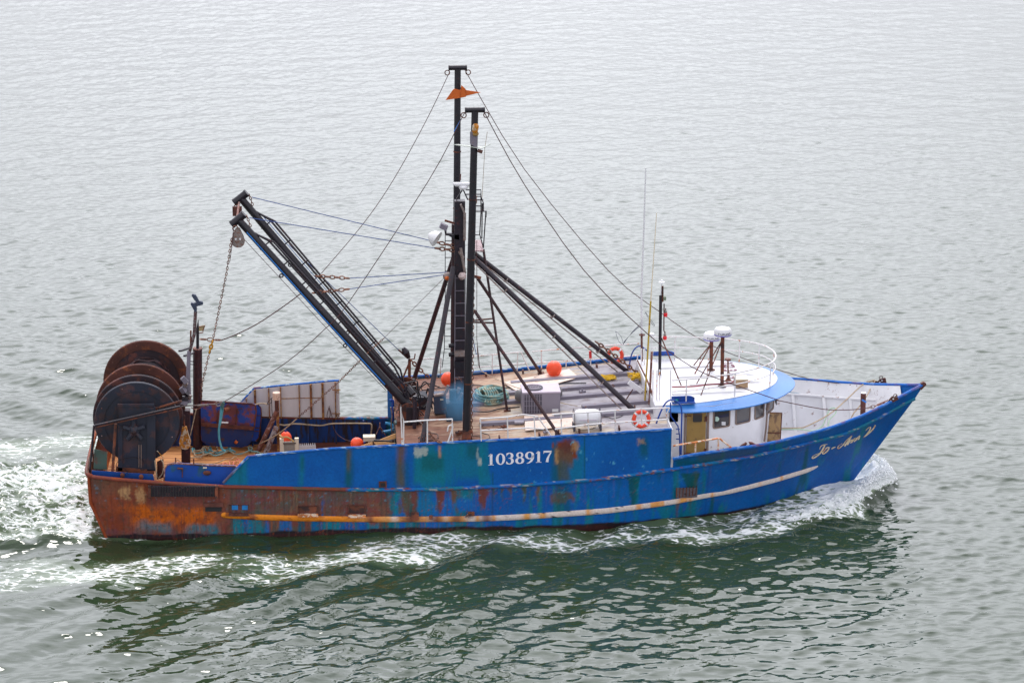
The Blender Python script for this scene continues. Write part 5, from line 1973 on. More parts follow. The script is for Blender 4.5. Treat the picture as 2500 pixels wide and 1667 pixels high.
# main mast: square trunk with ladders and lamps
mt0 = Vector((12.05, 0, zud(12) + .04))
mt1 = P('H', 606, 1305, y=0)
MAST = MB().beam(mt0, mt1, .30, .34).build('mast', M_mast2, BOAT, smooth=False, label='thick square dark mast between the two outriggers')
mx0 = P('I', 560, 560, y=.1)
MB().cyl((11.85, .22, mt0.z), P('I', 560, 250, y=.22), .1, seg=12).build('mast_pipe', M_leg, MAST)
for i, (sx_, y) in enumerate(((-.03, -.20),)):
    lad = MB()
    for dx in (-.17, .17):
        lad.cyl(mt0 + Vector((dx, -.24, .6)), (mt1.x + dx, -.24, 7.6), .014, seg=6)
    z = mt0.z + .7
    while z < 7.5:
        x = mt0.x + (mt1.x - mt0.x) * (z - mt0.z) / (mt1.z - mt0.z)
        lad.cyl((x - .17, -.24, z), (x + .17, -.24, z), .014, seg=5)
        z += .42
    lad.build('mast_ladder', M_greydark, MAST)
# side ladder aft
la, lb = P('I', 474, 355, y=.2), P('I', 466, 1390, y=.2)
lad = MB().tube([la, P('I', 474, 900, y=.2), lb, P('I', 445, 1560, y=.2)], .014, 6)
z = 400
for v in (405, 475, 555, 680, 805, 922, 1040, 1157, 1273, 1390):
    lad.tube([P('I', 474 - (v - 355) * .008, v, y=.2), P('I', 545 - (v - 355) * .02, v, y=.2)], .014, 5)
lad.build('side_ladder', M_mast2, MAST)
# work lamp: big dome reflector and bracket arms
ld = MB()
ldc = P('I', 375, 345, y=-.3)
ax = (P('I', 445, 385, y=-.5) - P('I', 320, 335, y=-.1)).normalized()
ldc0 = P('I', 322, 338, y=-.15)
ld.lathe(ldc0, [(.02, 0), (.10, .05), (.19, .14), (.25, .26), (.27, .34), (.25, .34), (.05, .3)], axis=(.72, -.35, -.42), seg=24)
ld.build('work_lamp', mat('white_lamp_shade', (.75, .75, .76), .25, bump=0), MAST)
MB().box(P('I', 460, 275, y=-.1), (.24, .2, .16), mtx=Matrix.Rotation(rad(25), 3, 'Y')).build('lamp_ballast', M_greydark, MAST, smooth=False)
MB().tube([P('I', 475, 290, y=-.1), P('I', 480, 345, y=-.1), P('I', 600, 350, y=0)], .045, 8).build('lamp_arm', M_black, MAST)
MB().prism([P('I', a, b_, y=-.15) for a, b_ in ((490, 350), (600, 348), (600, 395), (560, 388))], (0, .3, 0)).build('lamp_gusset', M_black, MAST, smooth=False)
MB().beam(P('I', 470, 218, y=0), P('I', 560, 245, y=0), .06, .06).build('short_yard', M_darkrust, MAST, smooth=False)
# flat radar scanner on top
sc_ = P('H', 628, 1162, y=-.1)
sx0, sx1 = P('H', 556, 1160, y=-.1), P('H', 722, 1160, y=-.1)
MB().tube([sx0 + Vector((0, .1, 0)), sx0.lerp(sx1, .1), sx0.lerp(sx1, .9), sx1], [.05, .075, .075, .05], 12).build('radar_scanner', M_plastic, MAST)
MB().lathe(P('H', 640, 1195, y=-.1), [(.13, -.02), (.15, .05), (.1, .1)], seg=16).build('scanner_gearbox', M_plastic, MAST)
for a in (575, 680):
    MB().beam(P('H', 635, 1200, y=0), P('H', a, 1300, y=0), .05, .04).build('scanner_bracket', M_black, MAST, smooth=False)
MB().cyl(P('H', 615, 1065, y=0), P('H', 612, 1120, y=0), .02, seg=6).build('mast_head_pin', M_rust, MAST)
MB().beam(P('H', 615, 1340, y=-.3), P('H', 655, 1430, y=-.3), .10, .06).build('lamp_plate', M_steelblock, MAST, smooth=False)
for a, b_, c, d in ((615, 470, 655, 700), (600, 500, 640, 560), (652, 150, 650, 400)):
    MB().tube([P('I', a, b_, y=-.3), P('I', c, d, y=-.3)], .045, 8).build('mast_conduit', M_steelblock, MAST)
MB().lathe(P('I', 628, 720, y=-.35), [(.04, -.1), (.12, -.08), (.13, .03), (.05, .1)], axis=(-.4, -.3, .8), seg=14).build('flood_lamp', mat('pale_lamp', srgb(200, 180, 176), .4), MAST)
MB().sphere(P('I', 500, 728, y=-.2), .13, sc=(1.3, 1, 1.1)).build('bundled_block', M_steelblock, MAST)
MB().sphere(P('I', 492, 742, y=-.3), .07, sc=(1.2, 1, 1)).build('orange_pulley', M_orangefly, MAST)
for v in (1360, 1440):
    MB().cyl(P('I', 505, v, y=-.05), P('I', 575, v - 8, y=-.05), .07, seg=10).build('winch_sheave', M_black, MAST)
MB().box(P('I', 605, 1425, y=-.2), (.34, .3, .16)).build('mast_collar', M_steelblock, MAST, smooth=False)
MB().box(P('I', 605, 1520, y=-.2), (.36, .34, .22)).build('mast_step_box', M_black, MAST, smooth=False)
# cage and platform forward of the mast
cg = MB()
yy = .3
for pts in ([(740, 0), (800, 0), (822, 60), (822, 140)], [(745, 30), (822, 32)], [(745, 85), (822, 88)], [(745, 135), (850, 135), (846, 190)], [(800, 0), (800, 150), (788, 350)],
            [(812, 60), (808, 380)], [(845, 135), (822, 470)], [(745, 348), (790, 350), (820, 460)], [(660, -60), (800, -60), (800, 0)], [(660, -20), (800, -20)]):
    cg.tube([P('I', a, b_, y=yy) for a, b_ in pts], .021, 6)
cg.build('crows_cage', M_mast2, MAST)
MB().prism([P('I', 735, 490, y=-.1), P('I', 822, 495, y=-.1), P('I', 800, 395, y=.9), P('I', 738, 395, y=.9)], (0, 0, -.04)).build('platform', mat('pinkish_platform', srgb(176, 150, 152), .6, 0, .3, srgb(110, 70, 70), 8), MAST, smooth=False)
MB().tube([P('I', 725, 725, y=-.1), P('I', 800, 742, y=-.1)], .05, 8).build('cross_arm', M_darkrust, MAST)
MB().tube([P('I', 712, 1040, y=-1.6), P('I', 752, 1045, y=-1.6)], .05, 8).build('lower_cross_arm', M_darkrust, MAST)
MB().tube([P('I', 725, 1130, y=-.2), P('I', 905, 1112, y=-.2)], .024, 6).tube([P('I', 725, 1145, y=-.2), P('I', 910, 1150, y=-.2)], .03, 6).build('mast_cross_tie', M_darkrust, MAST)

# raking legs
def leg(name, a, b_, r, m=M_mast2, seg=10):
    return MB().cyl(a, b_, r, seg=seg).build(name, m, MAST)


Z = zud
leg('mast_leg', P('I', 548, 560, y=.35), Vector((10.57, 2.53, Z(10.5) + .05)), .075, M_leg)
leg('mast_leg', P('I', 548, 640, y=-.35), Vector((10.7, -3.25, Z(10.6) + .05)), .085)
l1 = leg('mast_leg', P('I', 735, 515, y=.3), Vector((17.91, 2.36, Z(17.9) + .05)), .08)
l2 = leg('mast_leg', P('I', 735, 560, y=-.3), Vector((17.64, -1.74, Z(17.6) + .05)), .085)
for lo, a, b_ in ((l1, P('I', 735, 545, y=.2), Vector((17.6, 2.26, Z(17.9) + .05))), (l2, P('I', 735, 600, y=-.4), Vector((17.3, -1.84, Z(17.6) + .05)))):
    MB().cyl(a, b_, .022, seg=6).build('leg_conduit', M_steelblock, lo)
    a2, b2_ = (P('I', 735, 530, y=.3), Vector((17.91, 2.36, Z(17.9)))) if lo is l1 else (P('I', 735, 570, y=-.3), Vector((17.64, -1.74, Z(17.6))))
    for f in (.2, .5, .8):
        MB().lathe(a2.lerp(b2_, f), [(.10, -.02), (.10, .02)], axis=(b2_ - a2), seg=12).build('leg_clip', M_steelblock, lo)
leg('mast_stay_pipe', P('I', 770, 745, y=.1), Vector((15.0, 2.94, Z(15) + .05)), .055, M_leg)
leg('mast_stay_pipe', P('I', 745, 1045, y=-1.6), Vector((15.01, -3.42, Z(15) + .05)), .055, M_leg)
leg('mast_stay_pipe', P('I', 822, 480, y=.1), Vector((13.58, -.64, Z(13.5) + .05)), .042, M_leg)
for p_ in ((10.57, 2.53), (10.7, -3.25), (17.91, 2.36), (17.64, -1.74), (15.0, 2.94), (15.01, -3.42), (13.58, -.64)):
    MB().box((p_[0], p_[1], Z(p_[0]) + .06), (.22, .22, .06)).box((p_[0], p_[1], Z(p_[0]) + .15), (.03, .16, .18)).build('leg_foot', M_darkrust, BOAT, smooth=False)

# chain and falls beside the near outrigger
MB().chain([P('H', 760, 1270, y=-3.1), P('I', 738, 100, y=-3.1), P('I', 728, 800, y=-3.1), P('I', 720, 1560, y=-3.1), P('L', 1100, 1200, y=-3.1), P('L', 1098, 1430, y=-3.1)], .15, .014).build('lifting_chain', M_chain, BOAT)
MB().chain([P('L', 1072, 930, y=-3.15), P('L', 1085, 1200, y=-3.15), P('L', 1092, 1440, y=-3.15)], .17, .02).build('hanging_chain', M_chain, BOAT)
MB().tube([P('I', 762, 400, y=-2.4), P('I', 762, 1300, y=-2.4), P('I', 790, 1568, y=-2.4)] + smooth_path([P('D', 893, 120, y=-1), P('D', 905, 300, y=0), P('D', 935, 365, y=1.0)], 3), .01, 5).build('wire_fall', M_wire, BOAT)
MB().tube([P('I', 705, 1180, y=-1.5), P('I', 740, 1360, y=-1.5), P('D', 885, 200, y=-1.5)], .012, 5).build('blue_fall', M_bluewire, BOAT)
MB().tube(sag(P('D', 935, 370, y=2.0), P('D', 1350, 560, y=-.2), .05) + sag(P('D', 1540, 630, y=-1.0), P('D', 1960, 745, y=-1.0), .04), .012, 5).build('deck_line', M_ropew, BOAT)
MB().tube(smooth_path([P('D', 850, 800, z=3.12), P('D', 1000, 805, z=3.12), P('D', 1150, 770, z=3.12), P('D', 1345, 755, z=3.12)], 5), .022, 6).build('deck_cable', M_hose, BOAT)

# ---- gallows booms leaning aft
for sg, tp, bs in ((1, P('J', 168, 262, y=-1.1), Vector((10.40, -1.1, 3.40))), (-1, P('J', 185, 120, y=1.1), Vector((10.30, 1.1, 3.25)))):
    bm = MB().tube([bs, bs.lerp(tp, .5), tp], [.15, .14, .12], 16).build('gallows_boom', M_black, BOAT, label='black boom raked aft with tee head and pipes along it')
    d = (tp - bs).normalized()
    up = Vector((d.z, 0, -d.x)) * (-1 if d.z < 0 else 1)
    up = Vector((-d.z, 0, d.x)); up = -up if up.z < 0 else up
    tee(tp + d * .02, (up.x * .0 - d.z * 1.0, .0, d.x * 1.0) if False else up, .125, .52, M_black, bm)
    # twin pipes on the upper side with a kink at the head
    for k, off in enumerate((.27, .36)):
        a = tp - d * (.55 + .05 * k) + up * .06
        b_ = tp - d * (1.15 + .12 * k) + up * off
        c = bs + d * (.9 - .2 * k) + up * off
        e_ = bs + d * (.15) + up * .1
        MB().tube([a, b_, c, e_], .034, 8).build('boom_pipe', M_mast2, bm)
    for f in np.linspace(.13, .86, 8):
        q = bs.lerp(tp, f)
        MB().lathe(q, [(.152 - .02 * f, -.018), (.156 - .02 * f, 0), (.152 - .02 * f, .018)], axis=d, seg=14).beam(q + up * .1, q + up * .36, .03, .04).build('pipe_clip', M_mast2, bm)
    for f in (.36, .73) if sg == 1 else (.33, .68):
        q = bs.lerp(tp, f) - up * .19
        MB().torus(q, .055, .022, axis=(0, 1, 0), seg=12, ts=6).build('pad_eye', M_black, bm)
    if sg == 1:
        MB().tube([tp - d * .45 - Vector((0, .12, 0)) - up * .05, tp - d * 4 - Vector((0, .14, 0)) - up * .08, bs + d * 1.2 - Vector((0, .15, 0)) - up * .06], .022, 6).build('blue_hose', M_bluehose, bm)
    else:
        MB().tube([tp - d * .9 + up * .17, tp - d * 4 + up * .19, bs + d * 1.5 + up * .18], .012, 5).build('blue_hose', M_bluehose, bm)
    e0 = tp + up * .26
    MB().chain([e0 + Vector((.06, -.02, -.02)), tp - d * .42 + up * .14], .12, .014).build('head_chain', M_chain, bm)
    MB().cyl(bs - d * .25, bs + d * .3, .17, seg=14).build('boom_heel', M_black, bm)
# head block, shackles and the long chain down to the gantry
k0 = P('J', 148, 318, y=-1.25)
MB().torus(k0, .085, .02, axis=(0, 1, 0), seg=12, ts=5).build('head_shackle', M_chain, BOAT)
bkc = P('J', 165, 385, y=-1.25)
bk = MB()
for yy in (-.07, .07):
    prof = [(-.06, .33), (.06, .33), (.18, .05), (.2, -.1), (.12, -.24), (0, -.28), (-.12, -.24), (-.2, -.1), (-.18, .05)]
    bk.prism([bkc + Vector((a, yy, b_)) for a, b_ in prof], (0, .02, 0))
bko = bk.build('snatch_block', M_steelblock, BOAT, smooth=False)
MB().lathe(bkc + Vector((0, -.05, -.08)), [(.21, 0), (.17, .03), (.17, .07), (.21, .1)], axis=(0, 1, 0), seg=24).build('block_sheave', M_pinkrust, bko)
for dx in (-.07, .07):
    MB().cyl(bkc + Vector((dx, -.075, 0)), bkc + Vector((dx, -.068, 0)), .035, seg=8).build('block_hole', M_plastic, bko)
k1 = P('J', 155, 175, y=1.0)
MB().torus(k1, .07, .02, axis=(0, 1, 0), seg=12, ts=5).build('head_shackle', M_chain, BOAT)
MB().box(P('J', 160, 205, y=.9), (.3, .12, .3)).build('far_head_block', M_rust, BOAT, smooth=False)
MB().cyl(P('J', 172, 150, y=.8), P('J', 158, 250, y=-.9), .035, seg=8).build('head_strap', M_pinkrust, BOAT)
MB().chain([P('J', 148, 330, y=-1.3), P('J', 120, 400, y=-1.3), P('J', 90, 610, y=-1.3), P('J', 0, 1050, y=-1.3), P('N', 330, 180, y=-1.3), P('N', 260, 480, y=-1.3), P('N', 250, 640, y=-1.3)], .12, .012, .5).build('gantry_chain', M_chain, BOAT)
MB().chain([P('K', 690, 1150, y=-1.33), P('K', 620, 1400, y=-1.33)], .16, .03).build('yellow_link_section', mat('yellow_links', srgb(196, 140, 20), .6, 0, .3, srgb(110, 60, 30), 12), BOAT)
MB().tube([P('T', 165, 850, y=-1.36), P('T', 150, 1120, y=-1.36), P('T', 90, 1560, y=-1.36)], .012, 5).build('chain_line', M_wire, BOAT)

# ---- wires
def wire(name, pts, r=.014, m=M_wire, parent=BOAT, drop=0.0):
    if drop and len(pts) == 2:
        pts = sag(pts[0], pts[1], drop)
    return MB().tube(pts, r, 5).build(name, m, parent)


wn = P('H', 655, 500, y=-3.2); wf = P('H', 515, 140, y=3.2)
wire('aft_topping_wire', smooth_path([P('H', 515, 135, y=3.2), P('H', 300, 580, y=3.1), P('J', 1190, 0, y=2.9), P('J', 990, 290, y=2.6), P('J', 715, 615, y=2.2)], 5), .012)
wire('slack_wire', smooth_path([P('J', 690, 635, y=1.5), P('J', 570, 755, y=1.3), P('J', 330, 925, y=1.5), P('J', 170, 1010, y=1.8), P('K', 870, 1140, y=2.2)], 5), .018)
wire('aft_topping_wire', smooth_path([P('H', 655, 500, y=-3.2), P('H', 620, 565, y=-3.2), P('J', 1425, 0, y=-3.1), P('J', 900, 800, y=-2.9), P('J', 740, 980, y=-2.8), P('J', 500, 1190, y=-2.6), P('J', 200, 1385, y=-2.4), P('N', 520, 690, y=-2.2)], 4), .013)
wire('fore_topping_wire', smooth_path([P('H', 665, 120, y=3.2), P('H', 700, 200, y=3.1), P('H', 1195, 1020, y=2.8), P('E', 265, 0, y=2.6), P('E', 650, 310, y=2.3), P('E', 1000, 545, y=2.3), P('E', 1350, 690, y=2.4), P('E', 1819, 835, y=2.3), P('G', 600, 275, y=2.0), P('V', 620, 255, y=1.6)], 3), .013)
wire('fore_topping_wire', smooth_path([P('H', 835, 500, y=-3.2), P('H', 865, 570, y=-3.2), P('H', 1195, 1160, y=-3.0), P('E', 80, 0, y=-3.0), P('E', 560, 480, y=-2.8), P('E', 900, 735, y=-2.7), P('E', 1190, 860, y=-2.5), P('E', 1560, 990, y=-2.2), P('G', 200, 460, y=-1.9), P('G', 640, 545, y=-1.2), P('G', 900, 548, y=-1.0), P('G', 1050, 532, y=-.98)], 3), .015)
for pts in ([('V', 620, 255), ('V', 700, 250), ('V', 770, 265), ('V', 990, 190)],):
    MB().chain([P(c, a, b_, y=1.5) for c, a, b_ in pts], .14, .018).build('stay_links', M_steelblock, BOAT)
MB().chain([P('V', 905, 625, y=-.98), P('V', 1010, 600, y=-.98)], .18, .018).build('stay_links', M_steelblock, BOAT)
MB().tube([P('V', 1010, 600, y=-.98), P('V', 1230, 500, y=-.97)], .018, 6).tube([P('V', 1060, 580, y=-.98), P('V', 1180, 528, y=-.98)], .035, 6).build('stay_turnbuckle', M_pinkrust, BOAT)
wire('blue_top_wire', [P('J', 255, 112, y=1.05), P('J', 1460, 405, y=.4), P('I', 370, 410, y=.2)], .014, M_bluewire)
wire('blue_top_wire', [P('J', 240, 248, y=-1.1), P('J', 1455, 447, y=-.4), P('I', 380, 470, y=-.2)], .014, M_bluewire)
MB().chain([P('I', 370, 410, y=.2), P('I', 570, 455, y=0)], .2, .024).build('mast_chain', M_chain, BOAT)
MB().chain([P('I', 380, 470, y=-.2), P('I', 560, 492, y=-.1)], .2, .024).build('mast_chain', M_chain, BOAT)
wire('blue_mid_wire', [P('J', 900, 647, y=.9), P('I', 490, 690, y=0)], .014, M_bluewire)
wire('blue_mid_wire', [P('J', 900, 718, y=-.9), P('I', 485, 710, y=-.2)], .014, M_bluewire)
MB().chain([P('J', 675, 632, y=1.0), P('J', 735, 636, y=1.0), P('J', 900, 648, y=.9)], .2, .02).build('boom_chain', M_chain, BOAT)
MB().chain([P('J', 655, 745, y=-1.05), P('J', 900, 718, y=-.9)], .2, .02).build('boom_chain', M_chain, BOAT)
wire('blue_falls', [P('J', 500, 425, y=1.4), P('J', 1130, 1030, y=1.8), P('J', 1225, 1120, y=2.4)], .012, M_bluewire)
wire('green_falls', [P('J', 205, 390, y=-1.25), P('J', 720, 945, y=.5), P('J', 1140, 1385, y=3.3)], .010, M_wire)
wire('hook_line', [P('I', 465, 740, y=-.2), P('J', 1130, 1040, y=-.3)], .008)
MB().chain([P('J', 1130, 1040, y=-.3), P('J', 1040, 1120, y=-.3), P('J', 850, 1310, y=-.4), P('O', 1420, 210, y=-.4), P('O', 710, 830, y=.4)], .11, .011, .5).build('whip_chain', M_chain, BOAT)
wire('whip_rope', smooth_path([P('O', 710, 830, y=.4), P('O', 540, 980, y=.8), P('O', 330, 1130, y=1.6), P('O', 95, 1250, y=2.4)], 4), .022, M_ropew)
wire('blue_lanyard', [P('S', 1128, 288, y=-2.5), P('S', 1108, 322, y=-2.8)], .012, M_bluehose)

# far post with tilted pulley
pp0 = Vector((10.5, 2.84, Z(10.5)))
ppt = P('L', 312, 400, y=2.84)
po = MB().cyl(pp0, ppt, .055, seg=10).build('pulley_post', M_darkrust, BOAT)
MB().cyl(ppt - Vector((0, 0, .1)), P('L', 225, 650, y=2.84), .03, seg=8).build('post_brace', M_darkrust, po)
pc = P('L', 262, 315, y=2.8)
dd = (P('L', 300, 375, y=2.8) - P('L', 235, 260, y=2.8)).normalized()
pm = MB()
pm.tube([P('L', 232, 255, y=2.8), pc, P('L', 310, 385, y=2.8)], [.06, .14, .05], 12).build('tilted_block', M_black, po)
MB().chain([P('L', 320, 400, y=2.8), P('L', 430, 520, y=2.9), P('L', 560, 640, y=3.0)], .2, .026).build('post_chain', M_chain, po)
MB().tube([P('L', 325, 405, y=2.8), P('L', 375, 395, y=2.8), P('L', 385, 330, y=2.8)], .024, 6).build('hook_arm', M_darkrust, po)
MB().tube([P('J', 1225, 1120, y=2.4), P('L', 205, 310, y=2.7), P('L', 290, 390, y=2.8)], .03, 6).build('rigging_screw', M_rust, po)

# ---- winch and hydraulics at the foot of the gallows booms
wb = Vector((10.35, 0, Z(10.3)))
wx = empty_part = MB().box(wb + Vector((.1, 0, .1)), (1.0, 3.0, .16)).build('winch_bed', M_darkrust, BOAT, smooth=False)
for y in (-1.1, 1.1):
    MB().lathe(wb + Vector((0, y - .28, .42)), [(.34, 0), (.34, .03), (.16, .05), (.16, .5), (.34, .52), (.34, .56)], axis=(0, 1, 0), seg=22).build('winch_drum', M_darkrust, wx)
    for q_ in (-.4, .4):
        MB().box(wb + Vector((.1, y + q_, .35)), (.4, .06, .6)).build('winch_cheek', M_black, wx, smooth=False)
MB().box(wb + Vector((.45, 0, .35)), (.4, .7, .5)).build('hydraulic_motor', M_navy, wx, smooth=False)
rng = random.Random(5)
for k in range(18):
    a = wb + Vector((rng.uniform(-.35, .6), rng.uniform(-1.4, 1.2), rng.uniform(.2, .6)))
    b_ = a + Vector((rng.uniform(-.1, .9), rng.uniform(-.5, .5), rng.uniform(-.4, .1)))
    m_ = (a + b_) / 2 + Vector((0, 0, rng.uniform(.2, .6)))
    MB().tube(smooth_path([a, a.lerp(m_, .6), m_, b_.lerp(m_, .5), b_], 4), rng.choice((.016, .022, .028)), 6).build('hydraulic_hose', rng.choice((M_hose, M_hose, M_hose, M_bluehose, M_steelblock)), wx)
for pts, r_ in (([(230, 720), (330, 690), (405, 680), (420, 720), (425, 800), (450, 870), (455, 950)], .022), ([(280, 720), (350, 760), (410, 830), (430, 900), (425, 960)], .024),
                ([(395, 1060), (440, 1060), (490, 1110), (520, 1200), (500, 1290)], .024), ([(400, 1070), (460, 1110), (465, 1180), (440, 1240), (440, 1300)], .024),
                ([(400, 880), (440, 860), (490, 870), (560, 930), (620, 970)], .02), ([(120, 600), (160, 570)], .015), ([(150, 1090), (160, 1050), (240, 1060)], .02),
                ([(150, 1300), (120, 1240), (130, 1150)], .024), ([(100, 1290), (190, 1260), (160, 1180)], .018)):
    MB().tube(smooth_path([P('L', a, b_, y=-.9) for a, b_ in pts], 4), r_, 6).build('hydraulic_hose', M_hose, wx)
MB().tube([P('L', 380, 870, y=-1.8), P('L', 385, 1100, y=-1.8), P('L', 370, 1350, y=-1.8)], [.06, .08, .05], 8).build('control_post', M_mast2, BOAT)
MB().tube([P('L', 365, 850, y=-1.2), P('L', 290, 760, y=-1.0)], .1, 8).build('boom_knuckle', M_black, BOAT)
cw = MB().tube(smooth_path([P('Q', 985, 580, y=.5), P('Q', 1035, 580, y=.5), P('Q', 1040, 760, y=.5), P('Q', 1035, 950, y=.5)], 3), .05, 8)
cw.build('blue_riser', M_blue, BOAT)
for u in (1000, 1055, 1110):
    MB().tube(smooth_path([P('Q', u, 700, y=0), P('Q', u + 25, 850, y=0), P('Q', u + 10, 1040, y=0), P('Q', u + 50, 1300, y=0)], 3), .025, 6).build('hydraulic_pipe', rng.choice((M_hose, M_steelblock, M_darkrust)), BOAT)
MB().tube(smooth_path([P('Q', 900, 990, y=1.2), P('Q', 960, 1000, y=1.2), P('Q', 1040, 1035, y=1.2), P('Q', 1055, 1080, y=1.2), P('Q', 1000, 1125, y=1.2), P('Q', 840, 1155, y=1.2)], 4), .05, 8).build('blue_curved_guard', mat('light_blue_guard', srgb(60, 150, 200), .5, 0, .1), BOAT)
MB().box(P('Q', 1135, 1200, y=-1.2), (.22, .3, .9)).build('winch_control_stand', mat('dark_green_stand', srgb(50, 80, 84), .6, 0, .3, srgb(70, 50, 44), 6), BOAT, smooth=False)
MB().cyl(P('Q', 690, 1310, y=-.6), P('Q', 1030, 1325, y=-.6), .05, seg=8).build('lying_pipe', M_mast2, BOAT)
tp_ = MB()
for a in ((740, 1190), (850, 1180), (905, 1215)):
    tp_.tube([P('Q', 803, 985 + 60, y=1.0), P('Q', a[0], a[1], y=1.0)], .018, 6)
tp_.tube([P('Q', 803, 985, y=1.0), P('Q', 803, 1100, y=1.0)], .024, 6)
tp_.build('tripod_stand', M_pinkrust, BOAT)

# ================================================================== stern gear
# net reel on the stern
RZ, RX = 3.5, 1.70
reel = MB().cyl((RX, -2.05, RZ), (RX, 2.1, RZ), .34, seg=24).build('net_reel', M_darkrust, BOAT, label='large net drum with four rust brown steel flanges on the stern')
for k, (y, R_, m1, m2) in enumerate(((-2.12, 1.34, M_navy, M_navy), (-1.66, 1.43, M_flange, M_flange), (-.52, 1.43, M_flrim, M_flange), (2.1, 1.42, M_flrim, M_flange))):
    f_ = MB().lathe((RX, y, RZ), [(R_ - .30, 0), (R_ - .30, .028)], axis=(0, 1, 0), seg=64)
    fo = f_.build('reel_flange', m2, reel, angle=20)
    ring = MB()
    rr = []
    for rad_, dy in ((R_ - .31, -.03), (R_ - .02, -.045), (R_, -.01), (R_, .05), (R_ - .31, .05)):
        rr.append([Vector((RX + math.cos(a) * rad_, y + dy, RZ + math.sin(a) * rad_)) for a in np.linspace(0, 2 * math.pi, 73)])
    ring.grid(rr)
    ro = ring.build('flange_rim', m1, fo, angle=25)
    hol = MB()
    for a in range(8 if k in (0, 3) else 6):
        an = a * 2 * math.pi / (8 if k in (0, 3) else 6) + .35 + k
        c = Vector((RX + math.cos(an) * (R_ - .14), y - .05, RZ + math.sin(an) * (R_ - .14)))
        MB().cyl(c, c + Vector((0, .012, 0)), .017, seg=8).build('rim_hole', M_pinkrust, ro)
# wound net between the flanges
MB().lathe((RX, -1.6, RZ), [(.9, 0), (1.02, .1), (1.05, .9), (.95, 1.05)], axis=(0, 1, 0), seg=28).build('wound_net', mat('dark_brown_net', srgb(36, 25, 27), .95, 0, .4, srgb(54, 40, 44), 14, .4, .8), reel)
MB().lathe((RX, -.48, RZ), [(.7, 0), (.82, .15), (.76, .8), (.86, 1.3), (.78, 1.9), (.84, 2.3), (.7, 2.55)], axis=(0, 1, 0), seg=28).build('wound_net', mat('navy_net', srgb(28, 20, 30), .95, 0, .4, srgb(48, 30, 34), 14, .4, .8), reel)
# end frame with motor
yF = -2.42
fr = MB()
A_ = lambda a, b_, y=yF: P('A', a, b_, y=y)
fr.prism([A_(318, 552), A_(568, 552), A_(568, 1010), A_(318, 1010)], (0, .05, 0))
frame_o = fr.build('reel_stand', M_navy, BOAT, smooth=False)
MB().beam(A_(312, 548), A_(570, 546), .08, .08).build('stand_head', M_navy, frame_o, smooth=False)
MB().beam(A_(550, 560), A_(550, 1010), .1, .26).build('stand_post', M_navy, frame_o, smooth=False)
MB().beam(A_(330, 690), A_(330, 1010), .1, .14).build('stand_post', M_navy, frame_o, smooth=False)
MB().beam(A_(300, 1000), A_(570, 1020), .1, .14).build('stand_sill', M_darkrust, frame_o, smooth=False)
mo = A_(428, 725, yF - .05)
mm_ = MB().lathe(mo, [(.17, -.1), (.17, .06), (.1, .09), (.05, .15)], axis=(0, -1, 0), seg=18).build('radial_motor', M_navy, frame_o)
for k in range(5):
    an = rad(90 + 72 * k)
    d = Vector((math.cos(an), 0, math.sin(an)))
    MB().cyl(mo + d * .12 + Vector((0, -.02, 0)), mo + d * .36 + Vector((0, -.02, 0)), .075, seg=10).build('motor_cylinder', M_navy, mm_)
for dx in (462, 478):
    MB().tube([A_(dx, 830, yF - .06), A_(dx, 990, yF - .06)], .014, 6).build('hydraulic_line', M_frame, frame_o)
MB().tube(smooth_path([A_(300, 980, yF - .06), A_(320, 940, yF - .06), A_(410, 920, yF - .06), A_(480, 930, yF - .06), A_(500, 960, yF - .06)], 4), .01, 5).build('loose_hose', M_hose, frame_o)
# bracing rails
for pts, r_, y in (([(148, 692), (755, 556)], .034, -2.75), ([(155, 706), (755, 570)], .026, -2.75), ([(575, 572), (765, 518)], .04, -2.3), ([(144, 690), (128, 860), (112, 1050)], .035, -2.95), ([(298, 680), (272, 1070)], .045, -2.9),
                   ([(130, 1003), (210, 1006)], .02, -2.6), ([(140, 700), (135, 1000)], .02, -2.2)):
    MB().tube([P('A', a, b_, y=y) for a, b_ in pts], r_, 8).build('reel_guard_rail', M_darkrust if pts[0][0] > 200 or r_ < .03 else M_mast2, BOAT)
for pts in ([(235, 880), (228, 1050)], [(575, 940), (590, 1060)], [(615, 930), (635, 960), (630, 1030), (600, 1065)]):
    MB().tube(smooth_path([P('A', a, b_, y=-2.6) for a, b_ in pts], 3), .02, 6).build('hanging_line', M_ropew, BOAT)
MB().tube([P('A', 590, 870, y=-2.3), P('A', 640, 925, y=-2.3)], .016, 5).build('yellow_bar', M_block_y, BOAT)
MB().prism([P('A', a, b_, y=-1.9) for a, b_ in ((590, 950), (635, 930), (640, 1060), (590, 1075))], (0, .04, 0)).build('rust_plate', M_rust, BOAT, smooth=False)

MB().prism([P('A', a, b_, y=-3.02) for a, b_ in ((128, 1012), (560, 1040), (575, 1090), (122, 1075))], (0, .04, 0)).build('stern_coaming_plate', mat('deep_blue_coaming', srgb(6, 66, 140), .5, 0, .3, srgb(40, 60, 80), 3, .3), BOAT, smooth=False)
MB().prism([P('A', a, b_, y=-2.7) for a, b_ in ((145, 860), (235, 880), (235, 1004), (140, 1000))], (0, .04, 0)).build('side_guard_plate', mat('olive_teal_plate', srgb(70, 92, 84), .6, 0, .4, srgb(84, 64, 56), 4, .3), BOAT, smooth=False)
for a, b_ in ((345, 1045), (478, 1055)):
    MB().sphere(P('A', a, b_, y=-3.1), .07, sc=(1, .7, 1.2)).build('coaming_bolt', M_darkrust, BOAT)
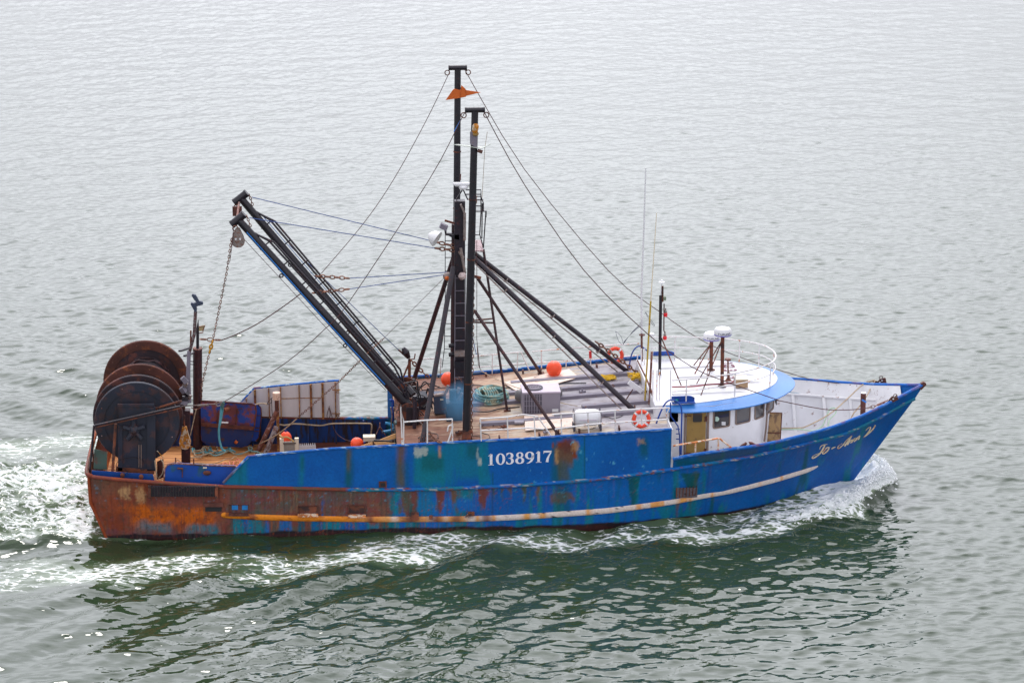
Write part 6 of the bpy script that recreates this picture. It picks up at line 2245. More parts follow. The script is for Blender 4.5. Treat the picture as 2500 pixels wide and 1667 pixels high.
# tangled net and rope ends on the drum
rng = random.Random(44)
for k in range(26):
    y_ = rng.uniform(-.35, 1.95); a0 = rng.uniform(0, 6.28)
    pts = []
    for i in range(9):
        a = a0 + i * .22
        r_ = .84 + rng.uniform(-.02, .07)
        pts.append(Vector((RX + math.cos(a) * r_, y_ + rng.uniform(-.09, .09), RZ + math.sin(a) * r_)))
    MB().tube(smooth_path(pts, 3), rng.choice((.02, .03, .045)), 5).build('net_strand', rng.choice((M_flange, M_leg, M_hose)), reel)
# gantry: fat post beyond, square post near, cluster of lamps
g0 = Vector((3.25, 3.02, zwd(3)))
gt = P('N', 208, 55, y=3.0)
gp = MB().cyl(g0, gt, .155, seg=20).build('gantry_post', M_leg, BOAT, label='stout round gantry post beyond the deck with bevelled top')
MB().lathe(gt, [(.16, -.01), (.165, .03), (.13, .04)], seg=20).build('post_cap', M_pinkrust, gp)
MB().tube([P('K', 370, 1330, y=2.9), P('K', 370, 900, y=2.9), P('K', 383, 700, y=2.9)], [.05, .05, .008], 8).build('lightning_spike', M_black, gp)
MB().prism([P('K', a, b_, y=2.8) for a, b_ in ((400, 850), (525, 825), (480, 935), (400, 945))], (0, .08, 0)).build('flood_light', mat('tan_lamp_glass', srgb(176, 160, 120), .3), gp, smooth=False)
MB().tube([P('K', 400, 850, y=2.78), P('K', 528, 823, y=2.78), P('K', 482, 940, y=2.78), P('K', 485, 972, y=2.78), P('K', 400, 985, y=2.78)], .018, 5).build('lamp_frame', M_darkrust, gp)
MB().chain([P('K', 415, 1115, y=2.3), P('K', 870, 1135, y=2.2)], .24, .018).build('gantry_links', M_chain, gp)
n0 = P('N', 60, 1425, y=-.52)
npo = MB().beam((n0.x, -.52, zwd(3)), P('N', 65, 780, y=-.52), .3, .28).build('gantry_post', M_leg, BOAT, smooth=False, label='square dark gantry post near the hanging yellow block')
MB().tube([P('N', 105, 700, y=-.52), P('N', 95, 380, y=-.45), P('N', 105, 80, y=-.4)], [.08, .07, .06], 8).build('upper_post', M_greydark, npo)
MB().tube([P('K', 195, 1400, y=-.4), P('K', 300, 1000, y=-.4), P('K', 325, 520, y=-.4)], [.05, .055, .055], 8).build('lamp_mast', mat('patchy_worn_mast', srgb(120, 116, 116), .7, 0, .6, srgb(80, 50, 50), 14, .4), npo)
MB().tube([P('K', 225, 930, y=-.4), P('K', 222, 1220, y=-.4)], .03, 6).build('short_rod', M_darkrust, npo)
for pts in ([(240, 190), (262, 160), (325, 175), (370, 250), (405, 320), (345, 330), (300, 285)], [(220, 380), (230, 340), (290, 352), (420, 310), (470, 325), (490, 355), (480, 385), (350, 420), (355, 500), (345, 545), (300, 540), (290, 500)]):
    MB().prism([P('K', a, b_, y=-.45) for a, b_ in pts], (0, .1, 0)).build('lamp_shield', mat('slate_blue_shield', srgb(58, 68, 88), .5, 0, .2, srgb(60, 40, 40), 8), npo, smooth=False)
rng = random.Random(9)
for a, b_, s_ in ((785, 370, .22), (790, 400, .16), (775, 440, .2), (800, 470, .16), (790, 500, .2), (820, 490, .14), (785, 530, .22), (770, 385, .14)):
    mtx = Matrix.Rotation(rng.uniform(0, 2), 3, 'Y') @ Matrix.Rotation(rng.uniform(-.5, .5), 3, 'X')
    MB().box(P('A', a, b_, y=-.75), (s_, s_ * .8, s_ * .7), mtx=mtx).build('lamp_head', rng.choice((M_greydark, M_steelblock, M_mast2)), npo, smooth=False)
MB().beam(P('A', 750, 165, y=.2), P('A', 830, 140, y=1.6), .08, .06).build('gantry_brace', M_mast2, BOAT, smooth=False)
MB().beam(P('A', 785, 200, y=.2), P('A', 850, 178, y=2.8), .08, .06).build('gantry_brace', M_mast2, BOAT, smooth=False)
for v in (205, 240):
    MB().tube([P('N', 115, v, y=2.9), P('N', 165, v + 4, y=2.9)], .018, 6).build('post_rung', M_mast2, gp)
# turnbuckle line between the posts
MB().tube([P('N', -5, 745, y=-.9), P('N', 60, 738, y=-.9), P('N', 215, 730, y=-1.3), P('N', 330, 722, y=-1.6), P('N', 430, 715, y=-1.9), P('N', 520, 690, y=-2.2)], .02, 6).build('turnbuckle_line', M_steelblock, BOAT)
MB().tube([P('N', 215, 735, y=-1.35), P('N', 335, 726, y=-1.65)], .04, 8).build('turnbuckle', M_steelblock, BOAT)
MB().torus(P('N', 455, 712, y=-2.0), .08, .02, axis=(0, 1, 0), seg=12, ts=6).build('line_shackle', M_steelblock, BOAT)
MB().tube([P('N', 190, 780, y=-.3), P('N', 120, 1090, y=-.3)], .02, 6).build('post_rope', M_ropew, BOAT)
MB().tube(smooth_path([P('N', 130, 755, y=1), P('N', 180, 780, y=1), P('N', 240, 760, y=1)], 3), .014, 5).build('slack_loop', M_pinkrust, BOAT)

# rusted A-frame stanchion amidships
yS = 2.5
MB().beam((6.02, yS, zwd(6)), P('O', 385, 385, y=yS), .12, .10).build('stanchion', M_rustframe, BOAT, smooth=False)
MB().tube([P('O', 375, 510, y=yS - .1), P('O', 372, 395, y=yS - .1)], .13, 12).build('stanchion_head', mat('peach_worn_drum', srgb(224, 190, 168), .6, 0, .3, srgb(150, 90, 60), 10), BOAT)
MB().cyl(P('O', 55, 1410, y=yS - .1), P('O', 385, 700, y=yS - .1), .085, seg=12).build('stanchion_leg', M_pinkrust, BOAT)
MB().beam(P('O', 190, 1420, y=yS - .5), P('O', 375, 960, y=yS - .3), .14, .12).build('stanchion_leg', mat('grey_pink_strut', srgb(150, 140, 140), .7, 0, .5, srgb(100, 66, 60), 8), BOAT, smooth=False)
MB().cyl(P('O', 372, 520, y=yS - .1), P('O', 378, 720, y=yS - .1), .06, seg=10).build('stanchion_neck', M_rust, BOAT)
MB().tube(smooth_path([P('O', 340, 460, y=yS), P('O', 270, 510, y=yS), P('O', 225, 570, y=yS), P('O', 240, 590, y=yS), P('O', 290, 560, y=yS), P('O', 290, 500, y=yS), P('O', 305, 770, y=yS)], 4), .012, 5).build('tied_line', M_hose, BOAT)
MB().tube(smooth_path([P('O', -60, 600 + 40, y=2.9), P('O', 0, 605, y=2.9), P('O', 120, 575, y=2.9), P('O', 230, 590, y=2.9)], 4), .022, 6).build('bent_conduit', M_ropew, BOAT)
# pipe rail along the far bulwark
MB().tube(smooth_path([P('O', 425, 925, y=3.2), P('O', 520, 938, y=3.2), P('O', 700, 915, y=3.2), P('O', 1100, 945, y=3.2), P('O', 1320, 912, y=3.2), P('Q', 560, 998, y=3.2), P('Q', 625, 1005, y=3.2), P('Q', 655, 1040, y=3.2), P('Q', 640, 1215, y=3.2)], 4), .028, 7).build('bulwark_pipe', M_ropew, BOAT)
MB().tube(smooth_path([P('O', 1255, 620, y=3.3), P('O', 1215, 780, y=3.3), P('O', 1240, 830, y=3.3), P('O', 1270, 760, y=3.3), P('O', 1250, 640, y=3.3), P('O', 1300, 800, y=3.3), P('O', 1320, 960, y=3.2), P('O', 1390, 1090, y=2.6), P('O', 1520, 1180, y=2.0), P('O', 1620, 1205, y=1.5)], 4), .012, 5).build('hung_line', M_wire, BOAT)
for a0, b0, a1, b1 in ((1300, 350, 1440, 350), (1300, 745, 1440, 745)):
    MB().tube([P('O', a0, b0, y=3.3), P('O', a1, b1, y=3.3)], .018, 6).torus(P('O', a1 - 45, b1 + 35, y=3.3), .04, .012, axis=(0, 1, 0), seg=10, ts=4).build('gate_latch', M_rustframe, BOAT)

# rails along the shelter deck
ry = -3.5
r1 = side_rail('side_rail', [[('L', 218, 1490), ('L', 212, 1300), ('L', 200, 1005), ('L', 238, 1195), ('L', 235, 1490)], [('L', 238, 1203), ('L', 520, 1180), ('L', 862, 1165)], [('L', 795, 1320), ('L', 812, 1250), ('L', 845, 1238), ('L', 865, 1262), ('L', 855, 1300), ('L', 798, 1470)]],
               [('L', 540, 1182, 540, 1480), ('L', 858, 1170, 862, 1450)], ry, .024)
r2 = side_rail('side_rail', [[('D', 925, 880), ('D', 1215, 862), ('D', 1380, 835), ('D', 1500, 850), ('D', 1535, 855), ('D', 1690, 1078)], [('D', 930, 1005), ('D', 1210, 990), ('D', 1440, 975), ('D', 1600, 990)]],
               [('D', 925, 880, 937, 1118), ('D', 1212, 865, 1222, 1097), ('D', 1498, 855, 1510, 1082)], ry - .05, .024)
r3 = side_rail('side_rail', [[('D', 1690, 835), ('D', 2060, 812), ('E', 210, 1080), ('E', 480, 1062), ('E', 735, 1052)], [('E', 735, 1052), ('E', 712, 1100), ('E', 732, 1215)], [('D', 1720, 990), ('D', 2060, 942), ('E', 300, 1165), ('E', 715, 1140)]],
               [('D', 1785, 830, 1790, 1065), ('D', 2070, 812, 2080, 1050), ('E', 318, 1075, 322, 1245), ('E', 522, 1058, 524, 1225)], ry - .12, .024)
fy = 3.5
side_rail('far_side_rail', [[('D', 265, 248), ('D', 512, 234)]], [('D', 508, 234, 500, 440), ('D', 470, 290, 465, 460), ('D', 258, 260, 258, 450)], fy, .022)
side_rail('far_side_rail', [[('D', 840, 217), ('D', 1100, 195), ('D', 1325, 172), ('D', 1358, 170), ('D', 1462, 400)], [('D', 840, 335), ('D', 1330, 300), ('D', 1400, 292)]],
          [('D', 1055, 200, 1052, 415), ('D', 1325, 175, 1315, 415)], fy, .022)
f1 = side_rail('far_side_rail', [
                                 [('D', 1600, 290), ('D', 1475, 165), ('D', 1900, 128), ('D', 2352, 95), ('E', 500, 560), ('E', 512, 590)], [('D', 1490, 290), ('D', 1900, 262), ('D', 2352, 232), ('E', 500, 650)]],
               [('D', 1575, 160, 1578, 390), ('D', 1838, 260, 1838, 380), ('D', 2100, 240, 2098, 360), ('E', 490, 650, 490, 700)], fy, .022)
M_redcan = mat('red_canister', (.6, .03, .03), .4)
MB().cyl(P('D', 2097, 235, y=3.45), P('D', 2095, 160, y=3.45), .05, seg=10).build('rail_marker_light', M_redcan, f1)
MB().box(P('E', 475, 890, y=-.6), (.55, .06, .16), mtx=Matrix.Rotation(rad(38), 3, 'Y')).build('white_shelf', M_plastic, BOAT, smooth=False)
for pts in ([(455, 910), (395, 1000)], [(560, 920), (575, 1010)]):
    MB().tube([P('E', a, b_, y=-.5) for a, b_ in pts], .02, 6).build('shelf_brace', M_rust, BOAT)
for pts in ([(170, 545), (260, 610), (380, 700), (430, 740), (480, 780), (560, 820)],):
    MB().chain([P('E', a, b_, y=1.9) for a, b_ in pts], .2, .026).build('leg_chain', M_chain, BOAT)
# stanchion cluster at the break of the wheelhouse roof
for a in (520, 545, 610, 640, 660, 745):
    b0, b1 = (600, 780) if a < 600 else (760, 1010)
    MB().tube([P('E', a, b0, y=(1.9 if a < 600 else -1.9)), P('E', a - 3, b1, y=(1.9 if a < 600 else -1.9))], .022, 6).build('roof_edge_post', M_whiterust, house)
MB().tube([P('E', 490, 690, y=1.0), P('E', 560, 830, y=-.3), P('E', 600, 930, y=-1.2), P('E', 620, 1030, y=-2.0)], .03, 6).build('roof_edge_pipe', M_darkrust, house)

# small gear and lines scattered over the shelter deck
rng = random.Random(31)
for k in range(7):
    x_, y_ = rng.uniform(10.8, 17.0), rng.choice((-1, 1)) * rng.uniform(1.6, 3.1)
    z_ = Z(x_) + .05 * (1 - (y_ / 3.5) ** 2) + .012
    pts = [Vector((x_ + math.cos(a) * (.10 + .045 * a) * rng.uniform(.8, 1.2), y_ + math.sin(a) * (.10 + .04 * a), z_ + .012 * (i % 3))) for i, a in enumerate(np.linspace(0, 7.5, 15))]
    ob = MB().tube(smooth_path(pts, 3), .012, 5).build('loose_line', rng.choice((M_ropew, M_hose, M_wire)), BOAT)
for a, b_, s_ in ((1130, 700, .16), (1420, 790, .12), (900, 560, .14), (1180, 960, .12), (2010, 640, .14), (1620, 1040, .1), (700, 1010, .15)):
    q = P('D', a, b_, z=3.12)
    zq = Z(q.x) + .05
    MB().box((q.x, q.y, zq + s_ * .25), (s_ * 1.4, s_, s_ * .5), rz=rng.uniform(0, 1.5)).cyl((q.x, q.y, zq), (q.x, q.y, zq + s_ * .8), s_ * .2, seg=8).build('deck_fitting', rng.choice((M_rust, M_darkrust, M_greydark)), BOAT, smooth=False)
for y_ in (-3.28, 3.28):
    for x_ in np.arange(10.6, 18.2, 1.27):
        MB().box((x_, y_, Z(x_) + .05), (.05, .22, .14)).build('coaming_knee', M_rust, BOAT, smooth=False)
MB().tube(smooth_path([Vector((10.9, 1.9, Z(11) + .09)), Vector((12.6, 2.2, Z(12) + .09)), Vector((13.6, 1.7, Z(13) + .09)), Vector((14.6, 1.9, Z(14) + .09)), Vector((16.4, 1.5, Z(16) + .09))], 5), .018, 6).build('deck_hose', M_hose, BOAT)
MB().chain([P('L', 555, 1320, z=3.1), P('L', 600, 1385, z=3.1), P('L', 650, 1440, z=3.1), P('L', 720, 1465, z=3.1)], .16, .02).build('deck_chain', M_chain, BOAT)
MB().chain([P('L', 445, 1195, y=-2.9), P('L', 520, 1290, y=-2.9), P('L', 560, 1330, y=-2.9)], .16, .018).build('deck_chain', M_steelblock, BOAT)

# ================================================================== loose things carried on board (each its own object)
def rope_mesh(pts, r, seg=6, n=4):
    return MB().tube(smooth_path(pts, n), r, seg)


# condensing unit on the shelter deck
acx0, acx1 = P('D', 1378, 832, z=3.15), P('D', 1778, 832, z=3.15)
zb = Z(14.5) + .04
W_, D_, H_ = acx1.x - acx0.x, .86, .72
ac0 = Vector((acx0.x + W_ / 2, -1.22 + D_ / 2, zb))
AC = empty('condensing_unit', ac0, 'grey box shaped condensing unit with round top grille in the middle of the upper deck', 'air conditioner')
MB().box(ac0 + Vector((0, 0, H_ / 2)), (W_, D_, H_)).build('cabinet', M_acbody, AC, smooth=False)
MB().box(ac0 + Vector((0, 0, H_ + .02)), (W_ + .03, D_ + .03, .04)).build('lid', M_aclight, AC, smooth=False)
cf = ac0 + Vector((-.22, 0, H_ + .045))
MB().lathe(cf, [(.30, 0), (.30, .03), (.26, .035), (.25, .01), (.02, .008)], seg=30).build('fan_guard', M_acdark, AC)
for k in range(4):
    MB().torus(cf + Vector((0, 0, .035)), .06 + .055 * k, .006, seg=20, ts=4).build('guard_ring', M_aclight, AC)
for k in range(7):
    MB().box(ac0 + Vector((-W_ / 2 + .08 + k * .085, -D_ / 2 - .006, H_ / 2)), (.052, .012, H_ - .1)).build('grille_slat', M_acdark, AC, smooth=False)
for k in range(4):
    MB().box(ac0 + Vector((-W_ / 2 + .33, -D_ / 2 - .012, .14 + k * .16)), (.58, .012, .012)).build('grille_rail', M_acbody, AC, smooth=False)
MB().box(ac0 + Vector((W_ / 2 - .16, -D_ / 2 - .004, .12)), (.2, .008, .1)).build('rating_plate', M_plastic, AC, smooth=False)
tag(MB().tube([(acx0.x - .16, .02, zb + .24), (acx0.x - .06, .02, zb + .24), (acx1.x + .1, .25, zb + .26), (acx1.x + .2, .25, zb + .26)], [.12, .2, .2, .12], 18).build('gas_tank', M_tank, None),
    'dark grey cylindrical tank lying behind the condensing unit', 'tank')

# coil of thick rope
c0 = Vector((13.15, .55, Z(13.1) + .06))
rng = random.Random(3)
rp_ = MB()
for k in range(15):
    zz = .05 + .045 * (k % 6)
    rx, ry_ = .55 - .03 * (k % 4) + rng.uniform(-.04, .04), .62 - .05 * (k % 4) + rng.uniform(-.05, .05)
    ph = rng.uniform(0, 6)
    pts = [c0 + Vector((math.cos(a + ph) * rx + rng.uniform(-.03, .03), math.sin(a + ph) * ry_ + rng.uniform(-.03, .03), zz + .03 * math.sin(2 * a + ph))) for a in np.linspace(0, 2 * math.pi, 14)[:-1]]
    pts = smooth_path(pts + [pts[0]], 3)[:-1]
    rp_.tube(pts, .034, 6, closed=True)
for k in range(6):
    x0_ = -.25 + .08 * k
    pts = [c0 + Vector((x0_ + .05 * math.sin(i), -.66 + i * .155, .12 + .26 * math.sin(math.pi * i / 8) + rng.uniform(-.01, .01))) for i in range(9)]
    rp_.tube(smooth_path(pts, 3), .034, 6)
rc_ = tag(rp_.build('rope_coil', M_ropeg, None), 'big heap of thick blue green rope coiled on the upper deck', 'rope')
origin_to(rc_, c0)


def plywood(name, pts, label):
    mb = MB()
    ps = [P('D', a, b_, z=Z(14.5) + .06) for a, b_ in pts]
    for p_ in ps: p_.z = Z(p_.x) + .055 + .05 * (1 - (p_.y / 3.5) ** 2) * 1.0 + .02
    mb.prism(ps, (0, 0, -.022))
    ob = mb.build(name, M_ply, None, smooth=False)
    tag(ob, label, 'plywood')
    c = sum(ps, Vector()) / len(ps)
    return origin_to(ob, c)


plywood('plywood_sheet', [(1170, 490), (1300, 585), (1500, 580), (1765, 530), (1975, 482), (1870, 385), (1600, 425)], 'warped pale plywood sheet lying under the big orange buoy on the upper deck')
plywood('plywood_sheet', [(1392, 850), (1405, 1002), (1900, 985), (2010, 930), (1900, 860), (1700, 850)], 'pale plywood sheet lying between the near rail and the condensing unit')
for (a, b_), (c, d), lb in (((1290, 905), (1388, 905), 'short grey board beside the near plywood sheet'), ((1710, 868), (2288, 845), 'long grey board lying behind the white raft canister')):
    p_, q_ = P('D', a, b_, z=3.2), P('D', c, d, z=3.2)
    z_ = Z((p_.x + q_.x) / 2) + .11
    ob = MB().beam((p_.x, p_.y, z_), (q_.x, q_.y, z_), .16, .06).build('grey_board', M_grey, None, smooth=False)
    tag(ob, lb, 'board', 'boards on the upper deck')
    origin_to(ob, ((p_.x + q_.x) / 2, (p_.y + q_.y) / 2, z_))

# buoys
def buoy(c, r, label, axis_=(0, 0, 1), name='buoy'):
    e = empty(name, c, label, 'buoy', 'orange buoys on deck')
    prof = []
    for i in range(15):
        t = i / 14 * math.pi
        rr_ = math.sin(t) * r
        h = -math.cos(t) * r
        if h > 0: h *= 1.0 + .14 * (h / r)
        prof.append((rr_, h))
    MB().lathe(c, prof, axis=axis_, seg=28).build('float', M_orange, e)
    ax = Vector(axis_).normalized()
    MB().lathe(Vector(c) + ax * r * 1.08, [(r * .2, 0), (r * .18, .05), (r * .1, .08)], axis=ax, seg=12).build('neck', mat('dark_blue_neck', srgb(30, 40, 110), .5), e)
    return e


buoy(P('D', 1710, 345, y=2.54) , .265, 'large orange buoy sitting on the plywood sheet', (.1, .1, -1))
buoy(P('L', 802, 655, y=1.2), .235, 'orange buoy hanging just aft of the mast above the blue pump', (.1, 0, -1))
buoy(P('O', 530, 1150, y=1.2), .20, 'orange buoy half hidden behind the cream slatted chute', (0, 0, 1))
buoy(P('Q', 378, 1360, y=-1.0), .20, 'orange buoy just inside the near bulwark next to the gangway opening', (1, 0, .1))
# pump / engine on deck beside the mast, with smoke
gen = empty('deck_engine', (11.6, -.9, Z(11.6)), 'blue black deck engine with upright exhaust pipe aft of the mast', 'engine')
a, b_ = P('L', 632, 1100, y=-.7), P('L', 775, 865, y=-.7)
MB().box(((a.x + b_.x) / 2, -.45, (a.z + b_.z) / 2), (b_.x - a.x, .5, b_.z - a.z)).build('radiator', mat('slate_radiator', srgb(66, 76, 98), .6, 0, .25, srgb(90, 70, 66), 8), gen, smooth=False)
MB().tube([(a.x, -.7, b_.z), ((a.x + b_.x) / 2, -.7, b_.z + .05), (b_.x, -.7, b_.z)], .05, 8).build('radiator_top', M_steelblock, gen)
MB().box((b_.x - .13, -.71, b_.z - .13), (.1, .01, .05)).build('plate', M_cream, gen, smooth=False)
a, b_ = P('L', 785, 1225, y=-1.3), P('L', 985, 960, y=-1.3)
M_eng = mat('deep_blue_engine_paint', srgb(24, 52, 76), .5, 0, .3, srgb(40, 44, 60), 5, .3)
MB().box(((a.x + b_.x) / 2, -1.1, (a.z + b_.z) / 2), (b_.x - a.x, .5, b_.z - a.z)).build('engine_block', M_eng, gen, smooth=False)
MB().cyl(P('L', 865, 1000, y=-1.0), P('L', 862, 790, y=-1.0), .11, seg=14).build('silencer', mat('dark_teal_silencer', srgb(30, 62, 74), .6), gen)
MB().tube(smooth_path([P('L', 805, 735, y=-1.0), P('L', 795, 780, y=-1.0), P('L', 760, 840, y=-1.0), P('L', 720, 850, y=-1.0), P('L', 660, 860, y=-1.0)], 4), .05, 8).build('intake_pipe', M_steelblock, gen)
MB().tube([P('L', 945, 765, y=-1.0), P('L', 920, 830, y=-1.0)], .06, 8).build('exhaust_elbow', M_steelblock, gen)
MB().tube([P('L', 985, 830, y=-1.0), P('L', 910, 970, y=-1.0)], .05, 8).build('lever', M_steelblock, gen)
for pts in ([(895, 640), (893, 780)], [(890, 650), (985, 652)], [(940, 620), (985, 700)], [(720, 1030), (740, 1045), (800, 1010)]):
    MB().tube([P('L', a_, b__, y=-1.2) for a_, b__ in pts], .014, 5).build('fuel_line', M_pinkrust, gen)

# life raft canister on its cradle
rc0 = P('D', 2068, 940, y=-3.25)
rx0, rx1 = P('D', 1912, 940, y=-3.25).x, P('D', 2222, 940, y=-3.25).x
RF = empty('life_raft', (rc0.x, -3.2, Z(16.4)), 'white life raft canister lying in a cradle at the near rail', 'life raft')
rr_ = .27
zc = Z(16.4) + .40
prof = [(.03, 0), (.12, .015), (.19, .055), (.24, .12), (rr_, .21), (rr_, (rx1 - rx0) / 2 - .03), (rr_ + .015, (rx1 - rx0) / 2 - .02), (rr_ + .015, (rx1 - rx0) / 2 + .02), (rr_, (rx1 - rx0) / 2 + .03), (rr_, rx1 - rx0 - .21), (.24, rx1 - rx0 - .12), (.19, rx1 - rx0 - .055), (.12, rx1 - rx0 - .015), (.03, rx1 - rx0)]
MB().lathe((rx0, -3.05, zc), prof, axis=(1, 0, 0), seg=28).build('canister', M_plastic, RF)
sm_ = MB()
sm_.box(((rx0 + rx1) / 2, -3.05, zc), (rx1 - rx0 - .38, .575, .03))
sm_.build('canister_seam', M_aclight, RF, smooth=False)
for dx in (-.42, .42):
    cr = MB()
    cr.torus(((rx0 + rx1) / 2 + dx, -3.05, zc), rr_ + .012, .012, axis=(1, 0, 0), seg=28, ts=4)
    cr.box(((rx0 + rx1) / 2 + dx, -3.25, zc - .3), (.06, .06, .2)).box(((rx0 + rx1) / 2 + dx, -2.85, zc - .3), (.06, .06, .2)).box(((rx0 + rx1) / 2 + dx, -3.05, zc - .31), (.06, .5, .05))
    cr.build('cradle_strap', M_acdark, RF)

# lifebuoys
def lifebuoy(c, ax, label):
    e = empty('lifebuoy', c, label, 'life ring', 'lifebuoys hung on the rails')
    ax = Vector(ax).normalized()
    MB().torus(c, .235, .062, axis=ax, seg=36, ts=12).build('ring', M_ring, e)
    u, v = _frame(ax)
    for k in range(4):
        an = rad(45 + 90 * k)
        p_ = Vector(c) + (u * math.cos(an) + v * math.sin(an)) * .235
        t_ = (-u * math.sin(an) + v * math.cos(an))
        MB().cyl(p_ - t_ * .03, p_ + t_ * .03, .067, seg=12).build('reflective_band', M_plastic, e)
    rope = [Vector(c) + (u * math.cos(rad(a)) + v * math.sin(rad(a))) * (.31 + .015 * math.sin(rad(a * 4))) for a in range(0, 360, 15)]
    MB().tube(rope, .009, 4, closed=True).build('grab_line', M_ropew, e)
    return e


lifebuoy(P('E', 520, 1137, y=-3.55), (.05, -1, .2), 'red lifebuoy hung on the near rail aft of the wheelhouse')
lifebuoy(P('E', 320, 650, y=3.2), (.15, -1, .25), 'red lifebuoy hung on the far rail beyond the upper deck')

# yellow ropes
for c_, lb, sd_ in ((P('D', 2265, 448, z=Z(17.3) + .08), 'flat tangle of yellow rope lying near the far side of the upper deck', 4), (P('E', 490, 832, z=Z(18) + .12), 'heap of yellow rope beside the wheelhouse wall', 8)):
    rng = random.Random(sd_)
    mb = MB()
    for k in range(5):
        pts = []
        for i in range(16):
            pts.append(c_ + Vector((rng.uniform(-.34, .34), rng.uniform(-.28, .28), rng.uniform(0, .05 if sd_ == 4 else .2))))
        mb.tube(smooth_path(pts, 4), .012, 5)
    origin_to(tag(mb.build('yellow_rope', M_yellow, None), lb, 'rope', 'yellow ropes on the upper deck'), c_)
# ropes on the working deck
def floor_rope(name, m, label, cx, cy, n, sp, seed, r=.026):
    rng = random.Random(seed)
    pts = []
    a = 0
    for i in range(n):
        a += rng.uniform(.5, 1.0)
        pts.append(Vector((cx + sp[0] * (i / n - .5) * 1.6 + math.cos(a) * sp[2], cy + sp[1] * (i / n - .5) * 1.2 + math.sin(a) * sp[3], zwd(cx) + .07 + .03 * (i % 3))))
    return origin_to(tag(MB().tube(smooth_path(pts, 4), r, 6).build(name, m, None), label, 'rope', 'ropes on the working deck'), (cx, cy, zwd(cx)))


dk = lambda a, b_: P('N', a, b_, z=.8)
q = dk(280, 1300); floor_rope('deck_rope', M_ropew, 'tan rope looped on the planks near the gantry post', q.x, q.y, 30, (.5, .6, .22, .38), 2)
q = dk(420, 1275); floor_rope('deck_rope', M_teal_rope, 'teal rope snaking on the planks left of the blue hose', q.x, q.y, 22, (1.0, .1, .15, .25), 5)
q = dk(640, 1285); floor_rope('deck_rope', M_ropeg, 'grey green rope in loops at the foot of the far trawl door', q.x, q.y, 26, (1.4, .1, .2, .3), 7)
q = dk(330, 1410); floor_rope('deck_rope', M_ropew, 'thin tan rope stretched over the bright planks', q.x, q.y, 12, (1.6, .2, .2, .25), 13, .016)
q = dk(620, 1440); floor_rope('deck_rope', mat('pink_rope', srgb(220, 130, 110), .8), 'pinkish rope bunch at the corner of the near trawl door', q.x, q.y, 20, (.3, .3, .12, .3), 17, .018)
tl = MB()
tl.tube(smooth_path([P('N', 520, 690, y=-2.2)] + [P('N', a, b_, y=-1.2) for a, b_ in ((495, 740), (478, 900), (462, 1040), (470, 1150), (500, 1250), (540, 1280))], 5), .036, 7)
tl.tube(smooth_path([P('N', 525, 690, y=-2.15)] + [P('N', a, b_, y=-1.15) for a, b_ in ((512, 760), (492, 880), (478, 960))], 5), .03, 7)
tag(tl.build('hanging_rope', M_teal_rope, None), 'teal rope hanging from the wire down to the planks', 'rope')

# trawl doors
M_tdoor = mat('blue_trawl_door', srgb(14, 66, 150), .5, 0, .55, srgb(110, 56, 62), 2.6, .45, .25)
M_tdoor_d = mat('dark_blue_trawl_door', srgb(8, 44, 100), .55, 0, .4, srgb(56, 40, 50), 2.6, .45, .25)
yd = 2.75
td = empty('trawl_door', (4.2, yd, zwd(4)), 'large blue trawl door with rounded corners leaning inside the far bulwark', 'trawl door', 'trawl doors stowed on the working deck')
pn = [(245, 678), (480, 690), (860, 712), (900, 735), (910, 800), (885, 1000), (880, 1060), (860, 1150), (810, 1215), (730, 1235), (330, 1215), (250, 1150)]
MB().prism([P('N', a, b_, y=yd) for a, b_ in pn], (0, .1, 0)).build('door_plate', M_tdoor, td, smooth=False)
MB().prism([P('N', a, b_, y=yd - .03) for a, b_ in ((255, 968), (885, 1012), (880, 1060), (860, 1150), (810, 1213), (730, 1230), (330, 1212), (255, 1150))], (0, .02, 0)).build('lower_plate', M_tdoor_d, td, smooth=False)
MB().beam(P('N', 250, 958, y=yd - .1), P('N', 885, 1008, y=yd - .1), .06, .12).build('door_rib', M_rust, td, smooth=False)
MB().tube([P('N', a, b_, y=yd - .02) for a, b_ in pn[:6]], .028, 6).build('door_rim', M_rust, td)
MB().tube([P('N', 665, 975, y=yd - .05), P('N', 685, 770, y=yd - .05), P('N', 745, 768, y=yd - .05)], .02, 5).tube([P('N', 440, 970, y=yd - .05), P('N', 455, 790, y=yd - .05)], .02, 5).build('door_stiffener', M_rust, td)
MB().cyl(P('N', 530, 790, y=yd - .15), P('N', 590, 765, y=yd - .05), .075, seg=10).build('door_shackle', M_darkrust, td)
MB().tube([P('N', 488, 935, y=yd - .08), P('N', 575, 940, y=yd - .08)], .035, 6).build('white_handle', M_plastic, td)
MB().tube([P('N', 655, 1160, y=yd - .08), P('N', 680, 1180, y=yd - .08)], .06, 6).build('orange_lug', M_orangefly, td)
td2 = empty('trawl_door', (5.4, 3.05, zwd(5)), 'second blue trawl door standing behind the far one with only its rounded edge showing', 'trawl door', 'trawl doors stowed on the working deck')
pn = [(640, 712), (930, 725), (965, 760), (972, 850), (955, 1010), (940, 1120), (905, 1160), (640, 1150)]
MB().prism([P('N', a, b_, y=3.0) for a, b_ in pn], (0, .1, 0)).build('door_plate', mat('plain_blue_door', srgb(20, 76, 176), .5, 0, .2, srgb(70, 50, 60), 3), td2, smooth=False)
for v in (852, 1000, 1040):
    MB().tube([P('N', 890, v, y=2.97), P('N', 966, v, y=2.97)], .016, 5).build('door_rung', M_rust, td2)
MB().tube([P('N', a, b_, y=2.98) for a, b_ in pn[1:7]], .022, 6).build('door_rim', M_rust, td2)
yd = -2.95
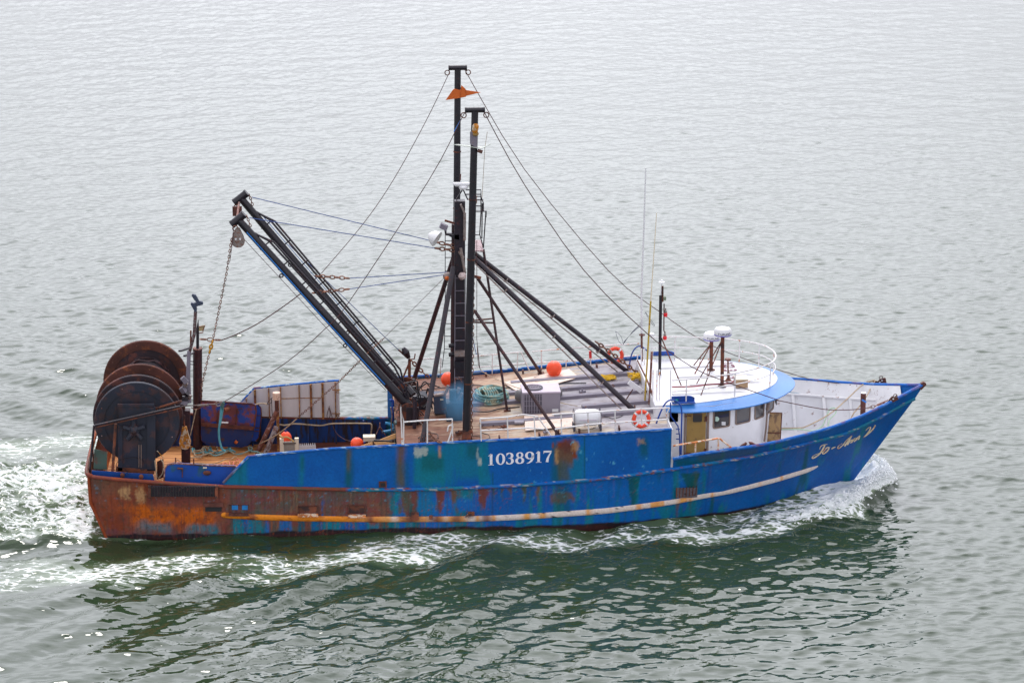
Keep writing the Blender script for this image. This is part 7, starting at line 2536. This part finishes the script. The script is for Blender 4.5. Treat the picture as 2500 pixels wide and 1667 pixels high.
td3 = empty('trawl_door', (3.9, yd, zwd(4)), 'blue trawl door standing just inside the near bulwark at the stern', 'trawl door', 'trawl doors stowed on the working deck')
pn = [(640, 1100), (645, 1000), (665, 970), (720, 960), (900, 972), (1140, 980), (1165, 995), (1060, 1120), (1040, 1180), (640, 1180)]
MB().prism([P('A', a, b_, y=yd) for a, b_ in pn], (0, .1, 0)).build('door_plate', mat('deep_blue_door', srgb(12, 74, 166), .5, 0, .3, srgb(30, 80, 110), 2, .3), td3, smooth=False)
MB().tube([P('A', a, b_, y=yd - .01) for a, b_ in pn[:7]], .024, 6).build('door_rim', M_pinkrust, td3)
MB().sphere(P('A', 945, 1028, y=yd - .06), .13, sc=(1, .5, .6)).build('door_lug', M_rust, td3)
MB().tube([P('A', 735, 995, y=yd - .05), P('A', 775, 998, y=yd - .05)], .03, 5).tube([P('A', 770, 1000, y=yd - .03), P('A', 770, 1060, y=yd - .03)], .014, 5).build('door_bracket', M_rust, td3)
MB().box(P('A', 930, 991, y=yd - .02), (.12, .02, .04)).build('paint_mark', M_cream, td3, smooth=False)
for a, b0, b1 in ((722, 920, 955), (850, 928, 965)):
    MB().tube([P('A', a, b1 + 10, y=yd + .05), P('A', a, b0, y=yd + .05)], .024, 6).build('door_pin', M_darkrust, td3)

# hanging block
bc = P('A', 788, 785, y=-.9)
hb = empty('hanging_block', bc + Vector((0, 0, .5)), 'worn white and ochre pulley block hanging beside the net drum', 'pulley block')
h_ = MB()
prof = [(0, .42), (.07, .40), (.12, .15), (.19, -.1), (.17, -.24), (.09, -.33), (0, -.35), (-.09, -.33), (-.17, -.24), (-.19, -.1), (-.12, .15), (-.07, .40)]
h_.prism([bc + Vector((a, -.08, b_)) for a, b_ in prof], (0, .16, 0))
h_.build('block_shell', M_block_y, hb, smooth=False)
MB().cyl(bc + Vector((0, -.1, -.12)), bc + Vector((0, .1, -.12)), .05, seg=12).build('block_pin', M_steelblock, hb)
MB().tube([bc + Vector((0, 0, .4)), bc + Vector((0, 0, .55)), P('A', 785, 620, y=-.9)], .03, 6).build('block_hook', M_darkrust, hb)

# cream slatted chute, trays, boxes on the working deck
yc = .6
ch0, ch1 = P('O', 445, 1405, y=yc), P('O', 755, 1150, y=yc)
chute = empty('slatted_chute', ((ch0.x + ch1.x) / 2, yc, zwd(6.5)), 'cream framed chute with grey slatted panel standing behind the near bulwark', 'chute')
zt, zb_ = ch1.z, zwd(6.4) + .03
for u in (462, 712):
    x_ = P('O', u, 1200, y=yc).x
    MB().box((x_, yc, (zt + zb_) / 2), (.13, .12, zt - zb_)).build('chute_post', M_cream, chute, smooth=False)
xa_, xb_ = P('O', 485, 1200, y=yc).x, P('O', 700, 1200, y=yc).x
MB().box(((xa_ + xb_) / 2, yc, (zt - .12 + zb_) / 2), (xb_ - xa_, .06, zt - .12 - zb_)).build('slatted_panel', mat('grey_slat_panel', srgb(150, 142, 130), .7, 0, .1), chute, smooth=False)
for k in range(12):
    x_ = xa_ + (k + .5) / 12 * (xb_ - xa_)
    MB().box((x_, yc - .04, (zt - .2 + zb_) / 2), (.018, .02, zt - .3 - zb_)).build('slat', mat('grey_slat', srgb(176, 168, 156), .7), chute, smooth=False)
for z_ in (zt - .16, zt - .58):
    MB().box(((xa_ + xb_) / 2, yc - .05, z_), (xb_ - xa_, .04, .05)).build('slat_rail', mat('dark_slat_rail', srgb(100, 92, 84), .7), chute, smooth=False)
MB().tube(smooth_path([P('O', 430, 1100, y=yc + .3), P('O', 470, 1140, y=yc), P('O', 560, 1140, y=yc - .1), P('O', 665, 1212, y=yc - .1)], 4), .03, 6).build('ochre_hose', mat('ochre_hose', srgb(190, 150, 90), .7), chute)
# serrated white bin
yb_ = 1.6
t0, t1 = P('O', 750, 1290, y=yb_), P('O', 1028, 1235, y=yb_)
tray = MB()
nT = 8
poly = [(t0.x, yb_, zwd(7)), (t1.x, yb_, zwd(7)), (t1.x, yb_, t1.z - .12)]
for k in range(nT):
    x_ = t1.x - (t1.x - t0.x) * (k + .5) / nT
    poly += [(x_, yb_, t1.z), (t1.x - (t1.x - t0.x) * (k + 1) / nT, yb_, t1.z - .12)]
tray.prism(poly, (0, .06, 0))
origin_to(tag(tray.build('serrated_board', M_plastic, None, smooth=False), 'white saw toothed board standing on the brown working deck', 'board'), (t0.x, yb_, zwd(7)))
q = P('O', 350, 1385, y=1.0)
ob = MB().box((q.x, 1.0, zwd(6) + .12), (.9, .3, .22)).build('wooden_box', M_cream, None, smooth=False)
origin_to(tag(ob, 'low pale wooden box lying left of the slatted chute', 'box'), (q.x, 1.0, zwd(6)))
q = P('Q', 608, 1258, y=.4)
ob = MB().box((q.x, .4, q.z), (.4, .3, .14)).box((q.x, .4, (q.z + .75) / 2 - .05), (.08, .08, q.z - .75)).build('fish_scale_box', M_cream, None, smooth=False)
origin_to(tag(ob, 'small cream box on a post right of the orange buoy at the bulwark', 'box'), (q.x, .4, zwd(9)))
# tan tarpaulin boards
for pts, lb in (([(400, 1425), (640, 1345), (670, 1342), (670, 1400), (560, 1425)], 'tan plywood board leaning inside the near bulwark left of the dark post'), ([(690, 1345), (760, 1410), (1090, 1360), (900, 1340)], 'tan plywood board leaning right of the dark post'), ([(800, 1295), (1090, 1180), (1090, 1270), (960, 1300)], 'orange plywood board propped under the winch')):
    ps = [P('Q', a, b_, y=-1.6) for a, b_ in pts]
    ob = MB().prism(ps, (0, .03, 0)).build('leaning_board', mat('tan_board', srgb(232, 178, 118), .8, 0, .1, srgb(180, 120, 70), 4), None, smooth=False)
    tag(ob, lb, 'board', 'boards inside the near bulwark')
    origin_to(ob, sum(ps, Vector()) / len(ps))
# box of gear on the wheelhouse roof
q = P('M', 1560, 880, z=3.9)
gb = empty('gear_box', (q.x, q.y, zr0(q.x) + .05), 'small wooden gear box on the white wheelhouse roof', 'box')
zz = zr0(q.x) + .07
MB().box((q.x, q.y, zz + .13), (.4, .42, .26)).build('box_body', mat('tan_gear_box', srgb(170, 140, 108), .7, 0, .2, srgb(120, 90, 70), 9), gb, smooth=False)
MB().box((q.x, q.y, zz + .275), (.43, .45, .03)).build('box_lid', M_cream, gb, smooth=False)
ob = MB().tube(smooth_path([P('M', a, b_, z=3.88) for a, b_ in ((620, 920), (780, 918), (930, 912), (1100, 890), (1330, 875), (1430, 862), (1470, 830), (1490, 800))], 4), .024, 6).build('red_hose', mat('maroon_hose', srgb(140, 50, 60), .6), None)
tag(ob, 'dark red hose lying along the white wheelhouse roof', 'hose')
# mooring lines in the bow
for pts, m, lb in (([('V', 1010, 180, 1.35), ('V', 830, 250, 1.2), ('V', 600, 460, .6), ('V', 390, 650, 0), ('V', 200, 780, -.4), ('G', 460, 710, -.8), ('G', 380, 722, -1), ('G', 230, 725, -1.1)], M_ropew, 'tan mooring line running from the bow plate across the white foredeck'),
                   ([('V', 1025, 190, 1.3), ('V', 960, 290, 1.1), ('V', 880, 450, .6), ('V', 740, 640, .2), ('V', 680, 710, .1), ('V', 620, 830, 0)], M_ropew, 'tan line slanting down behind the rusty bitt'),
                   ([('G', 230, 738, -1.1), ('G', 400, 735, -.7), ('G', 540, 748, -.4), ('G', 620, 700, -.2), ('G', 655, 620, 0), ('G', 690, 545, .2), ('G', 740, 535, .2), ('G', 745, 580, .1), ('G', 690, 640, -.1), ('G', 675, 690, -.3), ('G', 670, 740, -.5)], mat('pale_green_rope', srgb(170, 196, 172), .8), 'pale green rope looped over the foredeck ribs')):
    ob = MB().tube(smooth_path([P(c, a, b_, y=y) for c, a, b_, y in pts], 5), .022, 6).build('mooring_line', m, None)
    tag(ob, lb, 'rope', 'mooring lines in the bow')
# cleats on the inner bulwark
rng = random.Random(6)
M_cleat = mat('weathered_bronze_cleat', srgb(120, 140, 136), .6, .2, .3, srgb(70, 80, 80), 14)
for a, b_, y in ((300, 412, 2.9), (190, 470, 3.1), (300, 490, 3.0), (580, 520, 2.5), (595, 540, 2.4), (805, 487, 1.9), (845, 483, 1.8), (905, 495, 1.6), (640, 615, 2.0), (585, 300, 2.9), (1105, 350, 1.5)):
    MB().box(P('G', a, b_, y=y), (.10, .08, .12), mtx=Matrix.Rotation(rng.uniform(0, 1), 3, 'Y')).torus(P('G', a + 8, b_ + 6, y=y - .06), .045, .016, axis=(0, 1, .2), seg=10, ts=5).build('cleat', M_cleat, BOAT)

# exhaust smoke drifting over the engine
sm = MB().sphere((12.0, -2.2, 3.95), .75, seg=24, rings=14, sc=(1.15, .9, 1.0)).build('exhaust_smoke', bpy.data.materials.new('blue_exhaust_smoke'), None)
tag(sm, 'thin blue exhaust smoke beside the foot of the near outrigger', 'smoke', kind='stuff')
m_ = sm.data.materials[0]
m_.use_nodes = True
t = m_.node_tree
t.nodes.clear()
N, Lk = t.nodes.new, t.links.new
om = N('ShaderNodeOutputMaterial'); pv = N('ShaderNodeVolumePrincipled')
pv.inputs['Color'].default_value = (.22, .55, .9, 1)
tcx = N('ShaderNodeTexCoord'); mpv = N('ShaderNodeMapping')
g_ = N('ShaderNodeNewGeometry')
vd = N('ShaderNodeVectorMath'); vd.operation = 'DISTANCE'; vd.inputs[1].default_value = (12.0, -2.2, 3.95)
Lk(g_.outputs['Position'], vd.inputs[0])
mrv = N('ShaderNodeMapRange'); mrv.inputs[1].default_value = .72; mrv.inputs[2].default_value = .0; mrv.inputs[3].default_value = 0; mrv.inputs[4].default_value = 4.2
Lk(vd.outputs['Value'], mrv.inputs[0])
nv = N('ShaderNodeTexNoise'); nv.inputs['Scale'].default_value = 2.2; Lk(g_.outputs['Position'], nv.inputs['Vector'])
mv = N('ShaderNodeMath'); mv.operation = 'MULTIPLY'; Lk(mrv.outputs[0], mv.inputs[0]); Lk(nv.outputs[0], mv.inputs[1])
Lk(mv.outputs[0], pv.inputs['Density'])
Lk(pv.outputs[0], om.inputs['Volume'])
